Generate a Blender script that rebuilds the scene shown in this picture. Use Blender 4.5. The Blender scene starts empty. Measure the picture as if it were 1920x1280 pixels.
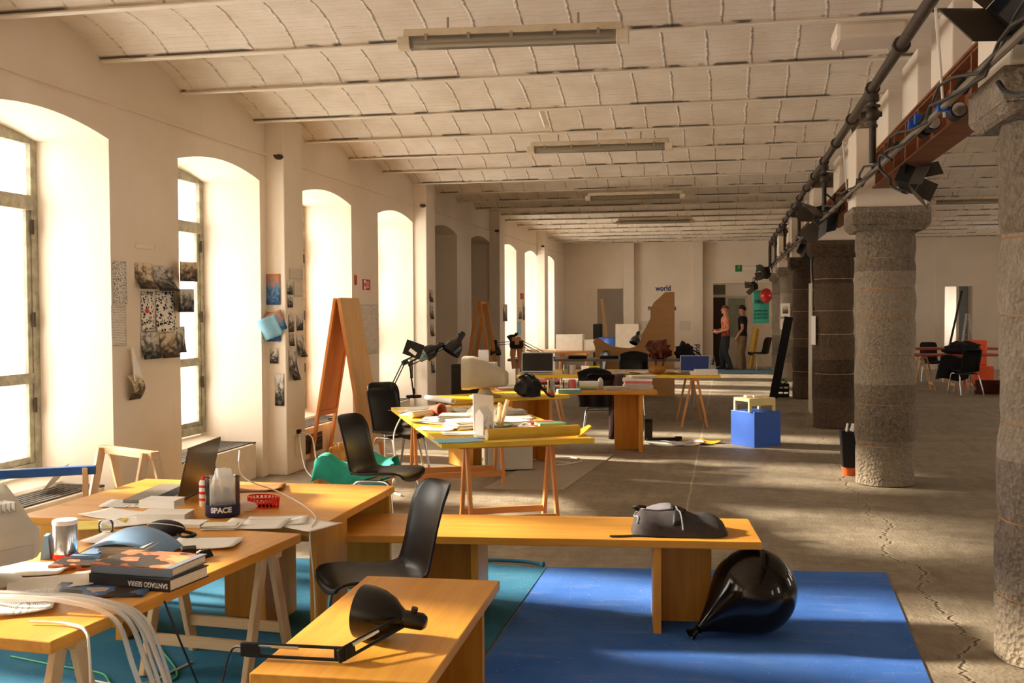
import bpy, bmesh, math, random
from mathutils import Vector, Matrix, noise
C = bpy.context.scene.collection
SC = bpy.context.scene
PI = math.pi
R = math.radians
rnd = random.Random(7)

# ------------------------------------------------------------ camera, sky, sun, exposure
cam_d = bpy.data.cameras.new('camera'); cam = bpy.data.objects.new('camera', cam_d); C.objects.link(cam)
cam_d.sensor_width = 36.0; cam_d.lens = 36.0*2000/1920; cam_d.clip_end = 200
_fw = Vector((-0.19739981, 0.97987057, -0.02978233)); _rt = Vector((0.98032289, 0.19732679, -0.00540064)); _up = Vector((-0.00058493, 0.03026238, 0.99954182))
m = Matrix((( _rt.x, _up.x, -_fw.x, 0), (_rt.y, _up.y, -_fw.y, 0), (_rt.z, _up.z, -_fw.z, 1.66), (0, 0, 0, 1)))
cam.matrix_world = m
SC.camera = cam
w = bpy.data.worlds.new('sky'); SC.world = w; w.use_nodes = True
nt = w.node_tree; nt.nodes.clear()
wo = nt.nodes.new('ShaderNodeOutputWorld'); bg = nt.nodes.new('ShaderNodeBackground')
bg.inputs['Color'].default_value = (1.0, 0.93, 0.84, 1); bg.inputs['Strength'].default_value = 7.5
nt.links.new(bg.outputs[0], wo.inputs[0])
sd = bpy.data.lights.new('sun', 'SUN'); sun = bpy.data.objects.new('sun', sd); C.objects.link(sun)
sd.energy = 21.0; sd.angle = R(4.6); sd.color = (1.0, 0.86, 0.66)
sun.rotation_euler = Vector((0.915, -0.135, -0.40)).to_track_quat('-Z', 'Y').to_euler()
sun.location = (-20, 0, 9)
SC.view_settings.view_transform = 'Standard'; SC.view_settings.look = 'None'
SC.view_settings.gamma = 1.0; SC.view_settings.use_curve_mapping = False
SC.view_settings.exposure = 0.15
SC.cycles.max_bounces = 8; SC.cycles.diffuse_bounces = 6; SC.cycles.glossy_bounces = 3; SC.cycles.transparent_max_bounces = 12; SC.cycles.sample_clamp_indirect = 6.0
SC.cycles.caustics_reflective = False; SC.cycles.caustics_refractive = False
for k in range(-3, 9):
    ad = bpy.data.lights.new('window_daylight', 'AREA'); ad.shape = 'RECTANGLE'; ad.size = 2.6; ad.size_y = 1.6
    ad.cycles.is_portal = True
    ao = bpy.data.objects.new('window_daylight', ad); C.objects.link(ao)
    ao.location = (-5.32, 6.49+2.638*k, 1.75); ao.rotation_euler = (0, -PI/2, 0)

# ------------------------------------------------------------ helpers
def s2l(c):
    return tuple((x/12.92 if x <= 0.04045 else ((x+0.055)/1.055)**2.4) for x in c)
def rgb(r, g, b): return s2l((r/255, g/255, b/255)) + (1.0,)

class NB:
    def __init__(s, name, rough=0.6, metal=0.0, spec=0.5):
        s.m = bpy.data.materials.new(name); s.m.use_nodes = True; s.t = s.m.node_tree; s.n = s.t.nodes; s.l = s.t.links
        s.b = s.n['Principled BSDF']; s.b.inputs['Roughness'].default_value = rough; s.b.inputs['Metallic'].default_value = metal
        s.b.inputs['Specular IOR Level'].default_value = spec
    def node(s, t, **kw):
        n = s.n.new(t)
        for k, v in kw.items():
            if k.startswith('i_'):
                n.inputs[k[2:].replace('_', ' ')].default_value = v
            else: setattr(n, k, v)
        return n
    def link(s, a, b): s.l.new(a, b)
    def coord(s, which='Object'): return s.node('ShaderNodeTexCoord').outputs[which]
    def mapping(s, vec, scale=(1, 1, 1), rot=(0, 0, 0), loc=(0, 0, 0)):
        n = s.node('ShaderNodeMapping'); n.inputs['Scale'].default_value = scale; n.inputs['Rotation'].default_value = rot; n.inputs['Location'].default_value = loc
        s.link(vec, n.inputs['Vector']); return n.outputs[0]
    def noise(s, vec, scale=5, detail=4, rough=0.55, dist=0.0):
        n = s.node('ShaderNodeTexNoise'); n.inputs['Scale'].default_value = scale; n.inputs['Detail'].default_value = detail
        n.inputs['Roughness'].default_value = rough; n.inputs['Distortion'].default_value = dist
        s.link(vec, n.inputs['Vector']); return n.outputs['Fac']
    def ramp(s, fac, stops, interp='LINEAR'):
        n = s.node('ShaderNodeValToRGB'); n.color_ramp.interpolation = interp; e = n.color_ramp.elements
        while len(e) < len(stops): e.new(0.5)
        for i, (p, c) in enumerate(stops):
            e[i].position = p; e[i].color = c if len(c) == 4 else tuple(c)+(1,)
        s.link(fac, n.inputs[0]); return n.outputs[0]
    def math(s, op, a, b=None, clamp=False):
        n = s.node('ShaderNodeMath', operation=op, use_clamp=clamp)
        for i, v in enumerate((a, b)):
            if v is None: continue
            if isinstance(v, (int, float)): n.inputs[i].default_value = v
            else: s.link(v, n.inputs[i])
        return n.outputs[0]
    def mix(s, fac, a, b, mode='MIX'):
        n = s.node('ShaderNodeMixRGB', blend_type=mode)
        for i, v in enumerate((fac, a, b)):
            if isinstance(v, (int, float)): n.inputs[i].default_value = v
            elif isinstance(v, tuple): n.inputs[i].default_value = v
            else: s.link(v, n.inputs[i])
        return n.outputs[0]
    def sep(s, vec):
        n = s.node('ShaderNodeSeparateXYZ'); s.link(vec, n.inputs[0]); return n.outputs
    def comb(s, x, y, z):
        n = s.node('ShaderNodeCombineXYZ')
        for i, v in enumerate((x, y, z)):
            if isinstance(v, (int, float)): n.inputs[i].default_value = v
            else: s.link(v, n.inputs[i])
        return n.outputs[0]
    def bump(s, h, strength=0.3, dist=0.01):
        n = s.node('ShaderNodeBump'); n.inputs['Strength'].default_value = strength; n.inputs['Distance'].default_value = dist
        s.link(h, n.inputs['Height']); s.link(n.outputs[0], s.b.inputs['Normal'])
    def color(s, c):
        if isinstance(c, tuple): s.b.inputs['Base Color'].default_value = c
        else: s.link(c, s.b.inputs['Base Color'])

def plain(name, col, rough=0.6, metal=0.0, var=0.10, scale=8, spec=0.5, bump=0.0):
    a = NB(name, rough, metal, spec)
    f = a.noise(a.coord(), scale, 3)
    d = tuple(max(0, x*(1-var)) for x in col[:3])+(1,); e = tuple(min(1, x*(1+var)) for x in col[:3])+(1,)
    a.color(a.ramp(f, [(0.3, d), (0.7, e)]))
    if bump: a.bump(a.noise(a.coord(), scale*6, 3), bump, 0.005)
    return a.m

def wood(name, c1, c2, axis='x', rough=0.5, sc=1.0, knots=True, plank=0.0):
    a = NB(name, rough)
    co = a.coord()
    st = {'x': (1.0*sc, 14*sc, 14*sc), 'y': (14*sc, 1.0*sc, 14*sc), 'z': (14*sc, 14*sc, 1.0*sc)}[axis]
    f = a.noise(a.mapping(co, st), 1.6, 5, 0.6, 0.6)
    g = a.noise(a.mapping(co, tuple(x*0.25 for x in st)), 2.0, 2)
    col = a.ramp(f, [(0.28, c1), (0.72, c2)])
    col = a.mix(0.35, col, a.ramp(g, [(0.35, c1), (0.65, c2)]), 'MIX')
    if knots:
        v = a.node('ShaderNodeTexVoronoi'); v.inputs['Scale'].default_value = 5.0*sc; a.link(a.mapping(co, tuple(max(0.35, x*0.09/sc) for x in st)), v.inputs['Vector'])
        k = a.ramp(v.outputs['Distance'], [(0.03, (1, 1, 1)), (0.07, (0, 0, 0))])
        col = a.mix(a.math('MULTIPLY', k, 0.75), col, tuple(x*0.28 for x in c1[:3])+(1,))
    if plank:
        o = a.sep(co); ax = {'x': 1, 'y': 0, 'z': 0}[axis]
        q = a.math('PINGPONG', o[ax], plank/2)
        col = a.mix(a.math('LESS_THAN', q, 0.0016), col, tuple(x*0.45 for x in c1[:3])+(1,))
    a.color(col); a.bump(f, 0.08, 0.003)
    return a.m

class MB:
    """collects shapes, then links them as one mesh object"""
    def __init__(s): s.v = []; s.f = []; s.mi = []; s.cur = 0; s.st = []
    def add(s, vs, fs, M=None):
        o = len(s.v); s.st.append((o, len(s.f)))
        for p in vs:
            p = Vector(p); s.v.append(M @ p if M else p)
        for q in fs: s.f.append(tuple(i+o for i in q)); s.mi.append(s.cur)
        return s
    def box(s, x0, x1, y0, y1, z0, z1, M=None):
        vs = [(x0, y0, z0), (x1, y0, z0), (x1, y1, z0), (x0, y1, z0), (x0, y0, z1), (x1, y0, z1), (x1, y1, z1), (x0, y1, z1)]
        return s.add(vs, [(3, 2, 1, 0), (4, 5, 6, 7), (0, 1, 5, 4), (1, 2, 6, 5), (2, 3, 7, 6), (3, 0, 4, 7)], M)
    def bar(s, p, q, w, h=None, up=(0, 0, 1)):
        p, q = Vector(p), Vector(q); h = h or w; d = (q-p).normalized(); u = Vector(up)
        if abs(d.dot(u)) > 0.99: u = Vector((0, 1, 0))
        a = d.cross(u).normalized()*w/2; b = a.cross(d).normalized()*h/2
        vs = [p-a-b, p+a-b, p+a+b, p-a+b, q-a-b, q+a-b, q+a+b, q-a+b]
        return s.add(vs, [(3, 2, 1, 0), (4, 5, 6, 7), (0, 1, 5, 4), (1, 2, 6, 5), (2, 3, 7, 6), (3, 0, 4, 7)])
    def tube(s, pts, r, n=8, r2=None, caps=True):
        pts = [Vector(p) for p in pts]; o = len(s.v); k = len(pts); s.st.append((o, len(s.f)))
        rs = r if isinstance(r, (list, tuple)) else [r]*k
        t0 = (pts[1]-pts[0]).normalized(); u = t0.orthogonal().normalized()
        for i, p in enumerate(pts):
            t = (pts[min(i+1, k-1)]-pts[max(i-1, 0)])
            t = t.normalized() if t.length > 1e-9 else t0
            u = (u-t*u.dot(t)); u = u.normalized() if u.length > 1e-6 else t.orthogonal().normalized()
            b = t.cross(u)
            for j in range(n):
                a = 2*PI*j/n; s.v.append(p+(u*math.cos(a)+b*math.sin(a))*rs[i])
        for i in range(k-1):
            for j in range(n):
                s.f.append((o+i*n+j, o+i*n+(j+1) % n, o+(i+1)*n+(j+1) % n, o+(i+1)*n+j)); s.mi.append(s.cur)
        if caps:
            s.f.append(tuple(o+j for j in range(n-1, -1, -1))); s.mi.append(s.cur)
            s.f.append(tuple(o+(k-1)*n+j for j in range(n))); s.mi.append(s.cur)
        return s
    def cyl(s, p, q, r, n=16): return s.tube([p, q], r, n)
    def lathe(s, prof, n=24, M=None, a0=0.0, a1=2*PI):
        o = len(s.v); s.st.append((o, len(s.f))); full = abs(a1-a0-2*PI) < 1e-6; nn = n if full else n+1
        for (r, z) in prof:
            for j in range(nn):
                a = a0+(a1-a0)*j/n; p = Vector((r*math.cos(a), r*math.sin(a), z)); s.v.append(M @ p if M else p)
        for i in range(len(prof)-1):
            for j in range(n):
                j2 = (j+1) % nn
                s.f.append((o+i*nn+j, o+i*nn+j2, o+(i+1)*nn+j2, o+(i+1)*nn+j)); s.mi.append(s.cur)
        if full:
            if prof[0][0] > 1e-5: s.f.append(tuple(o+j for j in range(n-1, -1, -1))); s.mi.append(s.cur)
            if prof[-1][0] > 1e-5: s.f.append(tuple(o+(len(prof)-1)*nn+j for j in range(n))); s.mi.append(s.cur)
        return s
    def prism(s, poly, z0, z1, M=None):
        n = len(poly); vs = [(x, y, z0) for x, y in poly]+[(x, y, z1) for x, y in poly]
        fs = [tuple(range(n-1, -1, -1)), tuple(range(n, 2*n))]+[(i, (i+1) % n, n+(i+1) % n, n+i) for i in range(n)]
        return s.add(vs, fs, M)
    def grid(s, fn, nu, nv, M=None):
        vs = [fn(i/nu, j/nv) for i in range(nu+1) for j in range(nv+1)]
        fs = [(i*(nv+1)+j, (i+1)*(nv+1)+j, (i+1)*(nv+1)+j+1, i*(nv+1)+j+1) for i in range(nu) for j in range(nv)]
        return s.add(vs, fs, M)
    def ball(s, c, r, n=16, k=10, sc=(1, 1, 1), M=None):
        pr = [(max(1e-6, math.sin(PI*i/k)), -math.cos(PI*i/k)) for i in range(k+1)]
        MM = Matrix.Translation(Vector(c)) @ Matrix.Diagonal((r*sc[0], r*sc[1], r*sc[2], 1))
        return s.lathe(pr, n, (M @ MM) if M else MM)
    def each(s, name, mat, parent=None, per=1, **kw):
        """links every PER shapes as an object of their own"""
        st = s.st+[(len(s.v), len(s.f))]; out = []
        for i in range(0, len(s.st), per):
            (v0, f0), (v1, f1) = st[i], st[min(i+per, len(s.st))]
            b = MB(); b.v = s.v[v0:v1]; b.f = [tuple(q-v0 for q in f) for f in s.f[f0:f1]]; b.mi = s.mi[f0:f1]
            out.append(b.build(name, mat, parent, **kw))
        return out
    def build(s, name, mat, parent=None, smooth=False, bevel=0.0, solid=0.0, sub=0, weld=False):
        me = bpy.data.meshes.new(name); me.from_pydata([tuple(p) for p in s.v], [], s.f)
        mats = mat if isinstance(mat, (list, tuple)) else [mat]
        for x in mats: me.materials.append(x)
        for p, i in zip(me.polygons, s.mi): p.material_index = i
        bm = bmesh.new(); bm.from_mesh(me)
        if weld or sub: bmesh.ops.remove_doubles(bm, verts=bm.verts, dist=1e-5)
        bmesh.ops.recalc_face_normals(bm, faces=bm.faces); bm.to_mesh(me); bm.free()
        if smooth:
            me.polygons.foreach_set('use_smooth', [True]*len(me.polygons))
            try: me.set_sharp_from_angle(angle=R(smooth if smooth > 1 else 40))
            except Exception: pass
        me.update()
        o = bpy.data.objects.new(name, me); C.objects.link(o)
        if parent: o.parent = parent
        if solid: d = o.modifiers.new('thick', 'SOLIDIFY'); d.thickness = solid; d.offset = 0
        if sub: d = o.modifiers.new('sub', 'SUBSURF'); d.levels = sub; d.render_levels = sub
        if bevel:
            d = o.modifiers.new('bev', 'BEVEL'); d.width = bevel; d.segments = 2; d.limit_method = 'ANGLE'; d.angle_limit = R(50)
        return o

def tag(o, label, cat, group=None, kind=None):
    o['label'] = label; o['category'] = cat
    if group: o['group'] = group
    if kind: o['kind'] = kind
    return o
def thing(name, label, cat, loc=(0, 0, 0), rz=0.0, group=None, rot=None):
    o = bpy.data.objects.new(name, None); C.objects.link(o); o.empty_display_size = 0.1
    o.location = loc; o.rotation_euler = rot if rot else (0, 0, rz)
    return tag(o, label, cat, group)
def place(o, loc, rz=0.0, rot=None):
    o.location = loc; o.rotation_euler = rot if rot else (0, 0, rz); return o
def dup(root, loc, rz, label, group=None, rot=None):
    kids = {}
    for o in bpy.data.objects:
        if o.parent: kids.setdefault(o.parent.name, []).append(o)
    def cp(o, par):
        c = o.copy(); C.objects.link(c); c.parent = par
        for ch in kids.get(o.name, []): cp(ch, c)
        return c
    r = cp(root, None); r.location = loc; r.rotation_euler = rot if rot else (0, 0, rz); r['label'] = label
    if group: r['group'] = group
    return r
def struct(o): o['kind'] = 'structure'; return o
def spline(pts, n=8):
    """smooth curve through points"""
    P = [Vector(p) for p in pts]; out = []
    for i in range(len(P)-1):
        a = P[max(i-1, 0)]; b = P[i]; c = P[i+1]; d = P[min(i+2, len(P)-1)]
        for k in range(n):
            t = k/n; out.append(0.5*((2*b)+(c-a)*t+(2*a-5*b+4*c-d)*t*t+(3*b-a-3*c+d)*t*t*t))
    out.append(P[-1]); return out
def RZ(a): return Matrix.Rotation(a, 4, 'Z')
def RX(a): return Matrix.Rotation(a, 4, 'X')
def RY(a): return Matrix.Rotation(a, 4, 'Y')
def TR(*p): return Matrix.Translation(Vector(p))
def text_mesh(name, s, size, mat, parent=None, sx=1.0, extrude=0.002, align='CENTER', bold=0.0):
    cu = bpy.data.curves.new(name, 'FONT'); cu.body = s; cu.size = size; cu.extrude = extrude; cu.align_x = align; cu.align_y = 'CENTER'; cu.offset = bold
    t = bpy.data.objects.new(name, cu); C.objects.link(t)
    bpy.context.view_layer.update()
    me = bpy.data.meshes.new_from_object(t.evaluated_get(bpy.context.evaluated_depsgraph_get()))
    bpy.data.objects.remove(t); bpy.data.curves.remove(cu)
    for v in me.vertices: v.co.x *= sx
    me.materials.clear(); me.materials.append(mat)
    o = bpy.data.objects.new(name, me); C.objects.link(o)
    if parent: o.parent = parent
    return o

# ------------------------------------------------------------ materials of the room
def mat_plaster():
    a = NB('plaster_white', 0.85, spec=0.2); co = a.coord()
    f = a.noise(co, 0.9, 5, 0.6); g = a.noise(co, 14, 4)
    col = a.ramp(f, [(0.3, rgb(226, 212, 194)), (0.7, rgb(238, 226, 210))])
    st = a.noise(a.mapping(co, (3, 3, 0.35)), 2.2, 4, 0.7)
    col = a.mix(a.math('MULTIPLY', a.ramp(st, [(0.62, (0, 0, 0)), (0.8, (1, 1, 1))]), 0.28), col, rgb(190, 172, 150))
    a.color(col); a.bump(a.math('ADD', a.math('MULTIPLY', f, 2.0), g), 0.16, 0.012); return a.m
def mat_ceiling():
    a = NB('ceiling_tiles_painted', 0.8, spec=0.25); co = a.coord('UV'); o = a.sep(co); ob = a.coord()
    wob = a.noise(ob, 2.6, 3); wob2 = a.noise(ob, 9, 3)
    u = a.math('ADD', o[0], a.math('MULTIPLY', wob, 0.05)); u = a.math('ADD', u, a.math('MULTIPLY', wob2, 0.025))
    # joints across the vault every 0.33 m
    q = a.math('PINGPONG', u, 0.165)
    line = a.ramp(q, [(0.0, (1, 1, 1)), (0.005, (0.8, 0.8, 0.8)), (0.013, (0, 0, 0))])
    # fine ribs along the tiles
    v = a.math('ADD', o[1], a.math('MULTIPLY', wob2, 0.012))
    rib = a.math('PINGPONG', v, 0.026); ribl = a.ramp(rib, [(0.0, (1, 1, 1)), (0.006, (0, 0, 0))])
    row = a.math('PINGPONG', v, 0.1075); rowl = a.ramp(row, [(0.0, (1, 1, 1)), (0.008, (0, 0, 0))])
    n1 = a.noise(a.mapping(ob, (5, 30, 30)), 1.3, 4, 0.7); n2 = a.noise(ob, 30, 4, 0.7); n3 = a.noise(ob, 3.1, 4)
    rough_l = a.math('MULTIPLY', rowl, a.ramp(n1, [(0.5, (0, 0, 0)), (0.62, (1, 1, 1))]))
    crack = a.math('MULTIPLY', line, a.ramp(n2, [(0.48, (0, 0, 0)), (0.58, (1, 1, 1))]))
    # gap along each beam (third uv channel packed: v near 0 or near the end)
    edge = a.node('ShaderNodeAttribute', attribute_name='edge').outputs['Fac']
    eg = a.ramp(edge, [(0.0138, (1, 1, 1)), (0.0165, (0, 0, 0))])
    en = a.noise(a.mapping(ob, (2.2, 3, 3)), 1.0, 3, 0.6)
    egl = a.math('MULTIPLY', eg, a.ramp(en, [(0.47, (0, 0, 0)), (0.51, (1, 1, 1))]))
    pits = a.ramp(a.noise(a.mapping(ob, (14, 40, 40)), 1.0, 3, 0.7), [(0.68, (0, 0, 0)), (0.74, (1, 1, 1))])
    col = a.ramp(n3, [(0.3, rgb(226, 212, 194)), (0.7, rgb(241, 232, 218))])
    col = a.mix(a.math('MULTIPLY', crack, 0.6), col, rgb(120, 104, 90))
    col = a.mix(a.math('MULTIPLY', pits, 0.4), col, rgb(130, 112, 98))
    col = a.mix(a.math('MULTIPLY', egl, 0.8), col, rgb(58, 50, 44))
    a.color(col)
    h = a.math('SUBTRACT', a.math('MULTIPLY', n2, 0.5), a.math('MULTIPLY', line, 0.9))
    h = a.math('SUBTRACT', h, a.math('MULTIPLY', rough_l, 0.6)); h = a.math('SUBTRACT', h, a.math('MULTIPLY', ribl, 0.22))
    a.bump(h, 0.75, 0.012); return a.m
def mat_floor():
    a = NB('concrete_floor_worn', 0.62, spec=0.3); co = a.coord(); o = a.sep(co)
    f = a.noise(a.mapping(co, (0.75, 1.3, 1)), 1.1, 6, 0.62, 0.3); g = a.noise(co, 9, 5, 0.7); h = a.noise(a.mapping(co, (4, 0.6, 1)), 1.8, 4)
    col = a.ramp(f, [(0.26, rgb(102, 92, 78)), (0.5, rgb(150, 138, 120)), (0.74, rgb(190, 178, 158))])
    col = a.mix(0.4, col, a.ramp(g, [(0.3, rgb(98, 86, 70)), (0.7, rgb(180, 167, 146))]))
    col = a.mix(a.math('MULTIPLY', a.ramp(h, [(0.5, (0, 0, 0)), (0.72, (1, 1, 1))]), 0.3), col, rgb(96, 76, 56))
    chips = a.ramp(a.noise(a.mapping(co, (1, 1, 1)), 3.3, 6, 0.75), [(0.66, (0, 0, 0)), (0.7, (1, 1, 1))])
    col = a.mix(a.math('MULTIPLY', chips, 0.5), col, rgb(205, 186, 158))
    # long wandering crack beside the columns
    n1 = a.noise(a.comb(0.0, o[1], 0.0), 1.1, 6, 0.65)
    cx = a.math('ADD', 0.72, a.math('MULTIPLY', n1, 0.85))
    d = a.math('ABSOLUTE', a.math('SUBTRACT', o[0], cx))
    ck = a.ramp(d, [(0.004, (1, 1, 1)), (0.010, (0, 0, 0))]); hal = a.ramp(d, [(0.008, (1, 1, 1)), (0.03, (0, 0, 0))])
    # straight joints of the slabs
    d2 = a.math('ABSOLUTE', a.math('SUBTRACT', o[0], a.math('ADD', -0.34, a.math('MULTIPLY', a.noise(a.comb(0.0, o[1], 3.0), 2.0, 3), 0.03))))
    j2 = a.ramp(d2, [(0.004, (1, 1, 1)), (0.012, (0, 0, 0))])
    d3 = a.math('PINGPONG', a.math('ADD', o[1], 1.12), 2.45); j3 = a.ramp(d3, [(0.004, (1, 1, 1)), (0.012, (0, 0, 0))])
    col = a.mix(a.math('MULTIPLY', hal, 0.4), col, rgb(206, 190, 164)); col = a.mix(a.math('MULTIPLY', ck, 0.85), col, rgb(48, 38, 30))
    col = a.mix(a.math('MULTIPLY', j2, 0.55), col, rgb(214, 196, 168)); col = a.mix(a.math('MULTIPLY', j3, 0.35), col, rgb(80, 64, 50))
    # fine dimples of the stamped screed
    v = a.node('ShaderNodeTexVoronoi'); v.inputs['Scale'].default_value = 48; a.link(co, v.inputs['Vector'])
    a.color(col)
    bh = a.math('ADD', a.math('MULTIPLY', f, 1.2), a.math('MULTIPLY', g, 0.5)); bh = a.math('ADD', bh, a.math('MULTIPLY', v.outputs['Distance'], 0.5)); bh = a.math('SUBTRACT', bh, a.math('MULTIPLY', ck, 1.5))
    a.bump(bh, 0.4, 0.012)
    a.link(a.ramp(f, [(0.3, (0.45, 0.45, 0.45)), (0.7, (0.75, 0.75, 0.75))]), a.b.inputs['Roughness']); return a.m
def mat_stone(name, c1, c2, c3):
    a = NB(name, 0.9, spec=0.2); co = a.coord(); o = a.sep(co)
    f = a.noise(co, 2.2, 5, 0.6); g = a.noise(co, 26, 5, 0.7); k = a.noise(co, 9, 4)
    col = a.ramp(f, [(0.3, c1), (0.52, c2), (0.74, c3)])
    col = a.mix(0.5, col, a.ramp(g, [(0.32, tuple(x*0.5 for x in c1[:3])+(1,)), (0.68, c3)]), 'MIX')
    drum = a.node('ShaderNodeTexWhiteNoise', noise_dimensions='1D'); a.link(a.math('FLOOR', a.math('ADD', a.math('MULTIPLY', o[2], 1.9), 0.2)), drum.inputs['W'])
    col = a.mix(0.35, col, a.ramp(drum.outputs['Value'], [(0.2, c1), (0.8, c3)]))
    a.color(col); v = a.node('ShaderNodeTexVoronoi'); v.inputs['Scale'].default_value = 42; a.link(co, v.inputs['Vector']); a.bump(a.math('ADD', a.math('ADD', a.math('MULTIPLY', k, 0.8), g), a.math('MULTIPLY', v.outputs['Distance'], 0.9)), 1.0, 0.02); return a.m

M_PLASTER = mat_plaster(); M_CEIL = mat_ceiling(); M_FLOOR = mat_floor()
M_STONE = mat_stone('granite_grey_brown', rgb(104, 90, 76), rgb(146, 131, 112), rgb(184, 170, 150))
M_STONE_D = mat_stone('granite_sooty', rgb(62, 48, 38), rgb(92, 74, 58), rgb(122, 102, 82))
M_MORTAR = plain('mortar_ochre', rgb(160, 116, 70), 0.9, var=0.55, scale=5, bump=0.4)
M_MORTAR_P = plain('mortar_pale', rgb(186, 168, 140), 0.9, var=0.2, scale=20, bump=0.4)
M_WINFRAME = plain('window_frame_olive_grey', rgb(150, 144, 122), 0.7, var=0.3, scale=14)
M_BEAMW = plain('beam_white_paint', rgb(236, 226, 210), 0.6, var=0.05, bump=0.1)
M_SOOT = plain('soot', rgb(60, 46, 36), 0.95, var=0.3)
def mat_glass(name, haze=0.12, tint=(1, 1, 1, 1), rough=0.02):
    a = NB(name); a.n.remove(a.b); out = a.n['Material Output']
    t = a.node('ShaderNodeBsdfTransparent'); t.inputs[0].default_value = tint
    d = a.node('ShaderNodeBsdfTranslucent'); d.inputs[0].default_value = (0.9, 0.9, 0.88, 1)
    g = a.node('ShaderNodeBsdfGlossy'); g.inputs['Roughness'].default_value = rough
    m1 = a.node('ShaderNodeMixShader'); m1.inputs[0].default_value = haze; a.link(t.outputs[0], m1.inputs[1]); a.link(d.outputs[0], m1.inputs[2])
    fr = a.node('ShaderNodeFresnel'); fr.inputs[0].default_value = 1.35
    m2 = a.node('ShaderNodeMixShader'); a.link(fr.outputs[0], m2.inputs[0]); a.link(m1.outputs[0], m2.inputs[1]); a.link(g.outputs[0], m2.inputs[2])
    a.link(m2.outputs[0], out.inputs[0]); return a.m
M_PANE = mat_glass('window_glass_dusty', 0.22)

# ------------------------------------------------------------ the room
XL, XR, YB, YF, ZC = -4.552, 9.0, -4.5, 30.3, 3.52
XO = -5.19
struct(MB().box(-5.6, XR+0.3, YB-0.3, 36, -0.2, 0).build('floor', M_FLOOR))

def left_wall():
    b = MB(); wd = 1.61; zs = 2.955; zt = 3.75
    prev = YB
    def quadf(pts): b.add(pts, [tuple(range(len(pts)))])
    zk = 0.44
    for k in range(-4, 9):
        y1 = 7.297+2.638*k; y0 = y1-wd
        quadf([(XL, prev, 0), (XL, y0, 0), (XL, y0, zt), (XL, prev, zt)])
        n = 12; A = []
        for i in range(n+1):
            t = i/n; A.append((y0+wd*t, zs+0.095*math.sin(PI*t)**0.9 if 0 < t < 1 else zs))
        for i in range(n):
            (ya, za), (yb, zb) = A[i], A[i+1]
            quadf([(XL, ya, za), (XL, yb, zb), (XL, yb, zt), (XL, ya, zt)])      # face over the arch
            quadf([(XL, ya, za), (XO-0.25, ya, za), (XO-0.25, yb, zb), (XL, yb, zb)])
        quadf([(XL, y0, 0), (XO-0.25, y0, 0), (XO-0.25, y0, zs), (XL, y0, zs)])
        quadf([(XL, y1, 0), (XL, y1, zs), (XO-0.25, y1, zs), (XO-0.25, y1, 0)])
        # apron wall under the window with a sloping sill
        b.box(XO-0.12, XO+0.16, y0, y1, 0, zk-0.09)
        b.add([(XO-0.12, y0, zk-0.04), (XO+0.2, y0, zk-0.10), (XO+0.2, y1, zk-0.10), (XO-0.12, y1, zk-0.04),
               (XO-0.12, y0, zk+0.01), (XO+0.2, y0, zk-0.07), (XO+0.2, y1, zk-0.07), (XO-0.12, y1, zk+0.01)],
              [(3, 2, 1, 0), (4, 5, 6, 7), (0, 1, 5, 4), (1, 2, 6, 5), (2, 3, 7, 6), (3, 0, 4, 7)])
        prev = y1
    quadf([(XL, prev, 0), (XL, YF+0.4, 0), (XL, YF+0.4, zt), (XL, prev, zt)])
    # outer skin so that no light leaks
    prev = YB
    for k in range(-4, 9):
        y1 = 7.297+2.638*k; y0 = y1-wd
        b.box(XO-0.29, XO-0.25, prev, y0, -0.2, zt); prev = y1
        b.box(XO-0.29, XO-0.25, y0, y1, 3.05, zt)
    b.box(XO-0.29, XO-0.25, prev, YF+0.4, -0.2, zt)
    b.box(XO-0.29, XL, YF+0.36, YF+0.4, -0.2, zt)
    return struct(b.build('wall_left', M_PLASTER))
left_wall()

# piers of the window wall, one object each
for i, y in enumerate((-0.1, 5.0+0.0, 10.07, 15.24, 20.42, 25.7)):
    if i == 1: continue
    o = struct(MB().box(XL-0.02, -4.35, y, y+0.48, 0, 3.6).build('wall_pier', M_PLASTER, bevel=0.01))
    s = MB(); s.ball((-4.40, y+0.02, 3.20), 0.05, 10, 6, (1.0, 1.9, 0.55)); s.cyl((-4.40, y-0.12, 3.20), (-4.36, y+0.3, 3.19), 0.012, 6)
    s.build('anchor_stub', M_SOOT, o)
# thin ledge along the wall
for a_, b_ in ((YB, 10.07), (10.55, 15.24), (15.72, 20.42), (20.9, 25.7), (26.18, YF)):
    struct(MB().box(XL, XL+0.022, a_+0.001, b_-0.001, 3.215, 3.235).build('trim_1', M_PLASTER))

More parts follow.
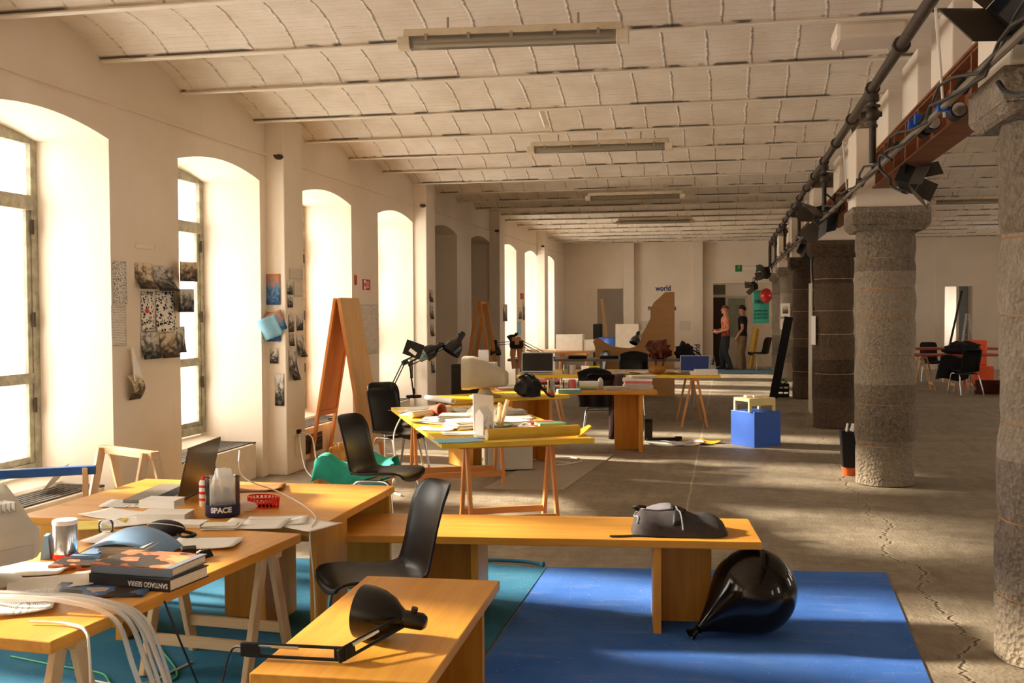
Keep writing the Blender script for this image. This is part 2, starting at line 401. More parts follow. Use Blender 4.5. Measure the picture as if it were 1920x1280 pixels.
def window(k, shut=False):
    y1 = 7.297+2.638*k; y0 = y1-1.61; z0, z1 = 0.44, 2.965
    e = bpy.data.objects.new('window_%d' % (k+5), None); C.objects.link(e); struct(e); e.location = (XO, y0, 0)
    f = MB(); t = 0.075
    L = 1.61
    f.box(-0.05, 0.03, 0, t, z0, z1+0.09); f.box(-0.05, 0.03, L-t, L, z0, z1+0.09)
    f.box(-0.05, 0.03, t, L-t, z0, z0+t); f.box(-0.05, 0.03, t, L-t, 2.93, 3.05)
    f.box(-0.07, 0.045, t, L-t, 2.43, 2.54); f.box(-0.04, 0.028, t, L-t, 1.12, 1.2)
    f.box(-0.045, 0.035, L/2-0.05, L/2+0.05, z0+t, 2.93)
    f.box(-0.03, 0.012, t, L-t, z0+t, z0+t+0.05)
    for s in (0, 1):
        ya = t if s == 0 else L/2+0.05
        f.box(-0.035, 0.02, ya, ya+0.05, z0+t, 2.43); f.box(-0.035, 0.02, ya+L/2-t-0.1, ya+L/2-t-0.05, z0+t, 2.43)
    f.build('window_frame', M_WINFRAME, e, bevel=0.004)
    h = MB()
    for zz in (0.9, 1.55, 2.25): h.cyl((0.04, L-t-0.005, zz), (0.04, L-t-0.005, zz+0.11), 0.012, 8)
    h.each('hinge', M_SOOT, e)
    if shut:
        MB().box(-0.12, -0.09, 0.02, L-0.02, z0, 3.04).build('shutter', M_SHUT, e)
    for (za, zb) in ((z0+t, 1.12), (1.2, 2.43), (2.54, 2.93)):
        for s in (0, 1):
            ya = t if s == 0 else L/2+0.05
            MB().add([(-0.008, ya, za), (-0.008, ya+L/2-t-0.05, za), (-0.008, ya+L/2-t-0.05, zb), (-0.008, ya, zb)], [(0, 1, 2, 3)]).build('pane', M_PANE, e)
M_SHUT = plain('shutter_board', rgb(150, 130, 105), 0.8, var=0.1)
for k in range(-4, 9): window(k, k in (4, 5))

# brick vaults between steel joists
BEAMS = [-4.2, -2.9, -1.6, -0.3, 1.0, 2.25, 3.5, 4.75, 6.0, 7.22, 8.42, 9.845, 11.16, 12.53, 13.85, 15.2, 16.56]
while BEAMS[-1] < 29.0: BEAMS.append(BEAMS[-1]+1.345)
def ceiling():
    n = 10; X0, X1 = XL-0.02, XR; me = bpy.data.meshes.new('ceiling'); vs = []; fs = []; uvs = []; ed = []
    ys = [YB]+BEAMS+[YF+0.05]
    for a, b in zip(ys, ys[1:]):
        L = b-a; rise = 0.17*min(1, L/1.2); o = len(vs); arc = 0; P = []
        for i in range(n+1):
            t = i/n; P.append((a+L*t, ZC+0.004+rise*math.sin(PI*t)**0.85 if 0 < t < 1 else ZC+0.004))
        ac = [0]
        for i in range(n): ac.append(ac[-1]+math.dist(P[i], P[i+1]))
        nx = 8
        for i, (y, z) in enumerate(P):
            for j in range(nx+1): vs.append((X0+(X1-X0)*j/nx, y, z)); ed.append(min(ac[i], ac[-1]-ac[i])); uvs.append((X0+(X1-X0)*j/nx + (0.11 if int(a*3) % 2 else 0), ac[i]))
        for i in range(n):
            for j in range(nx): fs.append((o+i*(nx+1)+j, o+i*(nx+1)+j+1, o+(i+1)*(nx+1)+j+1, o+(i+1)*(nx+1)+j))
    o = len(vs)
    vs += [(X0-0.7, YB, 3.80), (X1, YB, 3.80), (X1, YF+0.5, 3.80), (X0-0.7, YF+0.5, 3.80)]; ed += [1]*4; uvs += [(0, 0.5)]*4
    fs.append((o, o+1, o+2, o+3))
    me.from_pydata(vs, [], fs); me.materials.append(M_CEIL)
    at = me.attributes.new('edge', 'FLOAT', 'POINT'); at.data.foreach_set('value', [min(x, 1.0)*0.35 for x in ed])
    ul = me.uv_layers.new(name='uv')
    for lp in me.loops: ul.data[lp.index].uv = uvs[lp.vertex_index]
    me.polygons.foreach_set('use_smooth', [True]*len(me.polygons)); me.set_sharp_from_angle(angle=R(30))
    c = bpy.data.objects.new('ceiling', me); C.objects.link(c); struct(c)
ceiling()
for y in BEAMS:
    b = MB(); b.box(XL-0.01, XR, y-0.034, y+0.034, ZC-0.012, ZC); b.box(XL-0.01, XR, y-0.012, y+0.012, ZC, ZC+0.1); struct(b.build('ceiling_beam', M_BEAMW, bevel=0.004))

# far wall with its openings and pilasters
def far_wall():
    b = MB(); y0, y1 = YF, YF+0.35
    def seg(x0, x1, z0, z1): b.box(x0, x1, y0, y1, z0, z1)
    seg(XL-0.3, -3.62, 0, 3.8); seg(-3.62, -2.87, 2.24, 3.8); seg(-3.62, -2.87, 0, 0.35); seg(-2.87, -0.376, 0, 3.8); seg(-0.376, 1.25, 2.36, 3.8)
    seg(1.25, 5.72, 0, 3.8); seg(5.72, 6.42, 2.22, 3.8); seg(5.72, 6.42, 0, 0.3); seg(6.42, XR+0.3, 0, 3.8)
    return struct(b.build('wall_far', M_PLASTER))
far_wall()
for x0, x1 in ((-2.86, -2.555), (-0.948, -0.654)):
    struct(MB().box(x0, x1, YF-0.22, YF+0.01, 0, 3.62).build('wall_pier', M_PLASTER, bevel=0.01))
struct(MB().box(3.9, 5.42, YF-0.3, YF+0.01, 0, 3.62).build('wall_pier', M_PLASTER, bevel=0.01))
struct(MB().box(XR, XR+0.3, YB, YF, 0, 0.9).box(XR, XR+0.3, YB, YF, 2.9, 3.8).build('wall_right', M_PLASTER))
for k in range(9):
    y = YB+0.2+k*4.1
    struct(MB().box(XR, XR+0.3, y-1.6, y+1.6, 0.9, 2.9).build('wall_right', M_PLASTER))
struct(MB().box(XL-0.6, XR+0.3, YB-0.3, YB, 0, 3.8).build('wall_back', M_PLASTER))
# rooms behind the far wall
struct(MB().box(-4.6, 7.4, 35.0, 35.2, 0, 3.4).box(-4.6, 7.4, YF+0.36, 35.2, 3.3, 3.5).box(-4.7, -4.5, YF+0.36, 35.2, 0, 3.4).box(7.3, 7.5, YF+0.36, 35.2, 0, 0.8).box(7.3, 7.5, YF+0.36, 35.2, 2.2, 3.4).build('wall_behind', M_PLASTER))

# ------------------------------------------------------------ columns, girder, pipes, stage lights
M_RUST = plain('rusty_girder_paint', rgb(122, 70, 36), 0.6, var=0.25, scale=6, bump=0.1)
M_PIPE = plain('pipe_dark_brown', rgb(58, 46, 36), 0.5, var=0.3)
M_BLACK = plain('black_matte', rgb(22, 21, 21), 0.6, var=0.1, spec=0.3)
M_BLACKG = plain('black_gloss', rgb(16, 15, 15), 0.25, var=0.1)
M_BLUEP = plain('blue_plastic', rgb(24, 84, 190), 0.4)
M_CHROME = plain('chrome', rgb(205, 205, 205), 0.15, metal=1.0, var=0.02)
M_GALV = plain('galvanised', rgb(168, 160, 148), 0.4, metal=0.6, var=0.12)
M_RAIL = plain('rail_dull_grey', rgb(120, 108, 92), 0.5, var=0.15)
M_WCABLE = plain('cable_white', rgb(232, 228, 218), 0.5, var=0.03)
M_BCABLE = plain('cable_black', rgb(20, 20, 20), 0.5, var=0.03)
CX = 1.47
COLS = [(1.53, 5.38), (1.465, 10.55), (1.46, 15.45), (1.46, 20.3), (1.455, 25.2), (1.45, 29.2)]
def column(i, x, y, label, stone, joints, capz=2.42):
    e = thing('stone_column', label, 'column', (x, y, 0)); e['kind'] = 'thing'
    r0 = 0.272; b = MB(); r = random.Random(i); prof = []
    js = [0]+list(joints)+[capz-0.04]; n = 40
    rows = []
    for a, c in zip(js, js[1:]):
        rr = r0*(1+r.uniform(-0.025, 0.02)); m = max(3, int((c-a)/0.07))
        for q in range(m+1): rows.append((rr-(0.012 if q in (0, m) and a > 0 else 0), a+0.008+(c-a-0.016)*q/m, 0))
        if c != js[-1]: rows.append((r0-0.012, c-0.0035, 1)); rows.append((r0-0.012, c+0.0035, 1))
    vs = []; fs = []; mi = []
    for k, (rr, z, mm) in enumerate(rows):
        for j in range(n):
            a = 2*PI*j/n; q = rr+0.012*noise.noise(Vector((math.cos(a)*2.2+i*5, math.sin(a)*2.2, z*2.6)))+0.006*noise.noise(Vector((math.cos(a)*8, math.sin(a)*8+i, z*9)))
            vs.append((q*math.cos(a), q*math.sin(a), z))
    for k in range(len(rows)-1):
        for j in range(n): fs.append((k*n+j, k*n+(j+1) % n, (k+1)*n+(j+1) % n, (k+1)*n+j)); mi.append(1 if rows[k][2] and rows[k+1][2] else 0)
    b.add(vs, fs); b.mi = mi
    b.build('shaft', [stone, M_MORTAR if i in (0, 1, 4) else M_MORTAR_P], e, smooth=60)
    c = MB(); w = 0.345
    c.box(-w, w, -w, w, capz, capz+0.16)
    vs = [(-w, -w, capz), (w, -w, capz), (w, w, capz), (-w, w, capz)]; q = 0.30
    c.add([(-q, -q, capz-0.05), (q, -q, capz-0.05), (q, q, capz-0.05), (-q, q, capz-0.05)]+vs, [(3, 2, 1, 0), (4, 5, 6, 7), (0, 1, 5, 4), (1, 2, 6, 5), (2, 3, 7, 6), (3, 0, 4, 7)])
    c.build('capital', stone, e, bevel=0.012)
    t = capz+0.16
    p = MB(); p.box(-0.31, 0.31, -0.31, 0.31, t, 3.30); p.build('plastered_pier', M_PLASTER, e, bevel=0.012)
    s = MB(); s.prism([(-0.27, 3.30), (0.27, 3.30), (0.31, 3.50), (-0.31, 3.50)], -0.28, 0.28, RX(PI/2)); s.build('corbel', stone, e, bevel=0.01)
column(0, *COLS[0], 'thick grey granite column nearest the camera, cut by the right picture edge', M_STONE, (0.30, 0.66, 1.12, 1.62, 1.98), 2.56)
column(1, *COLS[1], 'rough grey granite column with orange mortar joints, dark bag leaning beside its foot', M_STONE, (0.37, 0.76, 1.22, 1.58, 1.84, 2.12))
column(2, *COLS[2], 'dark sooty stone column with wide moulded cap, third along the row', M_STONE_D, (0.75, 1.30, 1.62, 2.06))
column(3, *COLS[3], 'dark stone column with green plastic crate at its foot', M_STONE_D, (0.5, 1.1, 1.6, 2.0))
column(4, *COLS[4], 'brown stone column carrying two white paper notices', M_STONE, (0.5, 1.05, 1.55, 2.0))
column(5, *COLS[5], 'farthest stone column, beside the turquoise banner', M_STONE, (0.5, 1.0, 1.5, 2.0))

ys = [1.0]+[c[1] for c in COLS]+[YF]
for i in range(len(ys)-1):
    a = ys[i]+0.332; c = ys[i+1]-0.332
    if i == len(ys)-2 and c-a < 1.0: continue
    e = thing('steel_girder', ['rust brown riveted steel girder nearest the camera above the big spotlight', 'rust brown riveted girder between the two nearest granite columns', 'rust brown girder piece between the second and third columns', 'rust brown girder piece between the third and fourth columns', 'rust brown girder piece between the fourth and fifth columns', 'rust brown girder piece at the far end of the column row'][i], 'girder', (1.40, a, 2.76))
    L = c-a; b = MB()
    b.box(-0.012, 0.012, 0, L, 0.0, 0.30); b.box(-0.10, 0.10, 0, L, -0.016, 0.0); b.box(-0.10, 0.10, 0, L, 0.30, 0.316)
    b.box(-0.085, -0.012, 0, L, 0.0, 0.012); b.box(-0.085, -0.012, 0, L, 0.288, 0.30)
    b.build('web_and_flanges', M_RUST, e)
    s = MB()
    for k in range(1, int(L/0.55)+1): s.box(-0.09, -0.012, k*0.55-0.015, k*0.55+0.015, 0.012, 0.288)
    s.each('stiffener', M_RUST, e)
    s = MB()
    for k in range(int(L/0.55)+1):
        for zz in (0.07, 0.22):
            for d in (0.12, 0.2):
                if k*0.55+d < L: s.ball((-0.016, k*0.55+d, zz), 0.017, 8, 6)
    s.build('rivet', M_SOOT, e)
    y = a
    for yb in [q for q in BEAMS if a < q < c]:
        struct(MB().box(1.33, 1.62, yb-0.34, yb+0.34, 3.081, 3.51).build('trim_2', M_PLASTER, bevel=0.01))

e = thing('heating_pipe', 'long dark iron pipe running under the ceiling along the column row', 'pipe', (1.108, 2.2, 3.36))
b = MB(); b.tube([(0, 0, 0), (0, 26.3, 0), (0, 26.6, -0.05), (0, 26.7, -0.2), (0, 26.7, -0.56)], 0.038, 12); b.build('pipe_run', M_PIPE, e, smooth=True)
s = MB()
for k in range(19): s.cyl((0, 0.9+k*1.4, 0), (0, 0.97+k*1.4, 0), 0.056, 12)
s.each('coupling', M_PIPE, e, smooth=True)
for yy in (8.72, 12.9, 17.3, 21.6, 25.6):
    d = MB(); y = yy-2.2
    d.tube([(0, y, 0), (0, y, -0.575)], 0.026, 10); d.tube([(0, y, -0.05), (0, y, -0.1)], 0.05, 12); d.ball((0, y, -0.20), 0.058, 12, 8); d.cyl((-0.09, y, -0.2), (0.07, y, -0.2), 0.022, 8)
    d.tube([(0, y, -0.13), (0, y, -0.145)], 0.06, 12); d.tube([(0, y, -0.28), (0, y, -0.30)], 0.04, 12)
    d.build('drop_pipe', M_PIPE, e, smooth=True)
# thin hanger rods
for yy in (6.35, 11.2):
    tag(MB().cyl((1.14, yy, 3.33), (1.19, yy, 2.72), 0.008, 6).build('hanger_rod', M_WCABLE), 'thin white rod dropping from the pipe, %s' % ('nearest the camera beside the big spotlight' if yy < 8 else 'past the second column'), 'rod')

e = thing('lighting_rail', 'pale metal lighting rail wrapped with cables along the column row', 'rail', (1.10, 3.0, 2.70))
b = MB(); b.tube([(0, 0, 0), (0, 26.6, 0)], 0.019, 8); b.build('rail_tube', M_RAIL, e, smooth=True)
b = MB(); b.tube([(0.03, 0, 0.05), (0.03, 26.6, 0.05)], 0.010, 8); b.build('upper_tube', M_PIPE, e, smooth=True)
b = MB(); r = random.Random(4)
for q in range(2):
    pts = [(-0.03+0.03*math.sin(k*1.3+q)-0.01*q, k*0.33, 0.03*q+0.03*math.cos(k*1.3+q*2)-0.04*(k % 4 == 2)*r.random()) for k in range(80)]
    b.tube(pts, 0.008, 6)
b.each('wrapped_cable', M_BCABLE, e, smooth=True)
b = MB()
for k in range(27): b.tube([(0, 0.5+k, 0), (0.03, 0.5+k, 0.05)], 0.035, 8)
b.each('clamp', M_BLACK, e)

def floodlight(label, loc, aim, s=1.0, roll=0.0, doors=(1, 1, 1, 1), group=None):
    """a box floodlight with hinged barn doors; aim is the direction it shines"""
    d = Vector(aim).normalized(); q = d.to_track_quat('-Y', 'Z')
    e = thing('stage_floodlight', label, 'spotlight', loc, rot=(q.to_matrix().to_4x4() @ RY(roll)).to_euler(), group=group)
    b = MB(); b.box(-0.12*s, 0.12*s, -0.05*s, 0.07*s, -0.09*s, 0.09*s)
    for k in range(5): b.box((-0.1+0.045*k)*s, (-0.085+0.045*k)*s, 0.07*s, 0.10*s, -0.08*s, 0.08*s)
    hs = b.build('housing', M_BLACK, e, bevel=0.006)
    MB().box(-0.105*s, 0.105*s, -0.054*s, -0.051*s, -0.075*s, 0.075*s).build('lamp_glass', M_LENS, hs)
    for k in range(4):
        if not doors[k]: continue
        a = doors[k]
        L = 0.19*s if k < 2 else 0.16*s; W = (0.125 if k < 2 else 0.09)*s
        mm = [TR(0, -0.05*s, 0.09*s) @ RX(-0.5*a), TR(0, -0.05*s, -0.09*s) @ RX(0.5*a), TR(0.12*s, -0.05*s, 0) @ RZ(0.5*a), TR(-0.12*s, -0.05*s, 0) @ RZ(-0.5*a)][k]
        bb = MB()
        if k < 2: bb.box(-W, W, -L, 0, -0.003, 0.003, mm)
        else: bb.box(-0.003, 0.003, -L, 0, -W, W, mm)
        bb.build('barn_door', M_BARN, e)
    y = MB()
    y.bar((-0.135*s, 0.02*s, 0), (-0.135*s, 0.08*s, 0.2*s), 0.02*s, 0.006); y.bar((0.135*s, 0.02*s, 0), (0.135*s, 0.08*s, 0.2*s), 0.02*s, 0.006); y.bar((-0.135*s, 0.08*s, 0.2*s), (0.135*s, 0.08*s, 0.2*s), 0.02*s, 0.006)
    y.cyl((0, 0.08*s, 0.2*s), (0, 0.09*s, 0.27*s), 0.014, 8)
    y.build('yoke', M_BLACK, e)
    return e
M_LENS = plain('lamp_lens', rgb(20, 26, 38), 0.08, spec=0.8)
M_BARN = plain('barn_door_black', rgb(62, 54, 44), 0.45, var=0.1)
floodlight('black barn-door floodlight on the rail before the second column, tilted to the right', (1.36, 8.55, 2.63), (0.75, -0.40, -0.28), 0.82, 0.35)
floodlight('big black floodlight with open barn doors at the top right corner', (1.27, 4.95, 2.93), (-0.55, -0.5, 0.25), 1.2, 0.75)
floodlight('black floodlight on the rail before the third column', (1.14, 13.2, 2.72), (-0.9, -0.4, -0.25), 1.15, 0.6)
floodlight('black floodlight hanging over the turquoise banner', (0.655, 27.300, 2.218), (-0.9, -0.3, -0.3), 0.85, 0.4)
floodlight('small black floodlight before the fourth column', (1.30, 18.5, 2.62), (0.5, -0.6, -0.4), 1.0, 0.2)
floodlight('black floodlight at the far end of the rail', (0.886, 25.400, 2.472), (-0.9, -0.3, 0.1), 0.9, 0.9)
bpy.context.view_layer.update()
for nm in ('stage_floodlight.003', 'stage_floodlight.005'):
    f_ = bpy.data.objects[nm]; iv = f_.matrix_basis.inverted(); q_ = f_.location
    b = MB(); b.tube([iv @ Vector((q_.x, q_.y+0.05, q_.z)), iv @ Vector((q_.x+0.1, q_.y+0.05, 2.66)), iv @ Vector((1.10, q_.y+0.05, 2.70))], 0.014, 8); b.build('bracket', M_BLACK, f_, smooth=True)
for i, (p, lab) in enumerate((((1.170, 6.816, 2.728), 'blue and black power connector on the rail, lowest of the three by the girder'), ((1.170, 6.595, 2.726), 'blue and black power connector, middle of the three by the girder'), ((1.170, 5.905, 2.676), 'blue and black power connector right under the big floodlight'), ((1.150, 13.336, 2.667), 'blue power connector on the rail past the second column'))):
    e = thing('power_connector', lab, 'connector', p)
    b = MB(); b.cyl((0, -0.04, 0), (0, 0.08, 0), 0.042, 14); b.build('socket_body', M_BLACK, e, smooth=True)
    b = MB(); b.lathe([(0.030, 0), (0.036, 0), (0.036, 0.01), (0.030, 0.01)], 14, TR(0, -0.042, 0) @ RX(PI/2)); b.build('socket_ring', M_CHROME, e)
    b = MB(); b.box(-0.10, -0.055, -0.02, 0.02, 0.0, 0.06); b.bar((-0.06, 0, 0.02), (-0.02, 0.0, 0.0), 0.03); b.build('flap', M_BLUEP, e, bevel=0.006)
# hanging loops of cable
def cable(label, pts, r, mat, name='cable', n=8, cat='cable', group=None):
    return tag(MB().tube(spline(pts, n), r, 6).build(name, mat, smooth=True), label, cat, group)
cable('black cable looped from the rail to the tilted floodlight', [(1.060, 7.384, 2.627), (1.020, 7.584, 2.691), (1.020, 7.632, 2.608), (1.060, 7.473, 2.516), (1.060, 7.378, 2.452), (1.150, 7.357, 2.406), (1.30, 8.6, 2.56)], 0.010, M_BCABLE)
cable('black cable sagging at the top right corner below the big floodlight', [(1.100, 4.749, 2.587), (1.100, 4.635, 2.527), (1.100, 4.433, 2.475), (1.100, 4.250, 2.454)], 0.012, M_BCABLE)
cable('thin white conduit looping down from the ceiling beside the pipe', [(1.02, 8.9, 3.50), (1.12, 8.92, 3.48), (1.14, 8.95, 3.42), (1.14, 8.98, 3.22)], 0.008, M_WCABLE)

# ceiling lamps
M_LAMPC = mat_glass('lamp_cover_clear', 0.62, (0.92, 0.88, 0.78, 1), 0.25)
M_LAMPB = plain('lamp_body_cream', rgb(222, 208, 182), 0.6, var=0.1)
def tube_lamp(label, x0, x1, y, rz=0.0):
    L = x1-x0; e = thing('ceiling_lamp', label, 'lamp', ((x0+x1)/2, y, 3.40), rz)
    b = MB(); b.prism([(-0.075, 0.0), (0.075, 0.0), (0.06, 0.05), (-0.06, 0.05)], -L/2, L/2, RZ(PI/2) @ RX(PI/2)); b.build('lamp_body', M_LAMPB, e, bevel=0.006)
    b = MB(); b.prism([(-0.075, -0.002), (-0.062, -0.045), (-0.035, -0.065), (0.035, -0.065), (0.062, -0.045), (0.075, -0.002)], -L/2+0.04, L/2-0.04, RZ(PI/2) @ RX(PI/2)); b.build('cover', M_LAMPC, e)
    b = MB()
    for s in (-1, 1): b.prism([(-0.078, 0.0), (-0.065, -0.05), (-0.036, -0.069), (0.036, -0.069), (0.065, -0.05), (0.078, 0.0)], s*L/2-0.04, s*L/2+0.04, RZ(PI/2) @ RX(PI/2))
    b.each('end_cap', M_LAMPB, e, bevel=0.004)
    b = MB()
    for s in (-0.035, 0.035): b.cyl((-L/2+0.06, s, -0.02), (L/2-0.06, s, -0.02), 0.014, 10)
    b.each('fluorescent_tube', M_BEAMW, e, smooth=True)
    b = MB()
    for s in (-0.3, 0.3): b.cyl((s*L, 0, 0.05), (s*L, 0, 0.13), 0.008, 6)
    b.each('hanger', M_GALV, e)
    b = MB()
    for k in range(5):
        for s in (-1, 1): b.box(-L/2+0.15+k*(L-0.3)/4-0.01, -L/2+0.15+k*(L-0.3)/4+0.01, s*0.078-0.004, s*0.078+0.004, -0.03, 0.012)
    b.each('clip', M_GALV, e)
tube_lamp('dusty fluorescent ceiling lamp nearest the camera', -2.03, -0.64, 6.70, 0.08)
tube_lamp('fluorescent ceiling lamp second from the camera, beside a stub of metal', -2.06, -0.60, 11.36, 0.03)
tube_lamp('fluorescent ceiling lamp third from the camera', -2.10, -0.66, 16.45, 0.0)
tube_lamp('fluorescent ceiling lamp farthest from the camera', -2.10, -0.66, 21.15, 0.0)
tube_lamp('faint fluorescent ceiling lamp in the side aisle beyond the granite columns', 3.3, 4.8, 18.5, 0.0)
o = tag(MB().bar((-1.83, 10.6, 3.66), (-1.70, 10.2, 3.42), 0.05, 0.03).build('metal_stub', M_BEAMW), 'short white metal stub sticking out of the ceiling above the second lamp', 'bracket')
# plastered box under the ceiling
e = struct(MB().prism([(-0.23, -0.16), (0.23, -0.16), (0.23, 0.2), (-0.23, 0.2)], 0, 0.12, TR(0.93, 7.50, 3.42)).build('trim_3', M_PLASTER, bevel=0.03))

# ------------------------------------------------------------ common furniture builders
W_HONEY = {a: wood('pine_honey_'+a, rgb(200, 132, 42), rgb(230, 170, 68), a, 0.42) for a in 'xyz'}
W_PALE = {a: wood('pine_pale_'+a, rgb(214, 170, 122), rgb(236, 202, 158), a, 0.6, knots=False) for a in 'xyz'}
W_ORANGE = {a: wood('pine_orange_'+a, rgb(206, 132, 66), rgb(228, 160, 92), a, 0.5) for a in 'xyz'}
M_YELLOW = plain('yellow_lacquer', rgb(240, 196, 40), 0.4, var=0.06)
M_PLY = wood('plywood_sheet', rgb(196, 154, 100), rgb(216, 178, 126), 'z', 0.6, knots=False)
M_SHELL = plain('black_chair_plastic', rgb(13, 12, 12), 0.34, var=0.05, spec=0.35)
M_WHITE = plain('white_paper', rgb(243, 240, 234), 0.8, var=0.02, spec=0.2)
M_PAGES = plain('book_pages', rgb(232, 224, 206), 0.85, var=0.06, scale=60)

def frame_of(p0, p1):
    d = Vector((p1[0]-p0[0], p1[1]-p0[1], 0)); return d.length, math.atan2(d.y, d.x)

def board_table(name, label, cat, loc, rz, L, W, H, legs, mats=None, t=0.04, group=None, topmat=None):
    """plank top on legs of two boards standing in an L; legs = [(x, sign, y0, width_across, width_along)]"""
    mw = mats or W_HONEY
    e = thing(name, label, cat, loc, rz, group)
    MB().box(0, L, 0, W, H-t, H).build('tabletop', topmat or mw['x'], e, bevel=0.004)
    for (x, sg, y0, wa, wl) in legs:
        MB().box(x-0.02, x+0.02, y0, y0+wa, 0.006, H-t).build('leg_board', mw['z'], e, bevel=0.003)
        xa, xb = (x+0.02, x+0.02+wl) if sg > 0 else (x-0.02-wl, x-0.02)
        yb = y0+wa*0.55
        MB().box(xa, xb, yb, yb+0.04, 0.006, H-t).build('leg_board', mw['z'], e, bevel=0.003)
    return e

def trestle(label, loc, rz, L, H, spread=0.38, mats=None, sec=(0.055, 0.028), group=None, beam_mat=None, low=0.12, rails=True):
    """sawhorse: beam along local x, two A-frames with stretchers, base at z = 0"""
    mw = mats or W_PALE
    e = thing('trestle', label, 'trestle', loc, rz, group)
    MB().box(-L/2, L/2, -0.03, 0.03, H-0.05, H).build('top_beam', beam_mat or mw['x'], e, bevel=0.004)
    for sx in (-1, 1):
        for sy in (-1, 1):
            x = sx*(L/2-0.06)
            MB().bar((x, sy*spread/2, 0.0), (x, sy*0.035, H-0.01), sec[1], sec[0], (0, 1, 0)).build('leg', mw['z'], e, bevel=0.003)
    if rails:
        for sy in (-1, 1):
            yy = sy*(spread/2-(spread/2-0.035)*low/H)
            MB().box(-L/2+0.06, L/2-0.06, yy-0.012, yy+0.012, low-0.025, low+0.025).build('stretcher', mw['x'], e, bevel=0.003)
    return e

def shell_fn(P, Wd, dish):
    pts = spline([(p[0], 0, p[1]) for p in P], 5); ws = spline([(w, 0, 0) for w in Wd], 5)
    n = len(pts)-1
    def f(u, v):
        i = min(n, int(round(u*n))); p = pts[i]; wv = ws[i].x; t = (v-0.5)*2
        q = pts[min(n, i+1)]-pts[max(0, i-1)]; nrm = Vector((-q.z, 0, q.x)).normalized()
        if nrm.z < 0 and u < 0.5: nrm = -nrm
        k = dish*(t*t)
        return (p.x+(-nrm.x if u > 0.5 else nrm.x)*0-k*0+ (k*(0.9 if u > 0.5 else 0.0)), wv*t*(1-0.02*t*t), p.z+(k if u <= 0.5 else k*0.1))
    return f, n
CH_P = [(0.255, 0.395), (0.245, 0.425), (0.20, 0.442), (0.08, 0.438), (-0.06, 0.425), (-0.15, 0.425), (-0.205, 0.465), (-0.235, 0.56), (-0.262, 0.68), (-0.29, 0.78), (-0.325, 0.845), (-0.355, 0.868)]
CH_W = [0.16, 0.19, 0.212, 0.22, 0.215, 0.205, 0.195, 0.185, 0.188, 0.19, 0.17, 0.12]
def shell_chair(label, loc, rz, group=None, leg=None, mat=None):
    """one-piece plastic shell chair on bent steel tube legs; front towards local +x"""
    e = thing('shell_chair', label, 'chair', loc, rz, group); lm = leg or M_CHROME
    f, n = shell_fn(CH_P, CH_W, 0.035)
    b = MB(); b.grid(f, n, 12); b.build('seat_shell', mat or M_SHELL, e, smooth=True, solid=0.012)
    for sy in (-1, 1):
        MB().tube(spline([(0.06, sy*0.17, 0.405), (0.13, sy*0.185, 0.40), (0.165, sy*0.195, 0.36), (0.19, sy*0.21, 0.2), (0.215, sy*0.225, 0.0)], 5), 0.0115, 10).build('leg', lm, e, smooth=True)
        MB().tube(spline([(0.06, sy*0.17, 0.405), (-0.10, sy*0.18, 0.395), (-0.15, sy*0.19, 0.35), (-0.22, sy*0.21, 0.17), (-0.285, sy*0.225, 0.0)], 5), 0.0115, 10).build('leg', lm, e, smooth=True)
    b = MB(); b.tube([(0.05, -0.17, 0.405), (0.05, 0.17, 0.405)], 0.010, 8); b.tube([(-0.09, -0.18, 0.395), (-0.09, 0.18, 0.395)], 0.010, 8); b.each('cross_bar', lm, e, smooth=True)
    return e

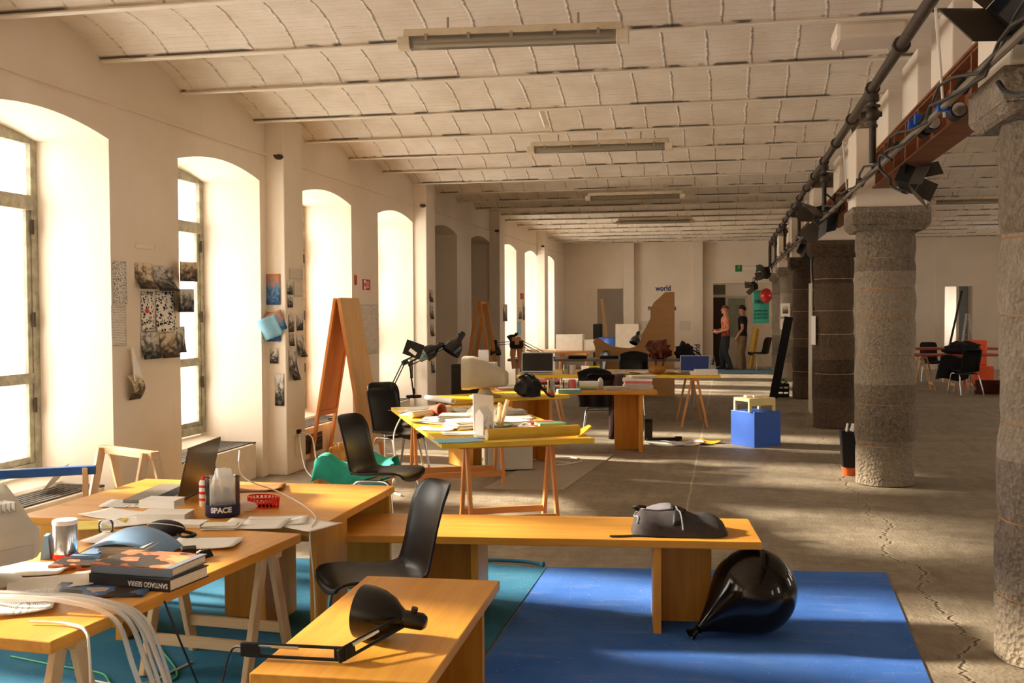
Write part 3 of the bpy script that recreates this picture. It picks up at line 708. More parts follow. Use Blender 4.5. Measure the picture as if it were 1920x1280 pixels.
def desk_lamp(label, A, B, D, aim, s=1.0, base=None, cat='lamp', group=None):
    """balanced-arm desk lamp: double rods A-B and B-D (world points), shade at D shining along aim"""
    A, B, D = Vector(A), Vector(B), Vector(D); e = thing('desk_lamp', label, cat, A, group=group); L = lambda p: Vector(p)-A
    def arm(p, q, name, dbl):
        b = MB(); u = (q-p).normalized(); side = Vector((-u.y, u.x, 0)); side = side.normalized() if side.length > 0.05 else Vector((1, 0, 0))
        nn = u.cross(side).normalized()*0.020
        for k in ((-1, 1) if dbl else (0,)): b.tube([p+nn*k, q+nn*k], 0.0058 if dbl else 0.0095, 8)
        b.build(name, M_BLACK, e, smooth=True)
    arm(L(A), L(B), 'lower_arm', True); arm(L(B), L(D), 'upper_arm', True)
    j = MB()
    for p, q in ((A, B), (B, D)):
        u = (q-p).normalized(); j.bar(L(p)-u*0.02, L(p)+u*0.05, 0.014, 0.046)
        j.bar(L(q)-u*0.03, L(q)+u*0.012, 0.012, 0.044)
    j.each('joint', M_BLACK, e, bevel=0.003)
    sp = MB()
    u = (B-A).normalized(); sp.tube([L(A)+u*0.03+Vector((0.014, 0, 0.016)), L(A)+u*0.17+Vector((0.014, 0, 0.014))], 0.007, 8)
    u2 = (D-B).normalized(); sp.tube([L(B)+u2*0.02+Vector((0.012, 0.01, 0.02)), L(B)+u2*0.14+Vector((0.012, 0.01, 0.018))], 0.006, 8)
    sp.each('spring', M_CHROME, e, smooth=True)
    d = Vector(aim).normalized(); mt = Matrix.Translation(L(D)) @ d.to_track_quat('-Z', 'Y').to_matrix().to_4x4()
    b = MB(); pr = [(0.026, 0.05), (0.030, 0.03), (0.046, 0.005), (0.068, -0.02), (0.085, -0.06), (0.094, -0.105), (0.095, -0.135)]
    b.lathe([(r*s, (z-0.04)*s) for r, z in pr[1:]]+[(r*s*0.965, (z-0.04)*s) for r, z in reversed(pr[1:])], 28, mt); sh_ = b.build('shade', M_BLACKG, e, smooth=True)
    b = MB(); b.lathe([(0.0, 0.075*s), (0.022*s, 0.072*s), (0.030*s, 0.06*s), (0.031*s, -0.015*s)], 20, mt); b.cyl(mt @ Vector((0, 0, 0.02*s)), mt @ Vector((0, 0.045*s, 0.03*s)), 0.012*s, 8); b.build('lamp_holder', M_BLACKG, e, smooth=True)
    b = MB(); b.ball((0, 0, -0.065*s), 0.028*s, 12, 8, M=mt); b.build('bulb', M_WHITE, sh_, smooth=True)
    if base:
        b = MB(); z = L((A.x, A.y, base)).z
        b.cyl((0, 0, 0.02), (0, 0, z), 0.009, 8); b.lathe([(0.085, z), (0.085, z+0.022), (0.078, z+0.028), (0.02, z+0.03)], 24); b.build('lamp_base', M_BLACK, e, smooth=True)
    return e

def book(label, loc, rz, w, d, h, cover, group=None, tilt=0.0, cat='book', name='book'):
    """closed book lying flat, spine along local -y side; loc is the middle of its underside"""
    e = thing(name, label, cat, loc, group=group, rot=(tilt, 0, rz))
    b = MB(); b.box(-w/2, w/2, -d/2, d/2, 0, 0.003); b.box(-w/2, w/2, -d/2, d/2, h-0.003, h); b.box(-w/2, w/2, -d/2, -d/2+0.004, 0.003, h-0.003); b.build('cover', cover, e)
    MB().box(-w/2+0.004, w/2-0.004, -d/2+0.005, d/2-0.005, 0.0031, h-0.0031).build('pages', M_PAGES, e)
    return e
def sheet(label, loc, rz, w, d, mat=None, curl=0.0, name='paper_sheet', cat='paper', group=None, tilt=(0, 0), seed=0, th=0.0012):
    r = random.Random(seed); ph = r.uniform(0, 6); c2 = r.uniform(0.2, 1)
    def f(u, v):
        x, y = (u-0.5)*w, (v-0.5)*d
        return (x, y, 0.002+curl*(abs(u-0.5)*2)**2.2*(0.6+0.4*math.sin(ph+v*3))+curl*0.5*c2*(v**3))
    o = MB().grid(f, 8, 8).build(name, mat or M_WHITE, None, smooth=True, solid=th)
    place(o, loc, rot=(tilt[0], tilt[1], rz)); return tag(o, label, cat, group)
def paper_stack(label, loc, rz, w, d, n, group=None, mats=None, seed=1, th=0.004, name='paper_stack', cat='papers', mess=0.12):
    """untidy pile of sheets as one thing"""
    r = random.Random(seed); ms = mats or [M_WHITE, M_PAGES, M_GREYP]; b = MB()
    e = thing(name, label, cat, loc, rz, group)
    bs = [MB() for _ in ms]
    for k in range(n):
        q = RZ(r.uniform(-mess, mess)) @ TR(r.uniform(-0.015, 0.015), r.uniform(-0.015, 0.015), k*th)
        bs[k % len(ms)].box(-w/2, w/2, -d/2, d/2, 0.0003, th*0.85, q)
    for x, mt in zip(bs, ms):
        if x.v: x.build('sheets', mt, e)
    return e
M_GREYP = plain('grey_paper', rgb(196, 192, 188), 0.8, var=0.1)
def print_mat(name, kind, seed, c=None, bgc=None):
    """printed paper: patches of tone inside a white margin"""
    a = NB(name, 0.55, spec=0.25); co = a.coord('Generated'); o = a.sep(co)
    pal = c or [rgb(30, 30, 30), rgb(110, 106, 100), rgb(214, 210, 202)]
    mp = a.mapping(co, (1, 1, 1), loc=(seed*1.7, seed*0.9, 0))
    if kind == 'photo':
        f = a.noise(a.mapping(co, (3.0, 3.0, 3.6), loc=(seed*1.7, seed*0.9, seed)), 1.1, 6, 0.65)
        g = a.math('ADD', a.math('MULTIPLY', f, 0.75), a.math('MULTIPLY', o[2], 0.28))
        col = a.ramp(g, [(0.40, pal[0]), (0.50, pal[1]), (0.62, pal[2])])
    elif kind == 'map':
        v = a.node('ShaderNodeTexVoronoi', feature='DISTANCE_TO_EDGE'); v.inputs['Scale'].default_value = 3.2 if seed > 5 else 5; a.link(a.mapping(co, (2, 2, 3), loc=(seed, 0, 0)), v.inputs['Vector'])
        col = a.ramp(v.outputs['Distance'], [(0.06, pal[2]), (0.10, pal[0]), (0.30, pal[0]), (0.36, pal[1])], 'CONSTANT')
        f = a.noise(a.mapping(co, (2.5, 2.5, 4) if seed > 5 else (7, 7, 10)), 2, 2); col = a.mix(a.ramp(f, [(0.48, (0, 0, 0)), (0.52, (1, 1, 1))]), col, pal[2])
    elif kind == 'text':
        ln = a.math('PINGPONG', o[2], 0.02); f = a.noise(a.mapping(co, (60, 60, 30)), 1.0, 2)
        col = a.mix(a.math('MULTIPLY', a.math('GREATER_THAN', ln, 0.012), a.math('GREATER_THAN', f, 0.5)), pal[2], pal[0])
    elif kind == 'dots':
        f = a.noise(a.mapping(co, (16, 16, 30)), 1.4, 3, 0.7); col = a.ramp(f, [(0.58, pal[2]), (0.63, pal[1]), (0.72, pal[0])])
    elif kind == 'cover':
        f = a.noise(a.mapping(co, (2.4, 2.4, 1), loc=(seed, seed*2, 0)), 1.0, 2, 0.4); col = a.ramp(f, [(0.42, pal[0]), (0.47, pal[1]), (0.58, pal[2])], 'CONSTANT')
    a.color(col); return a.m

# ------------------------------------------------------------ foreground: mats, benches, tables, chair, balloon
def mat_carpet(name, c1, c2, c3):
    a = NB(name, 0.95, spec=0.1); co = a.coord()
    f = a.noise(co, 1.5, 5, 0.6); g = a.noise(co, 160, 2); k = a.noise(a.mapping(co, (1, 4, 1)), 2.6, 4, 0.7)
    col = a.ramp(f, [(0.3, c1), (0.7, c2)]); col = a.mix(a.math('MULTIPLY', a.ramp(k, [(0.55, (0, 0, 0)), (0.75, (1, 1, 1))]), 0.4), col, c3)
    sp = a.ramp(a.noise(co, 55, 1), [(0.74, (0, 0, 0)), (0.77, (1, 1, 1))]); col = a.mix(a.math('MULTIPLY', sp, 0.5), col, rgb(190, 190, 190))
    a.color(col); a.bump(a.math('ADD', g, a.math('MULTIPLY', f, 3)), 0.35, 0.006); return a.m
M_BLUEMAT = mat_carpet('carpet_blue', rgb(58, 106, 192), rgb(82, 128, 210), rgb(140, 152, 186))
M_TEALMAT = mat_carpet('carpet_teal', rgb(42, 102, 136), rgb(68, 130, 164), rgb(104, 130, 142))
o = MB().prism([(-1.128, 6.72), (0.975, 6.95), (0.93, 5.9), (0.80, 3.2), (-1.12, 3.0), (-1.125, 5.5)], 0.001, 0.007).build('floor_mat', M_BLUEMAT)
tag(o, 'blue carpet mat on the concrete beneath the black balloon and bench end', 'mat')
e = thing('floor_mat', 'teal carpet mat with curled far edge under the left work tables', 'mat', (0, 0, 0))
MB().prism([(-1.135, 6.70), (-1.80, 6.76), (-3.55, 6.6), (-4.1, 5.9), (-4.2, 2.2), (-1.14, 2.2), (-1.14, 5.5)], 0.001, 0.0065).build('carpet', M_TEALMAT, e)
b = MB(); b.tube(spline([(-1.80, 6.77, 0.014), (-1.45, 6.79, 0.02), (-1.25, 6.76, 0.022), (-1.155, 6.72, 0.02)], 5), [0.012]*15+[0.02], 10); b.build('rolled_edge', M_TEALMAT, e, smooth=True)

# long low bench across the picture
BZ = 0.49
p1 = (0.174, 5.453, 0.490); p0 = (-2.179, 5.235, 0.490); q1 = (0.189, 5.914, 0.490)
L, a = frame_of(p0, p1); L += 0.02
ox, oy = p1[0]-L*math.cos(a), p1[1]-L*math.sin(a)
bw = 0.60
BENCH_A = a
board_table('plank_bench', 'long honey pine plank bench across the room carrying the grey backpack', 'bench', (ox, oy, 0), a, L, bw, BZ, [(L-0.52, 1, 0.02, 0.42, 0.27), (L-1.47, -1, 0.10, 0.40, 0.40)])

# front plank table with the lying lamp
DZ = 0.50
c = [(-0.952, 4.422, 0.500), (-0.911, 3.171, 0.500), (-1.504, 3.120, 0.500), (-1.469, 4.394, 0.500)]
L, a = frame_of(c[2], c[3])
board_table('plank_table', 'honey pine plank table in front carrying the lying black lamp', 'table', (c[1][0], c[1][1], 0), math.atan2(c[0][1]-c[1][1], c[0][0]-c[1][0]), 1.27, 0.59, DZ, [(1.10, -1, 0.04, 0.40, 0.55), (0.25, 1, 0.04, 0.40, 0.3)])

# left work tables
TZ = 0.62
n0 = (-2.092, 2.984, 0.620); n1 = (-1.949, 4.663, 0.620)
L, a = frame_of(n0, n1); T1A = a
e = thing('work_table', 'cluttered honey pine work table on pale trestles at the lower left', 'table', (n0[0], n0[1], 0), a)
MB().box(-0.0, L, 0, 0.92, TZ-0.042, TZ).build('tabletop', W_HONEY['x'], e, bevel=0.004)
tc = lambda u, v: (n0[0]+u*math.cos(a)-v*math.sin(a), n0[1]+u*math.sin(a)+v*math.cos(a), 0.0065)
trestle('pale trestle holding the far end of the cluttered left table', tc(L-0.14, 0.36), a-PI/2, 0.64, TZ-0.042, 0.40, low=0.16)
trestle('pale trestle holding the near end of the cluttered left table', tc(0.20, 0.36), a-PI/2, 0.64, TZ-0.042, 0.40, low=0.16)
board_table('work_table', 'honey pine plank table carrying the open laptop behind the cluttered left table', 'table', (-3.55, 4.80, 0), 0.0, 1.62, 1.24, TZ, [(1.20, -1, 0.30, 0.40, 0.30), (0.55, -1, 0.03, 0.35, 0.55), (1.58, -1, 0.06, 0.42, 0.05)])
MB().box(1.26, 1.60, 1.19, 1.23, 0.0, TZ-0.04).build('leg_board', W_HONEY['z'], bpy.data.objects['work_table.001'], bevel=0.003)

shell_chair('black plastic shell chair pulled up to the left table beside the front plank table', (-1.575, 4.66, 0.0065), PI+0.66); bpy.data.objects['shell_chair'].scale = (0.97, 0.97, 0.97)

# black balloon
def balloon():
    ctr = Vector((0.135, 5.52, 0.224)); tip = Vector((-0.175, 5.37, 0.03)); ax = (tip-ctr); L = ax.length
    e = thing('balloon', 'big glossy black pear shaped balloon resting on the blue mat', 'balloon', (ctr.x, ctr.y, 0.007))
    mt = TR(0, 0, ctr.z-0.007) @ ax.normalized().to_track_quat('Z', 'Y').to_matrix().to_4x4()
    r = 0.216; pr = []
    for k in range(25):
        t = (PI-math.acos(r/L))*k/24; pr.append((max(1e-5, r*math.sin(t)), -r*math.cos(t)))
    z0, r0 = pr[-1][1], pr[-1][0]
    for k in range(1, 13):
        t = k/12; z = z0+(L-0.05-z0)*t; pr.append((r0*(1-t)*(1-0.25*t*t)+0.019*t, z))
    MB().lathe(pr, 48, mt).build('skin', M_BALLOON, e, smooth=True)
    zz = L-0.05
    MB().lathe([(0.018, zz-0.005), (0.026, zz+0.005), (0.016, zz+0.015), (0.022, zz+0.035), (0.034, zz+0.055), (0.030, zz+0.058), (0.014, zz+0.03)], 20, mt).build('knotted_neck', M_BALLOON, e, smooth=True)
M_BALLOON = plain('balloon_rubber_black', rgb(18, 13, 9), 0.10, var=0.05, spec=0.42)
balloon()

# grey backpack lying on the bench
def backpack():
    c = (-0.247, 5.586, 0.490)
    e = thing('backpack', 'dark grey backpack lying on the plank bench', 'backpack', (c[0], c[1]+0.06, BZ), BENCH_A)
    m1 = plain('backpack_fabric', rgb(58, 52, 54), 0.85, var=0.2, scale=30); m2 = plain('backpack_grey_panel', rgb(128, 124, 132), 0.8, var=0.1, scale=30)
    def f(u, v):
        x = (u-0.5)*0.50; y = (v-0.5)*0.34
        ex = max(0, 1-(abs(u-0.5)*2)**3.2)**0.45; ey = max(0, 1-(abs(v-0.5)*2)**2.6)**0.5
        h = 0.125*ex*ey*(1.12-0.55*u)+0.012*math.sin(u*13+v*4)*ex*ey+0.008*math.sin(v*17+u*9)*ex*ey
        if u < 0.12: h *= 1.05
        return (x*(0.92+0.08*ey), y*(0.7+0.3*ex), h+0.003)
    b = MB(); b.grid(f, 26, 20)
    b.grid(lambda u, v: (f(u, v)[0], f(u, v)[1], 0.002), 26, 20)
    b.build('bag_body', m1, e, smooth=60)
    MB().grid(lambda u, v: (lambda p: (p[0], p[1], p[2]+0.006))(f(0.10+0.34*u, 0.42+0.34*v)), 10, 6).build('top_panel', m2, e, smooth=True, solid=0.006)
    MB().grid(lambda u, v: (lambda p: (p[0], p[1], p[2]+0.004))(f(0.42+0.10*u+0.1*v, 0.06+0.9*v)), 4, 16).build('side_strap', M_BLACK, e, smooth=True, solid=0.004)
    MB().tube([Vector(f(0.05+0.02*math.sin(t), 0.08+0.84*t/12))+Vector((0, 0, 0.004)) for t in range(13)], 0.005, 6).build('piping', m2, e, smooth=True)
    MB().tube([Vector(f(0.53-0.06*t/12, 0.02+0.5*t/12))+Vector((0, 0, 0.004)) for t in range(13)], 0.005, 6).build('piping', m2, e, smooth=True)
    b = MB(); pts = spline([(0.0, -0.13, 0.01), (-0.10, -0.16, 0.006), (-0.22, -0.15, 0.006), (-0.30, -0.17, 0.006), (-0.36, -0.175, 0.006)], 6)
    b.add([p+Vector((0, dy, 0)) for p in pts for dy in (-0.012, 0.012)], [(2*i, 2*i+2, 2*i+3, 2*i+1) for i in range(len(pts)-1)]); b.build('shoulder_strap', M_BLACK, e, solid=0.004)
    b = MB(); b.tube(spline([(-0.21, 0.03, 0.105), (-0.235, 0.02, 0.12), (-0.21, 0.0, 0.13), (-0.17, 0.0, 0.125)], 6), 0.008, 8); b.build('carry_handle', M_BLACK, e, smooth=True)
backpack()

# lamp lying on the front plank table
desk_lamp('black balanced-arm lamp lying on the front plank table', (-1.574, 3.289, 0.530), (-1.238, 3.300, 0.530), (-1.099, 3.558, 0.580), (-0.82, 0.12, 0.06), 1.0)
cable('black lamp cord hanging off the front plank table', [(-1.566, 3.305, 0.520), (-1.66, 3.35, 0.50), (-1.70, 3.32, 0.3), (-1.74, 3.3, 0.02)], 0.004, M_BCABLE)

# ---- clutter of the left table (table top at z = 0.62)
M_KRAFT = plain('kraft_brown', rgb(150, 98, 40), 0.7, var=0.12)
M_TIN = plain('tin_brushed', rgb(200, 204, 208), 0.22, metal=0.9, var=0.08)
M_RED = plain('red_plastic', rgb(222, 34, 24), 0.35, var=0.06)
M_LBLUE = plain('folder_blue', rgb(120, 160, 204), 0.6, var=0.06)
M_BCOVER = plain('book_black_cover', rgb(20, 20, 22), 0.35)
M_SLATE = plain('book_slate_cover', rgb(110, 122, 140), 0.45)
M_GREYPL = plain('computer_grey_plastic', rgb(206, 204, 194), 0.5, var=0.04)
def mat_film(name):
    a = NB(name); a.n.remove(a.b); out = a.n['Material Output']
    t = a.node('ShaderNodeBsdfTransparent'); d = a.node('ShaderNodeBsdfTranslucent'); d.inputs[0].default_value = (0.95, 0.94, 0.92, 1); f = a.node('ShaderNodeBsdfDiffuse'); f.inputs[0].default_value = (0.9, 0.9, 0.88, 1)
    g = a.node('ShaderNodeBsdfGlossy'); g.inputs['Roughness'].default_value = 0.15
    def mx(k, x, y):
        m_ = a.node('ShaderNodeMixShader'); m_.inputs[0].default_value = k; a.link(x.outputs[0], m_.inputs[1]); a.link(y.outputs[0], m_.inputs[2]); return m_
    a.link(mx(0.12, mx(0.55, t, mx(0.5, d, f)), g).outputs[0], out.inputs[0]); return a.m
M_CLEARP = mat_glass('clear_plastic', 0.10, (0.94, 0.95, 0.95, 1), 0.08)
M_FILM = mat_film('plastic_film')
M_COVER1 = print_mat('cover_red_orange', 'cover', 3, [rgb(58, 48, 42), rgb(190, 110, 78), rgb(202, 150, 98)])
M_COVER2 = print_mat('cover_magazine', 'cover', 7, [rgb(60, 44, 34), rgb(90, 120, 170), rgb(214, 196, 180)])
M_TEXT = print_mat('printed_text', 'text', 1, [rgb(90, 90, 90), rgb(150, 150, 150), rgb(240, 238, 233)])
TX = math.atan2(1, 0)

# large books overhanging the edge
bk = thing('book', 'thick black book with white spine lettering, lowest at the table edge', 'book', (-2.185, 3.735, TZ+0.001), -0.12)
b = MB(); w, d, h = 0.36, 0.25, 0.046
b.box(-w/2, w/2, -d/2, d/2, 0, 0.004); b.box(-w/2, w/2, -d/2, d/2, h-0.004, h); b.box(-w/2, w/2, -d/2, -d/2+0.006, 0.004, h-0.004); cv_ = b.build('cover', M_BCOVER, bk)
MB().box(-w/2+0.005, w/2-0.004, -d/2+0.007, d/2-0.006, 0.0041, h-0.0041).build('pages', M_PAGES, bk)
M_LETTER = plain('white_lettering', rgb(235, 235, 235), 0.5)
t = text_mesh('spine_lettering', 'SANTIAGO SIERRA', 0.027, M_LETTER, cv_, 0.78, 0.0004, bold=0.0004); t.location = (0.085, -d/2-0.0006, 0.023); t.rotation_euler = (-PI/2, PI, 0); t.rotation_euler = (Matrix.Rotation(PI, 4, 'Y') @ Matrix.Rotation(PI/2, 4, 'X')).to_euler()
bk2 = thing('book', 'slate blue book with black and orange cover lying on the black book', 'book', (-2.195, 3.755, TZ+0.0475), -0.06)
w, d, h = 0.35, 0.25, 0.034
b = MB(); b.box(-w/2, w/2, -d/2, d/2, 0, 0.004); b.box(-w/2, w/2, -d/2, -d/2+0.006, 0.004, h-0.004); b.box(w/2-0.03, w/2, -d/2, d/2, h-0.004, h+0.0008); b.build('cover', M_SLATE, bk2, bevel=0.0015)
MB().box(-w/2, w/2-0.032, -d/2, d/2, h-0.0039, h).build('front_picture', M_COVER1, bk2)
MB().box(-w/2+0.005, w/2-0.006, -d/2+0.007, d/2-0.006, 0.0041, h-0.004).build('pages', M_PAGES, bk2)
book('thin red book under the blue folder edge', (-2.592, 3.934, 0.620)[:2]+(TZ+0.001,), 0.2, 0.22, 0.2, 0.02, M_COVER1)
sheet('open magazine with brown and blue pictures beside the black book', (-2.285, 3.565, 0.620)[:2]+(TZ,), 0.25, 0.36, 0.2, M_COVER2, 0.006, 'magazine', 'magazine', th=0.004)
# folder arched open over its papers
fl = thing('document_folder', 'pale blue document folder bulging open with papers on the left table', 'folder', (-2.512, 4.123, 0.620)[:2]+(TZ,), 0.15)
MB().box(-0.20, 0.16, -0.13, 0.13, 0.001, 0.004).build('folder_back', M_LBLUE, fl)
def ff(u, v):
    x = -0.17+0.36*u; return (x, -0.13+0.26*v, 0.012+0.085*math.sin(PI*min(1, u*0.95+0.05))**0.8*(0.75+0.25*v))
MB().grid(ff, 14, 6).build('folder_flap', M_LBLUE, fl, smooth=True, solid=0.003)
bb = MB(); rr = random.Random(5)
for k in range(9): bb.box(-0.07+rr.uniform(-0.02, 0.01), 0.13+rr.uniform(-0.02, 0.02), -0.125, 0.12, 0.006+k*0.0062, 0.0105+k*0.0062)
bb.build('papers', M_GREYP, fl)
MB().box(-0.175, -0.05, -0.165, -0.132, 0.0, 0.035).build('side_pocket', M_LBLUE, fl, bevel=0.003)

cn = thing('tin_canister', 'brushed metal tin canister with red base on the left table', 'canister', (-2.742, 4.022, 0.620)[:2]+(TZ,))
MB().lathe([(0.050, 0.022), (0.050, 0.145), (0.046, 0.15)], 28).build('can_wall', M_TIN, cn, smooth=True)
MB().lathe([(0.047, 0.0), (0.052, 0.003), (0.052, 0.022), (0.049, 0.025)], 28).build('red_base', M_RED, cn, smooth=True)
MB().lathe([(0.0, 0.166), (0.049, 0.164), (0.0515, 0.158), (0.0515, 0.146), (0.050, 0.146)], 28).build('lid', M_WHITE, cn, smooth=True)

# boxy computer monitor seen from behind at the left border
def crt(label, loc, rz, s=1.0, mat=None, H=0.38):
    """tube monitor, screen towards local -x, body narrowing towards +x"""
    e = thing('tube_monitor', label, 'monitor', loc, rz); mt = mat or M_GREYPL; w = 0.21*s; z0 = 0.07*s; z1 = H*s
    b = MB(); secs = [(-0.20, 1.0, z0, z1), (-0.13, 1.0, z0, z1), (-0.10, 0.97, z0+0.01, z1-0.005), (0.02, 0.80, z0+0.02, z1-0.05*s), (0.14, 0.62, z0+0.03, z1-0.11*s), (0.20, 0.58, z0+0.035, z1-0.14*s), (0.215, 0.50, z0+0.05, z1-0.16*s)]
    o = []
    for x, k, a_, c_ in secs:
        for j in range(16):
            t = 2*PI*j/16; cx = abs(math.cos(t))**0.35*(1 if math.cos(t) > 0 else -1); cz = abs(math.sin(t))**0.35*(1 if math.sin(t) > 0 else -1)
            o.append((x*s, w*k*cx, (a_+c_)/2+(c_-a_)/2*cz))
    b.add(o, [(i*16+j, i*16+(j+1) % 16, (i+1)*16+(j+1) % 16, (i+1)*16+j) for i in range(len(secs)-1) for j in range(16)]+[tuple(range(15, -1, -1)), tuple(range((len(secs)-1)*16, len(secs)*16))])
    b.build('casing', mt, e, smooth=35)
    MB().box(-0.2035*s, -0.199*s, -w*0.84, w*0.84, z0+0.05*s, z1-0.04*s).build('screen', M_BLACKG, e)
    MB().lathe([(0.15*s, 0.0), (0.15*s, 0.012), (0.07*s, 0.03*s), (0.05*s, z0+0.01)], 24).build('stand', mt, e, smooth=True)
    v = MB()
    for k in range(9): v.box(0.03*s, 0.11*s, (-0.08+0.02*k)*s-0.003, (-0.08+0.02*k)*s+0.003, z1-0.10*s, z1-0.058*s)
    v.build('vent_slots', M_GREYP, e)
    return e
mn = crt('pale grey tube monitor seen from behind at the left picture border', (-2.79, 3.56, TZ), -0.35, 0.98)
MB().box(0.2135, 0.2165, -0.07, 0.08, 0.115, 0.165).build('type_label', M_GREYP, mn)
sheet('printed white sheet with lines of text drooping at the near table end', (-2.439, 3.341, 0.620)[:2]+(TZ+0.012,), 0.5, 0.21, 0.30, M_TEXT, 0.01, seed=3, tilt=(0.02, -0.03))

# bundle of clear tubing spilling off the edge
tb = thing('clear_tubing', 'bundle of clear plastic tubing spilling over the left table edge', 'tubing', (-2.3, 3.3, TZ))
rr = random.Random(2)
for k in range(7):
    ox_, oy_ = rr.uniform(-0.02, 0.02), rr.uniform(-0.05, 0.05)
    pts = [(-0.45, 0.05+oy_, 0.02), (-0.2, 0.03+oy_, 0.022+0.012*(k % 3)), (0.08, 0.02+oy_, 0.03+0.012*(k % 2)), (0.27+ox_, 0.02+oy_, -0.01), (0.36+ox_*2, oy_*0.8, -0.16), (0.42+ox_*2, oy_*0.6, -0.38+0.05*rr.random()), (0.44+ox_*3, oy_*0.5, -0.55+0.05*rr.random()), (0.36+ox_*6, oy_, -0.60)]
    MB().tube(spline(pts, 6), 0.006+0.003*(k % 2), 8).build('tube', M_FILM, tb, smooth=True)

# open laptop with its lid turned away
def laptop(label, loc, rz, w=0.35, d=0.245, ang=105, lid=None, base=None, screen=None, key=True):
    """hinge along local y; base reaches to -x; lid leans by ang degrees from the base"""
    e = thing('laptop', label, 'laptop', loc, rz); lid = lid or M_LAP; base = base or M_LAPB
    MB().box(-d, 0, -w/2, w/2, 0.004, 0.022).build('base', base, e, bevel=0.004); bs_ = C.objects[-1]
    k = MB()
    for i in range(5):
        for j in range(12): k.box(-d*0.42+i*0.019-0.02, -d*0.42+i*0.019-0.005, -w*0.42+j*w*0.07, -w*0.42+j*w*0.07+w*0.058, 0.022, 0.0245)
    k.build('keyboard', M_BLACK, bs_)
    mt = TR(0.004, 0, 0.02) @ RY(R(ang-90))
    MB().box(-0.004, 0.006, -w/2, w/2, 0, d*0.97, mt).build('lid', lid, e, bevel=0.003); ld_ = C.objects[-1]
    MB().box(-0.0048, -0.004, -w/2+0.012, w/2-0.012, 0.018, d*0.97-0.014, mt).build('screen', screen or M_BLACKG, ld_)
    return e
M_LAP = plain('laptop_dark_bronze', rgb(78, 64, 48), 0.35, metal=0.3, var=0.05); M_LAPB = plain('laptop_grey', rgb(140, 132, 122), 0.4, metal=0.3)
laptop('dark laptop standing open on the plank table, lid back to us', (-2.955, 5.53, TZ), 0.14, 0.52, 0.30, 103)

# clear tub with lettering, and a plastic bag in it
tub = thing('plastic_tub', 'clear plastic tub lettered in white, holding a plastic bag', 'tub', (-2.518, 5.011, 0.620)[:2]+(TZ,))
MB().lathe([(0.0, 0.003), (0.082, 0.003), (0.086, 0.012), (0.086, 0.19), (0.090, 0.195), (0.086, 0.198), (0.084, 0.19), (0.083, 0.014)], 36).build('tub_wall', M_CLEARP, tub, smooth=True)
MB().lathe([(0.0867, 0.006), (0.0867, 0.062)], 36).build('printed_band', print_mat('band_navy', 'dots', 2, [rgb(150, 150, 180), rgb(70, 66, 110), rgb(34, 30, 66)]), tub, smooth=True)
tx = text_mesh('lettering', 'SPACE', 0.036, M_LETTER, None, 1.05, 0.0, bold=0.0018)
for v in tx.data.vertices:
    aa = v.co.x/0.088-0.5; x_, y_ = v.co.x, v.co.y; v.co = Vector((0.0882*math.sin(aa+0.86), -0.0882*math.cos(aa+0.86), 0.040+y_))
tx.parent = tub
bg_ = MB(); bg_.grid(lambda u, v: (lambda t, z: ((0.05+0.018*math.sin(t*5+z*30))*math.cos(t)*(1-max(0, z-0.12)*3.5), (0.05+0.018*math.cos(t*4+z*25))*math.sin(t)*(1-max(0, z-0.12)*3.5), 0.02+z))(2*PI*u, 0.22*v), 24, 10)
o = tag(place(bg_.build('plastic_bag', M_FILM, None, smooth=True), (-2.518, 5.011, 0.620)[:2]+(TZ,)), 'crumpled clear plastic bag stuffed in the lettered tub', 'bag')
sc = thing('spray_can', 'white spray can with red bands behind the clear tub', 'can', (-2.741, 5.243, 0.620)[:2]+(TZ,))
MB().lathe([(0.024, 0.0), (0.026, 0.003), (0.026, 0.125), (0.02, 0.14)], 20).build('can_wall', M_WHITE, sc, smooth=True)
b = MB()
for z in (0.03, 0.065, 0.1): b.lathe([(0.0263, z), (0.0263, z+0.014)], 20)
b.each('red_band', M_RED, sc, smooth=True)
MB().lathe([(0.014, 0.14), (0.014, 0.16), (0.0, 0.162)], 14).build('cap', M_RED, sc, smooth=True)
# red perforated basket
bs = thing('basket', 'red perforated plastic basket on the plank table', 'basket', (-2.413, 5.268, 0.620)[:2]+(TZ,), -0.15)
b = MB()
for z, k in ((0.004, 1.0), (0.03, 1.03), (0.056, 1.06)):
    b.tube([(0.085*k*math.cos(2*PI*j/24), 0.055*k*math.sin(2*PI*j/24), z) for j in range(25)], 0.004, 6)
for j in range(24):
    t = 2*PI*j/24; b.bar((0.085*math.cos(t), 0.055*math.sin(t), 0.003), (0.09*math.cos(t+0.13), 0.058*math.sin(t+0.13), 0.056), 0.006, 0.003); b.bar((0.085*math.cos(t), 0.055*math.sin(t), 0.003), (0.09*math.cos(t-0.13), 0.058*math.sin(t-0.13), 0.056), 0.006, 0.003)
b.lathe([(0.0, 0.002), (0.084, 0.002)], 24, Matrix.Diagonal((1, 0.65, 1, 1))); b.build('basket_mesh', M_RED, bs)
sheet('brown card envelope lying behind the red basket', (-2.710, 5.800, 0.620)[:2]+(TZ,), 0.3, 0.34, 0.24, M_KRAFT, 0.02, 'envelope', 'envelope', seed=4, th=0.003)
o = tag(place(MB().ball((0, 0, 0.0), 0.05, 14, 8, (1.2, 0.8, 0.5)).build('plastic_bag', M_FILM, None, smooth=True), (-2.450, 5.140, 0.620)[:2]+(TZ+0.026,)), 'small crumpled clear bag beside the red basket', 'bag')
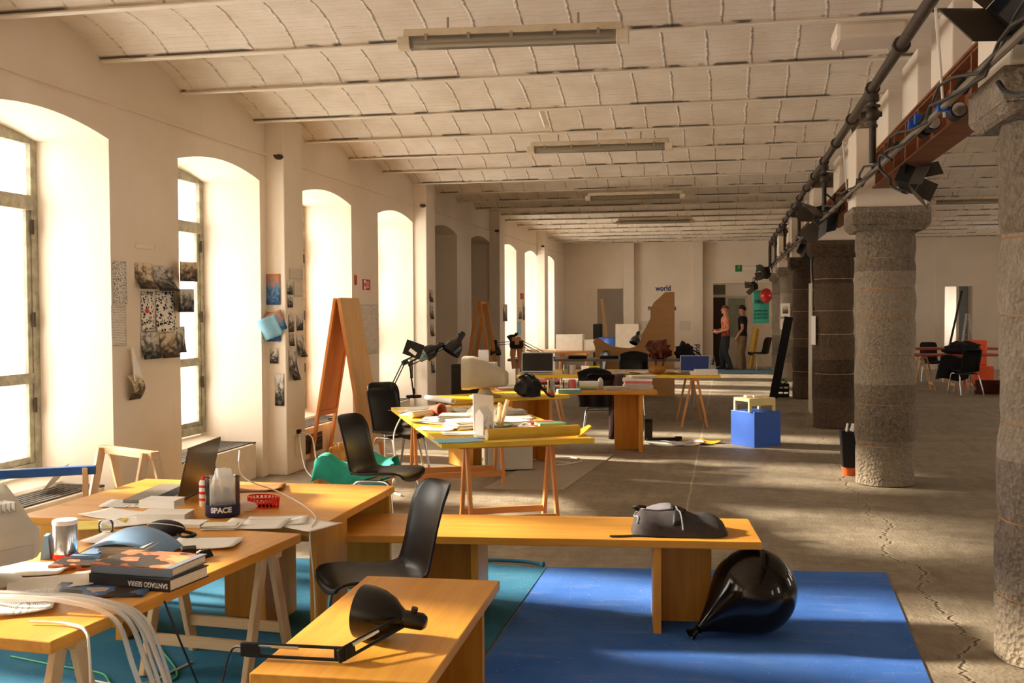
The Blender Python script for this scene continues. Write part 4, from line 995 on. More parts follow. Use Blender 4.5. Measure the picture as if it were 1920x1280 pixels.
for i, (p, rz, lab) in enumerate((((-2.001, 4.855, 0.620), -0.5, 'white sheet overhanging the corner of the plank table'), ((-2.174, 4.904, 0.620), 0.3, 'white sheet between the tub and the table corner'), ((-2.239, 4.800, 0.620), 0.15, 'white sheet in front of the red basket'))):
    sheet(lab, p[:2]+(TZ+0.002*i,), rz, 0.30, 0.21, None, 0.008, seed=i)
paper_stack('small stack of white paper in front of the lettered tub', (-2.382, 4.711, 0.620)[:2]+(TZ,), 0.2, 0.16, 0.10, 5, seed=3)
# white book stack
book('thick white book lying before the open laptop', (-2.761, 4.884, 0.620)[:2]+(TZ+0.001,), 0.15, 0.24, 0.15, 0.035, M_WHITE)
book('smaller white book lying on the thick white book', (-2.853, 5.011, 0.620)[:2]+(TZ+0.037,), 0.05, 0.19, 0.13, 0.04, M_WHITE)
book('thin white book beside the black pouch', (-2.574, 4.742, 0.620)[:2]+(TZ+0.001,), 0.1, 0.18, 0.12, 0.018, M_WHITE)
# black zipped pouch
pc = thing('zip_pouch', 'black zipped pouch with a strap on the left table', 'pouch', (-2.545, 4.499, 0.620)[:2]+(TZ,), -0.15)
MB().ball((0, 0, 0.038), 0.05, 20, 12, (2.0, 1.0, 0.76)).build('pouch_body', M_BLACK, pc, smooth=True)
MB().tube(spline([(0.08, -0.02, 0.02), (0.13, -0.05, 0.012), (0.17, -0.02, 0.02), (0.14, 0.01, 0.02), (0.09, 0.0, 0.03)], 6), 0.008, 8).build('strap', M_BLACK, pc, smooth=True)
MB().tube([(0.0-0.1*math.cos(t/10*PI), -0.035*math.sin(t/10*PI), 0.045+0.02*math.sin(t/10*PI)) for t in range(11)], 0.003, 6).build('zip', M_GREYP, pc, smooth=True)
# small black gadgets
g1 = thing('wall_adapter', 'black plug adapter lying near the table edge', 'adapter', (-2.215, 4.096, 0.620)[:2]+(TZ,), 0.5)
MB().box(-0.03, 0.03, -0.02, 0.02, 0, 0.055, RX(0.25)).build('block', M_BLACK, g1, bevel=0.005)
b = MB(); b.cyl((-0.012, -0.02, 0.03), (-0.012, -0.04, 0.03), 0.003, 8); b.cyl((0.012, -0.02, 0.03), (0.012, -0.04, 0.03), 0.003, 8); b.each('pin', M_CHROME, g1)
g2 = thing('binder_clip', 'black metal clip right of the plug adapter', 'clip', (-2.165, 4.144, 0.620)[:2]+(TZ,), -0.2)
MB().prism([(-0.02, 0), (0.02, 0), (0.003, 0.03), (-0.003, 0.03)], -0.03, 0.03, RX(PI/2)).build('clip_body', M_BLACK, g2)
b = MB(); b.tube([(-0.015, -0.01, 0.03), (-0.045, -0.01, 0.012), (-0.045, 0.01, 0.012), (-0.015, 0.01, 0.03)], 0.002, 6); b.build('wire_handle', M_CHROME, g2)
# glass jar, notes, more sheets
jr = thing('glass_jar', 'small empty glass jar among the papers on the left table', 'jar', (-2.870, 4.526, 0.620)[:2]+(TZ,))
MB().lathe([(0.0, 0.003), (0.03, 0.003), (0.034, 0.01), (0.034, 0.045), (0.028, 0.055), (0.026, 0.055), (0.031, 0.044), (0.031, 0.01)], 24).build('jar_wall', M_CLEARP, jr, smooth=True)
M_YPAPER = plain('yellow_paper', rgb(240, 220, 110), 0.8)
for i, (p, rz, mt, lab) in enumerate((((-3.026, 4.663, 0.620), 0.4, M_YPAPER, 'pale yellow sheet left of the glass jar'), ((-3.076, 4.929, 0.620), -0.3, None, 'white sheet behind the glass jar'), ((-2.869, 4.784, 0.620), 0.9, M_WHITE, 'white sheet right of the glass jar'), ((-2.701, 4.390, 0.620), 0.1, None, 'white sheet between the jar and the blue folder'), ((-2.741, 3.797, 0.620), 0.2, M_WHITE, 'white sheet lying before the tin canister'), ((-2.535, 3.622, 0.620), 0.6, None, 'large white sheet under the tubing'), ((-2.274, 4.354, 0.620), 0.2, None, 'white sheet behind the plug adapter'))):
    sheet(lab, p[:2]+(TZ+0.001*i,), rz, 0.30, 0.21, mt, 0.01, seed=10+i)
sheet('white sheet with grey print in front of the laptop base', (-3.146, 5.222, 0.620)[:2]+(TZ,), 0.2, 0.3, 0.21, M_TEXT, 0.01, seed=31)
bx = thing('folded_card', 'blue folded card standing left of the tin canister', 'card', (-2.821, 4.008, 0.620)[:2]+(TZ,), 0.4)
MB().prism([(-0.02, 0), (0.02, 0), (0.012, 0.10), (-0.006, 0.10)], -0.03, 0.03, RX(PI/2)).build('card_body', M_LBLUE, bx)
# cables of the left table
cable('thin pale cable arching over the plank table and down past its corner', [(-2.95, 6.1, 0.80), (-2.614, 5.443, 0.750), (-2.386, 5.455, 0.660), (-2.040, 5.055, 0.630), (-1.93, 4.72, 0.60), (-1.86, 4.60, 0.35), (-1.84, 4.55, 0.05)], 0.0035, M_WCABLE)
cable('thin white cable hanging from the near end of the left table', [(-2.278, 3.138, 0.630), (-2.153, 3.142, 0.630), (-2.034, 3.080, 0.630), (-2.0, 3.05, 0.55), (-1.99, 3.05, 0.3), (-1.96, 3.1, 0.01)], 0.005, M_WCABLE)
cable('black cable hanging behind the clear tubing', [(-2.02, 3.55, 0.60), (-1.97, 3.6, 0.4), (-1.92, 3.7, 0.15), (-1.85, 3.8, 0.012)], 0.004, M_BCABLE)
cable('green cable snaking over the teal mat under the left table', [(-3.366, 4.493, 0.012), (-3.053, 4.411, 0.012), (-2.797, 4.354, 0.012), (-2.635, 4.222, 0.012), (-2.432, 4.364, 0.012), (-2.721, 4.735, 0.012)], 0.005, plain('cable_green', rgb(60, 170, 120), 0.5))
cable('white cable lying on the teal mat below the front plank table', [(-2.860, 4.285, 0.012), (-2.566, 4.235, 0.012), (-2.486, 4.463, 0.012), (-2.468, 4.580, 0.012)], 0.005, M_WCABLE)

# ------------------------------------------------------------ window side: trestles, radiators, prints
M_BLUEPAINT = plain('blue_painted_beam', rgb(40, 96, 176), 0.5, var=0.25, scale=4)
def trestle_px(label, p, q, H, **kw):
    L, a = frame_of(p, q); return trestle(label, ((p[0]+q[0])/2, (p[1]+q[1])/2, 0), a, L, H, **kw)
trestle_px('small pale trestle standing in the sun before the first window pier', (-4.242, 6.649, 0.740), (-3.677, 6.375, 0.740), 0.74, spread=0.40, low=0.2, rails=False)
p, q = (-4.306, 5.407, 0.740), (-3.713, 5.761, 0.740)
trestle_px('trestle with blue painted beam at the left picture border', p, q, 0.74, spread=0.40, beam_mat=M_BLUEPAINT, low=0.2, rails=False)
M_RADC = plain('radiator_cover_cream', rgb(232, 222, 202), 0.6, var=0.05); M_GRILLE = plain('grille_dark', rgb(70, 64, 58), 0.6)
def radiator(k, label, H=0.36):
    y1 = 7.297+2.638*k-0.06; y0 = y1-1.49
    e = thing('radiator_cover', label, 'radiator cover', (XO+0.225, y0, 0)); L = y1-y0
    b = MB(); b.box(0, 0.37, 0, L, 0, H-0.015); b.build('casing', M_RADC, e, bevel=0.008)
    b = MB()
    for i in range(7): b.box(0.02+i*0.048, 0.05+i*0.048, 0.05, L-0.05, H-0.0149, H-0.003)
    b.box(0, 0.37, 0, 0.05, H-0.0149, H); b.box(0, 0.37, L-0.05, L, H-0.0149, H); b.build('top_grille', M_GRILLE, e)
    b = MB(); b.box(0.3705, 0.373, 0.12, 0.62, 0.06, 0.27)
    for i in range(6): b.add([(0.373, 0.13, 0.075+i*0.032), (0.388, 0.13, 0.068+i*0.032), (0.388, 0.61, 0.068+i*0.032), (0.373, 0.61, 0.075+i*0.032)], [(0, 1, 2, 3)])
    b.build('front_louvre', M_GRILLE, e)
radiator(0, 'cream radiator cover with dark top grille in the window nearest us')
radiator(1, 'cream radiator cover in the window niche behind the laptop')
radiator(2, 'cream radiator cover with louvred front behind the tall hinged board')
radiator(3, 'cream radiator cover in the window with the taped paper')
sheet('sheet of white paper leaning on the nearest radiator cover', (-4.80, 6.95, 0.45), 0.3, 0.20, 0.30, None, 0.01, tilt=(0.0, -0.9))
tag(MB().box(-4.86, -4.84, 11.25, 11.55, 0.36, 0.56).build('grey_card', M_GREYP), 'grey card standing on the radiator cover behind the hinged board', 'card')

def wall_print(label, a, b, mat, curl=0.0, side=1, off=0.004, name='photo_print', cat='print', group=None, slant=0.0):
    """paper fixed to a wall; a and b are its top-left and bottom-right corners (on a plane of constant x or constant y)"""
    a, b = Vector(a), Vector(b); onx = abs(a.x-b.x) < 1e-3; ctr = (a+b)/2
    w = abs(b.y-a.y) if onx else abs(b.x-a.x); h = abs(a.z-b.z)
    def f(u, v):
        s_ = (u-0.5)*w; z = (v-0.5)*h; t = max(0.0, (0.75-v)/0.75) if side > 0 else abs(u-0.5)*2
        o = off+curl*t**2+0.35*curl*t*math.sin(u*3.2)
        s2 = s_+slant*z
        return (o, s2, z) if onx else (s2, -o, z)
    o = MB().grid(f, 6, 8).build(name, mat, None, smooth=True, solid=0.0008); o.location = ctr
    return tag(o, label, cat, group)
PH = [print_mat('bw_photo_%d' % i, 'photo', i+2) for i in range(5)]
PHC = [print_mat('sepia_photo_%d' % i, 'photo', i+9, [rgb(52, 40, 32), rgb(120, 104, 84), rgb(222, 206, 176)]) for i in range(3)]
PM = print_mat('aerial_map', 'map', 2, [rgb(60, 58, 54), rgb(150, 146, 138), rgb(226, 222, 214)])
PM2 = print_mat('figure_ground_map', 'map', 6, [rgb(18, 18, 18), rgb(28, 28, 28), rgb(238, 234, 226)])
PD = print_mat('scatter_drawing', 'dots', 4, [rgb(50, 48, 46), rgb(120, 116, 110), rgb(216, 206, 192)])
PB = print_mat('blue_poster', 'photo', 5, [rgb(40, 78, 130), rgb(86, 136, 180), rgb(190, 130, 90)])
PT = print_mat('typed_list', 'text', 3, [rgb(60, 58, 56), rgb(120, 116, 110), rgb(236, 228, 216)])
M_SKYP = plain('light_blue_paper', rgb(140, 196, 226), 0.6, var=0.06)
G1 = 'prints on the first window pier'
wall_print('black and white aerial print, upper left on the first pier', (-4.552, 7.316, 2.048), (-4.552, 7.503, 1.719), PM, 0.004, group=G1)
wall_print('typed white list below the aerial print on the first pier', (-4.552, 7.285, 1.710), (-4.552, 7.487, 1.398), PT, 0.004, group=G1, cat='sheet', name='typed_sheet')
wall_print('landscape photo left in the top row of the first pier', (-4.552, 7.627, 2.045), (-4.552, 7.882, 1.841), PHC[0], 0.05, group=G1)
wall_print('photo of trees middle of the top row on the first pier', (-4.552, 7.896, 2.035), (-4.552, 8.212, 1.829), PH[1], 0.06, group=G1)
wall_print('curled photo at the right end of the top row overlapping the window', (-4.552, 8.202, 2.083), (-4.552, 8.486, 1.916), PHC[1], 0.08, -1, group=G1)
wall_print('dense street map with a red dot on the first pier', (-4.552, 7.706, 1.821), (-4.552, 7.897, 1.505), PM2, 0.01, group=G1)
wall_print('bold black figure map right of the street map', (-4.552, 7.923, 1.825), (-4.552, 8.237, 1.493), PM2, 0.02, group=G1)
wall_print('dark curled photo right of the bold black map', (-4.552, 8.186, 1.851), (-4.552, 8.422, 1.654), PH[3], 0.08, -1, group=G1)
wall_print('photo left in the bottom row of the first pier', (-4.552, 7.696, 1.505), (-4.552, 7.965, 1.281), PH[4], 0.03, group=G1)
wall_print('sepia photo middle of the bottom row on the first pier', (-4.552, 7.979, 1.503), (-4.552, 8.258, 1.277), PHC[2], 0.03, group=G1)
wall_print('narrow pale photo right end of the bottom row on the first pier', (-4.552, 8.265, 1.533), (-4.552, 8.394, 1.312), PH[0], 0.02, group=G1)
tag(MB().cyl((-4.545, 7.68, 1.66), (-4.538, 7.68, 1.66), 0.018, 12).build('red_sticker', M_RED), 'small red dot stuck on the dense street map', 'sticker')
bpy.data.objects['red_sticker'].location = Vector((-4.552, 7.772, 1.665))-Vector((-4.545, 7.68, 1.66))+Vector((0.018, 0, 0))
# sheet hanging by its top corner, curled up
hp = thing('curled_print', 'curled sheet hanging by one corner low on the first pier', 'print', (-4.545, 7.542, 1.387))
b = MB(); W_, H_ = 0.24, 0.42
b.grid(lambda u, v: (0.012+0.10*v*(0.5+0.5*math.cos(u*4.4)), (u-0.5)*W_*(0.12+0.88*v)*(1.0)-0.02*v, -H_*v*0.62), 12, 10); b.build('paper_back', M_WHITE, hp, smooth=True, solid=0.001)
b = MB(); b.grid(lambda u, v: (0.012+0.05*math.sin(PI*v), -0.08+0.17*u+0.02*v, -H_*0.52-H_*0.46*v), 8, 8); b.build('printed_face', PHC[0], hp, smooth=True, solid=0.001)
wall_print('faint pencil scribble above the prints on the first pier', (-4.552, 7.639, 2.200), (-4.552, 7.941, 2.158), print_mat('pencil_scribble', 'dots', 8, [rgb(150, 138, 122), rgb(190, 178, 160), rgb(238, 228, 213)]), 0.0, off=0.002, name='pencil_note', cat='note')
YP = 10.066
G2 = 'prints on the second pier'
wall_print('blue poster with orange dots, uppermost on the second pier', (-4.60+0.02, YP, 1.77+0.31), (-4.43, YP, 1.77), PB, 0.006, group=G2)
a_, b_ = Vector((-4.604, 10.066, 2.031)), Vector((-4.510, 10.066, 1.724)); bpy.data.objects['photo_print.010'].location = (max(a_.x, -4.548)+b_.x)/2*0+(-4.475), YP, (a_.z+b_.z)/2
wall_print('blue poster behind the folded light blue leaflet', (-4.545, YP, (-4.609, 10.066, 1.649)[2]), (-4.40, YP, (-4.613, 10.066, 1.353)[2]), PB, 0.01, group=G2)
lf = thing('leaflet', 'folded light blue leaflet hanging loose on the second pier', 'leaflet', (-4.50, YP-0.03, 1.50), rot=(0.1, -0.35, 0.25))
MB().grid(lambda u, v: ((u-0.5)*0.20, -0.05-0.05*v-0.02*math.sin(u*5), (v-0.5)*0.22), 8, 8).build('front_fold', M_SKYP, lf, smooth=True, solid=0.001)
MB().grid(lambda u, v: ((u-0.5)*0.26+0.03, -0.04+0.03*v, 0.03+(v-0.5)*0.20), 8, 8).build('back_fold', PB, lf, smooth=True, solid=0.001)
wall_print('small photo of a bright tower below the leaflet', (-4.52, YP, (-4.556, 10.066, 1.283)[2]), (-4.43, YP, (-4.558, 10.066, 1.132)[2]), PH[2], 0.004, group=G2)
wall_print('tall strip of three street photos low on the second pier', (-4.47, YP, (-4.502, 10.066, 1.029)[2]), (-4.375, YP, (-4.506, 10.066, 0.705)[2]), PH[0], 0.004, group=G2)
XP = -4.346
for lab, a, b, mt, cu in (
    ('faint drawing at the top of the second pier front face', (-4.346, 10.175, 2.091), (-4.346, 10.505, 1.986), PD, 0.0),
    ('grey photo upper left on the second pier front face', (-4.346, 10.104, 1.948), (-4.346, 10.249, 1.827), PH[1], 0.0),
    ('pale drawing upper right on the second pier front face', (-4.346, 10.280, 1.969), (-4.346, 10.471, 1.807), PD, 0.0),
    ('grey photo below the upper left photo on the second pier front face', (-4.346, 10.114, 1.820), (-4.346, 10.245, 1.696), PH[2], 0.0),
    ('tall dark photo left in the middle of the second pier front face', (-4.346, 10.135, 1.620), (-4.346, 10.265, 1.445), PH[3], 0.0),
    ('dark photo right in the middle of the second pier front face', (-4.346, 10.339, 1.614), (-4.346, 10.504, 1.457), PH[4], 0.0),
    ('small torn photo below the tall dark photo', (-4.346, 10.143, 1.437), (-4.346, 10.261, 1.303), PH[1], 0.01),
    ('curled dark photo at the right edge of the second pier', (-4.346, 10.333, 1.405), (-4.346, 10.510, 1.183), PH[0], 0.05),
    ('long curled photo lowest on the second pier front face', (-4.346, 10.124, 1.270), (-4.346, 10.320, 0.955), PH[2], 0.05)):
    wall_print(lab, a, b, mt, cu, group='prints on the second pier front face')
wall_print('large speckled drawing behind the tall hinged board', (-4.552, 12.826, 1.740), (-4.552, 13.564, 1.090), PD, 0.003, name='drawing', cat='drawing')
M_SIGNR = plain('sign_red', rgb(190, 44, 34), 0.5, var=0.05)
sg = wall_print('red and white extinguisher sign on the pier right of the hinged board', (-4.552, 12.955, 2.060), (-4.552, 13.262, 1.923), M_SIGNR, 0.0, name='safety_sign', cat='sign')
p = (Vector((-4.552, 12.955, 2.060))+Vector((-4.552, 13.262, 1.923)))/2
sc_ = MB(); sc_.box(0.006, 0.0075, -0.10, -0.035, -0.06, 0.06); x_ = sc_.build('white_field', M_WHITE, sg)
sc_ = MB(); sc_.lathe([(0.018, 0), (0.026, 0), (0.026, 0.002), (0.018, 0.002)], 16, TR(0.008, -0.068, 0.0) @ RY(PI/2)); sc_.bar((0.009, -0.085, -0.017), (0.009, -0.051, 0.017), 0.006, 0.002); sc_.build('symbol', M_SIGNR, sg)
t_ = MB()
for z in (0.035, 0.012, -0.012, -0.035): t_.box(0.006, 0.0072, -0.02, 0.09, z-0.005, z+0.005)
t_.build('text_line', M_WHITE, sg)
wall_print('small red edged notice beside the window left of the extinguisher sign', (-4.552, 12.659, 2.105), (-4.552, 12.753, 1.981), M_SIGNR, 0.0, name='notice', cat='notice')
YQ = 15.236
G3 = 'prints on the third pier'
for i, (lab, za, zb, mt) in enumerate((('brown photo, uppermost on the third pier', 550, 576, PHC[0]), ('grey curled photo, second from the top on the third pier', 581, 608, PH[1]), ('brown photo, third from the top on the third pier', 616, 640, PHC[2]), ('dark photo, lowest on the third pier', 680, 710, PH[3]))):
    a = (-4.346, 15.384, 1.909); z1 = 1.66-(za-591)/2000*15.9; z2 = 1.66-(zb-591)/2000*15.9
    wall_print(lab, (-4.346, 15.36+0.02*i, z1), (-4.346, 15.52+0.02*i, z2), mt, 0.02, group=G3)
wall_print('small photo low on the wall behind the desk lamps', (-4.552, 15.0, 0.95), (-4.552, 15.16, 0.66), PH[0], 0.0)
for lab, a, b, mt in (('dark framed photo on the pier left of the far tall window', (-4.346, 20.684, 1.771), (-4.346, 21.094, 1.428), PHC[1]), ('small red print between the two far windows', (-4.552, 23.535, 2.035), (-4.552, 23.980, 1.895), M_SIGNR), ('tall brown print between the two far windows', (-4.552, 23.850, 1.882), (-4.552, 24.099, 1.418), PHC[0]), ('grey print left of the tall brown print', (-4.552, 23.338, 1.688), (-4.552, 23.774, 1.446), PH[1]), ('light blue paper behind the thin far desk lamp', (-4.552, 23.207, 1.404), (-4.552, 23.636, 1.086), M_SKYP)):
    wall_print(lab, a, b, mt, 0.0)
# paper taped in the fourth window
tag(MB().box(-5.165, -5.162, 13.72, 15.2, 1.05, 1.52).build('taped_paper', mat_film('tracing_paper')), 'translucent paper taped across the window right of the speckled drawing', 'paper')
# wall socket with plugged cables
e = thing('wall_socket', 'beige wall socket with a black plug on the second pier', 'socket', (-4.350, 9.818, 0.276))
e.location = (-4.35, 10.30, 0.42)
MB().box(0, 0.012, -0.06, 0.06, -0.04, 0.04).build('plate', M_RADC, e, bevel=0.003); MB().box(0.012, 0.05, -0.02, 0.03, -0.025, 0.02).build('plug', M_BLACK, e, bevel=0.004)
cable('white cable running from the wall socket down to the floor', [(-4.30, 10.31, 0.41), (-4.2, 10.35, 0.36), (-4.12, 10.25, 0.18), (-4.0, 10.0, 0.03), (-3.8, 9.7, 0.01)], 0.008, M_WCABLE)
cable('second white cable drooping from the wall socket', [(-4.30, 10.28, 0.40), (-4.26, 10.2, 0.28), (-4.15, 10.05, 0.08), (-3.95, 9.8, 0.012)], 0.006, M_WCABLE)
wall_print('beige blank wall plate low on the second pier', (-4.350, 10.271, 0.370), (-4.350, 10.419, 0.147), M_RADC, 0.0, name='cover_plate', cat='plate')

# ------------------------------------------------------------ yellow trestle table and what stands around it
def edge_table(name, label, c0, c1, c2, H, top, edge, group=None, t=0.035):
    """rectangular top from near corner c0, along c0-c1, width towards c2"""
    a = Vector((c1[0]-c0[0], c1[1]-c0[1])); L = a.length; ang = math.atan2(a.y, a.x); n = Vector((-a.y, a.x))/L
    w = Vector((c2[0]-c0[0], c2[1]-c0[1])).dot(n)
    e = thing(name, label, 'table', (c0[0], c0[1], 0), ang, group)
    MB().box(0, L, min(0, w), max(0, w), H-t, H).build('tabletop', top, e, bevel=0.003)
    return e, ang, L, w
YH = 0.70
B_, C_, A_ = (-2.006, 7.381, 0.700), (-0.962, 7.863, 0.700), (-3.553, 9.965, 0.700)
e, ya, yl, yw = edge_table('trestle_table', 'long yellow table heaped with paper on orange trestles', B_, C_, A_, YH, M_YELLOW, M_YELLOW)
def yt(u, v, z=0.0): return (B_[0]+u*math.cos(ya)-v*math.sin(ya), B_[1]+u*math.sin(ya)+v*math.cos(ya), z)
trestle('orange trestle under the near end of the yellow paper table', yt(yl*0.5, 0.35), ya, 0.78, YH-0.036, 0.42, W_ORANGE, low=0.10)
trestle('orange trestle under the far end of the yellow paper table', yt(yl*0.5, yw-0.45), ya, 0.95, YH-0.036, 0.42, W_ORANGE, low=0.10)
def yt3(px): return (px[0], px[1], YH)
shell_chair('black shell chair between the plank table and the yellow table, facing the yellow table', (-2.52, 7.62, 0), -0.22)
shell_chair('black shell chair at the left side of the yellow table, nearer of the two', (-3.20, 10.15, 0), -0.6)
shell_chair('black shell chair at the left side of the yellow table, farther of the two', (-3.50, 10.95, 0), -0.8)
M_TEALF = plain('teal_fabric', rgb(40, 160, 140), 0.9, var=0.15, bump=0.2)
e = thing('stool', 'yellow topped low stool under the teal cloth behind the shell chair', 'stool', (-3.15, 8.55, 0), 0.1)
MB().box(-0.25, 0.35, -0.22, 0.22, 0.30, 0.34).build('seat', W_HONEY['x'], e, bevel=0.004)
for sx in (-0.22, 0.32):
    MB().box(sx-0.02, sx+0.02, -0.2, 0.2, 0, 0.30).build('leg_board', W_HONEY['z'], e)
def drape(u, v):
    x = -0.24+0.64*u; y = -0.27+0.5*v; d = max(0, abs(v-0.5)*2-0.8)/0.2
    return (x+0.03*math.sin(v*7), y, 0.36+0.05*math.sin(u*5+1)*math.sin(v*4+0.4)+0.03*math.sin(u*13)-0.16*d+0.03)
o = tag(place(MB().grid(drape, 24, 18).build('cloth', M_TEALF, None, smooth=True, solid=0.008), (-3.15, 8.55, 0), 0.1), 'teal cloth thrown over the low stool behind the shell chair', 'cloth')
M_BAGY = mat_film('orange_bag_film'); M_BAGY.node_tree.nodes['Translucent BSDF'].inputs[0].default_value = rgb(246, 190, 40); M_BAGY.node_tree.nodes['Diffuse BSDF'].inputs[0].default_value = rgb(240, 170, 40)
def crumple(r, seed, amp=0.25):
    def f(u, v):
        t, p = 2*PI*u, PI*v; d = Vector((math.sin(p)*math.cos(t), math.sin(p)*math.sin(t), math.cos(p))); k = r*(1+amp*noise.noise(d*2.2+Vector((seed, 0, 0)))+0.12*noise.noise(d*6+Vector((0, seed, 0))))
        return (d.x*k, d.y*k, max(0.002, d.z*k+r*0.7))
    return f
o = tag(place(MB().grid(crumple(0.14, 3, 0.5), 28, 18).build('plastic_bag', M_BAGY, None, smooth=30), (-4.05, 10.75, 0)), 'orange plastic bag on the floor by the radiator cover', 'bag')
# tall hinged board (two framed boards leaning against each other)
e = thing('display_board', 'tall hinged A-frame board of framed plywood leaning by the window', 'board', (-4.26, 11.25, 0), -0.05)
def leaf(sx, pan, nm):
    top = Vector((0.02*sx, 0, 1.80)); bot = Vector((0.33*sx, 0, 0)); d = (bot-top).normalized(); n = Vector((sx*abs(d.z), 0, abs(d.x)))
    for yy in (0.03, 0.52): MB().bar(top+Vector((0, yy, 0)), bot+Vector((0, yy, 0)), 0.05, 0.035, n).build('stile', W_ORANGE['z'], e, bevel=0.003)
    for t in (0.02, 0.72): MB().bar(top+(bot-top)*t+Vector((0, 0.03, 0)), top+(bot-top)*t+Vector((0, 0.52, 0)), 0.05, 0.034, n).build('rail', W_ORANGE['y'], e, bevel=0.003)
    a = top+(bot-top)*0.0; c = top+(bot-top)*0.92 if sx > 0 else top+(bot-top)*0.74
    o = n*0.021 if sx > 0 else n*-0.0
    b = MB(); y0, y1 = (0.0, 0.55) if sx > 0 else (0.03, 0.52)
    b.add([a+o+Vector((0, y0, 0)), a+o+Vector((0, y1, 0)), c+o+Vector((0, y1, 0)), c+o+Vector((0, y0, 0))], [(0, 1, 2, 3)]); b.build('panel', pan, e, solid=0.008)
leaf(-1, W_ORANGE['z'], 'left'); leaf(1, M_PLY, 'right')
cable('black cable loop hanging behind the hinged board', [(-4.25, 11.9, 0.62), (-4.1, 12.0, 0.72), (-4.0, 12.0, 0.60), (-4.15, 12.0, 0.46), (-4.4, 12.0, 0.40), (-4.66, 12.0, 0.373)], 0.012, M_BCABLE)
# desk lamps over the yellow table (standing on it)
dl = 'black balanced-arm desk lamp '
desk_lamp(dl+'in the far corner of the yellow table, holding picture cards', (-3.468, 10.544, 0.720), (-3.157, 10.200, 1.137), (-2.798, 10.200, 1.297), (-0.75, -0.35, -0.5), 0.85, base=YH+0.001)
bpy.context.view_layer.update()
desk_lamp(dl+'in the middle of the yellow table, shade facing down left', (-3.368, 11.245, 0.720), (-3.218, 10.600, 1.105), (-2.605, 10.300, 1.378), (-0.45, -0.35, -0.8), 1.0, base=YH+0.001)
e = thing('picture_card', 'tilted dark printed card clipped on the desk lamp arm', 'card', (-3.026, 10.100, 1.274), rot=(0.1, 0.35, 0.2))
MB().box(-0.09, 0.09, -0.002, 0.002, -0.075, 0.075).build('card', M_BLACK, e); MB().box(-0.03, 0.05, -0.0035, -0.002, -0.04, -0.005, RY(0.3)).build('white_drawing', M_WHITE, e)
e = thing('picture_card', 'pale green and blue photo clipped before the dark card', 'card', (-2.916, 10.190, 1.233), rot=(0.2, -0.4, 0.1))
MB().box(-0.09, 0.09, -0.002, 0.002, -0.06, 0.06).build('card', print_mat('green_photo', 'photo', 21, [rgb(60, 96, 60), rgb(150, 176, 190), rgb(206, 220, 226)]), e)
# tube monitor facing away
M_BEIGEPL = plain('computer_beige_plastic', rgb(192, 182, 160), 0.5, var=0.04)
mn = crt('beige tube monitor at the far end of the yellow tables, seen from its side', (-2.50, 10.95, YH+0.045), 0.12, 1.12, M_BEIGEPL)
# second small yellow table beyond
B2, C2, A2 = (-1.937, 10.261, 0.720), (-1.890, 11.711, 0.740), (-2.544, 10.436, 0.740)
e = board_table('plank_table', 'yellow topped plank table carrying the tube monitor', 'table', (-2.72, 10.50, 0), 0.72, 1.40, 0.70, 0.74, [(1.22, -1, 0.1, 0.5, 0.3), (0.25, 1, 0.1, 0.5, 0.4)], topmat=M_YELLOW)
# camera bag, mug, cardboard on it
bg2 = thing('camera_bag', 'black shoulder bag behind the tube monitor', 'bag', (-2.05, 11.05, 0.741), 0.3)
MB().grid(crumple(0.13, 11, 0.35), 24, 16).build('bag_body', M_BLACK, bg2, smooth=40)
MB().tube(spline([(-0.1, 0, 0.2), (-0.02, -0.05, 0.24), (0.1, -0.05, 0.14), (0.2, -0.08, 0.02), (0.26, -0.10, 0.01)], 6), 0.012, 8).build('strap', M_BLACK, bg2, smooth=True)
def mug(label, loc, r, h, mt, group=None, name='mug', cat='mug', band=None, handle=True, rz=0):
    e = thing(name, label, cat, loc, rz, group)
    MB().lathe([(0.0, 0.002), (r*0.92, 0.0), (r, 0.006), (r, h), (r*0.9, h), (r*0.9, 0.01), (0.0, 0.008)], 20).build('cup', mt, e, smooth=True); cu_ = C.objects[-1]
    if handle: MB().tube(spline([(r*0.98, 0, h*0.8), (r*1.6, 0, h*0.75), (r*1.65, 0, h*0.35), (r*0.98, 0, h*0.2)], 5), r*0.12, 8).build('handle', M_BLACK, e, smooth=True)
    if band: MB().lathe([(r*1.01, 0.0), (r*1.01, h*0.14)], 20).build('band', band, cu_, smooth=True)
    return e
mug('steel thermos mug with black handle on the monitor table', (-1.86, 11.35, 0.741), 0.042, 0.16, M_TIN, band=M_RED, rz=PI)
tag(place(MB().box(-0.13, 0.13, -0.07, 0.07, 0, 0.045).build('soft_case', plain('teal_case', rgb(110, 160, 156), 0.7), bevel=0.01), (-1.70, 11.58, 0.741), 0.3), 'grey teal soft case right of the thermos mug', 'case')
# litter on the yellow table
GP = 'loose papers on the yellow table'
rr = random.Random(12)
spots = [(0.25, 0.55), (0.55, 0.75), (0.35, 1.0), (0.75, 1.1), (0.25, 1.35), (0.6, 1.5), (0.3, 1.8), (0.7, 1.85), (0.3, 2.2), (0.65, 2.3), (0.35, 2.6), (0.8, 2.65), (0.95, 0.9), (0.95, 1.6), (0.12, 0.9), (0.15, 1.5), (0.15, 2.1), (0.5, 2.45), (0.75, 0.75), (0.85, 1.35), (0.9, 2.3), (0.45, 0.3), (0.1, 2.5), (0.55, 2.0)]
for i, (u, v) in enumerate(spots):
    if v > yw-0.15: continue
    sheet('loose white paper lying among the clutter of the yellow table', yt(u, v, YH+0.001+0.0015*(i % 3)), ya+rr.uniform(-0.7, 0.7), 0.30, 0.21, [None, M_TEXT, None, M_GREYP][i % 4], 0.012, seed=40+i, group=GP)
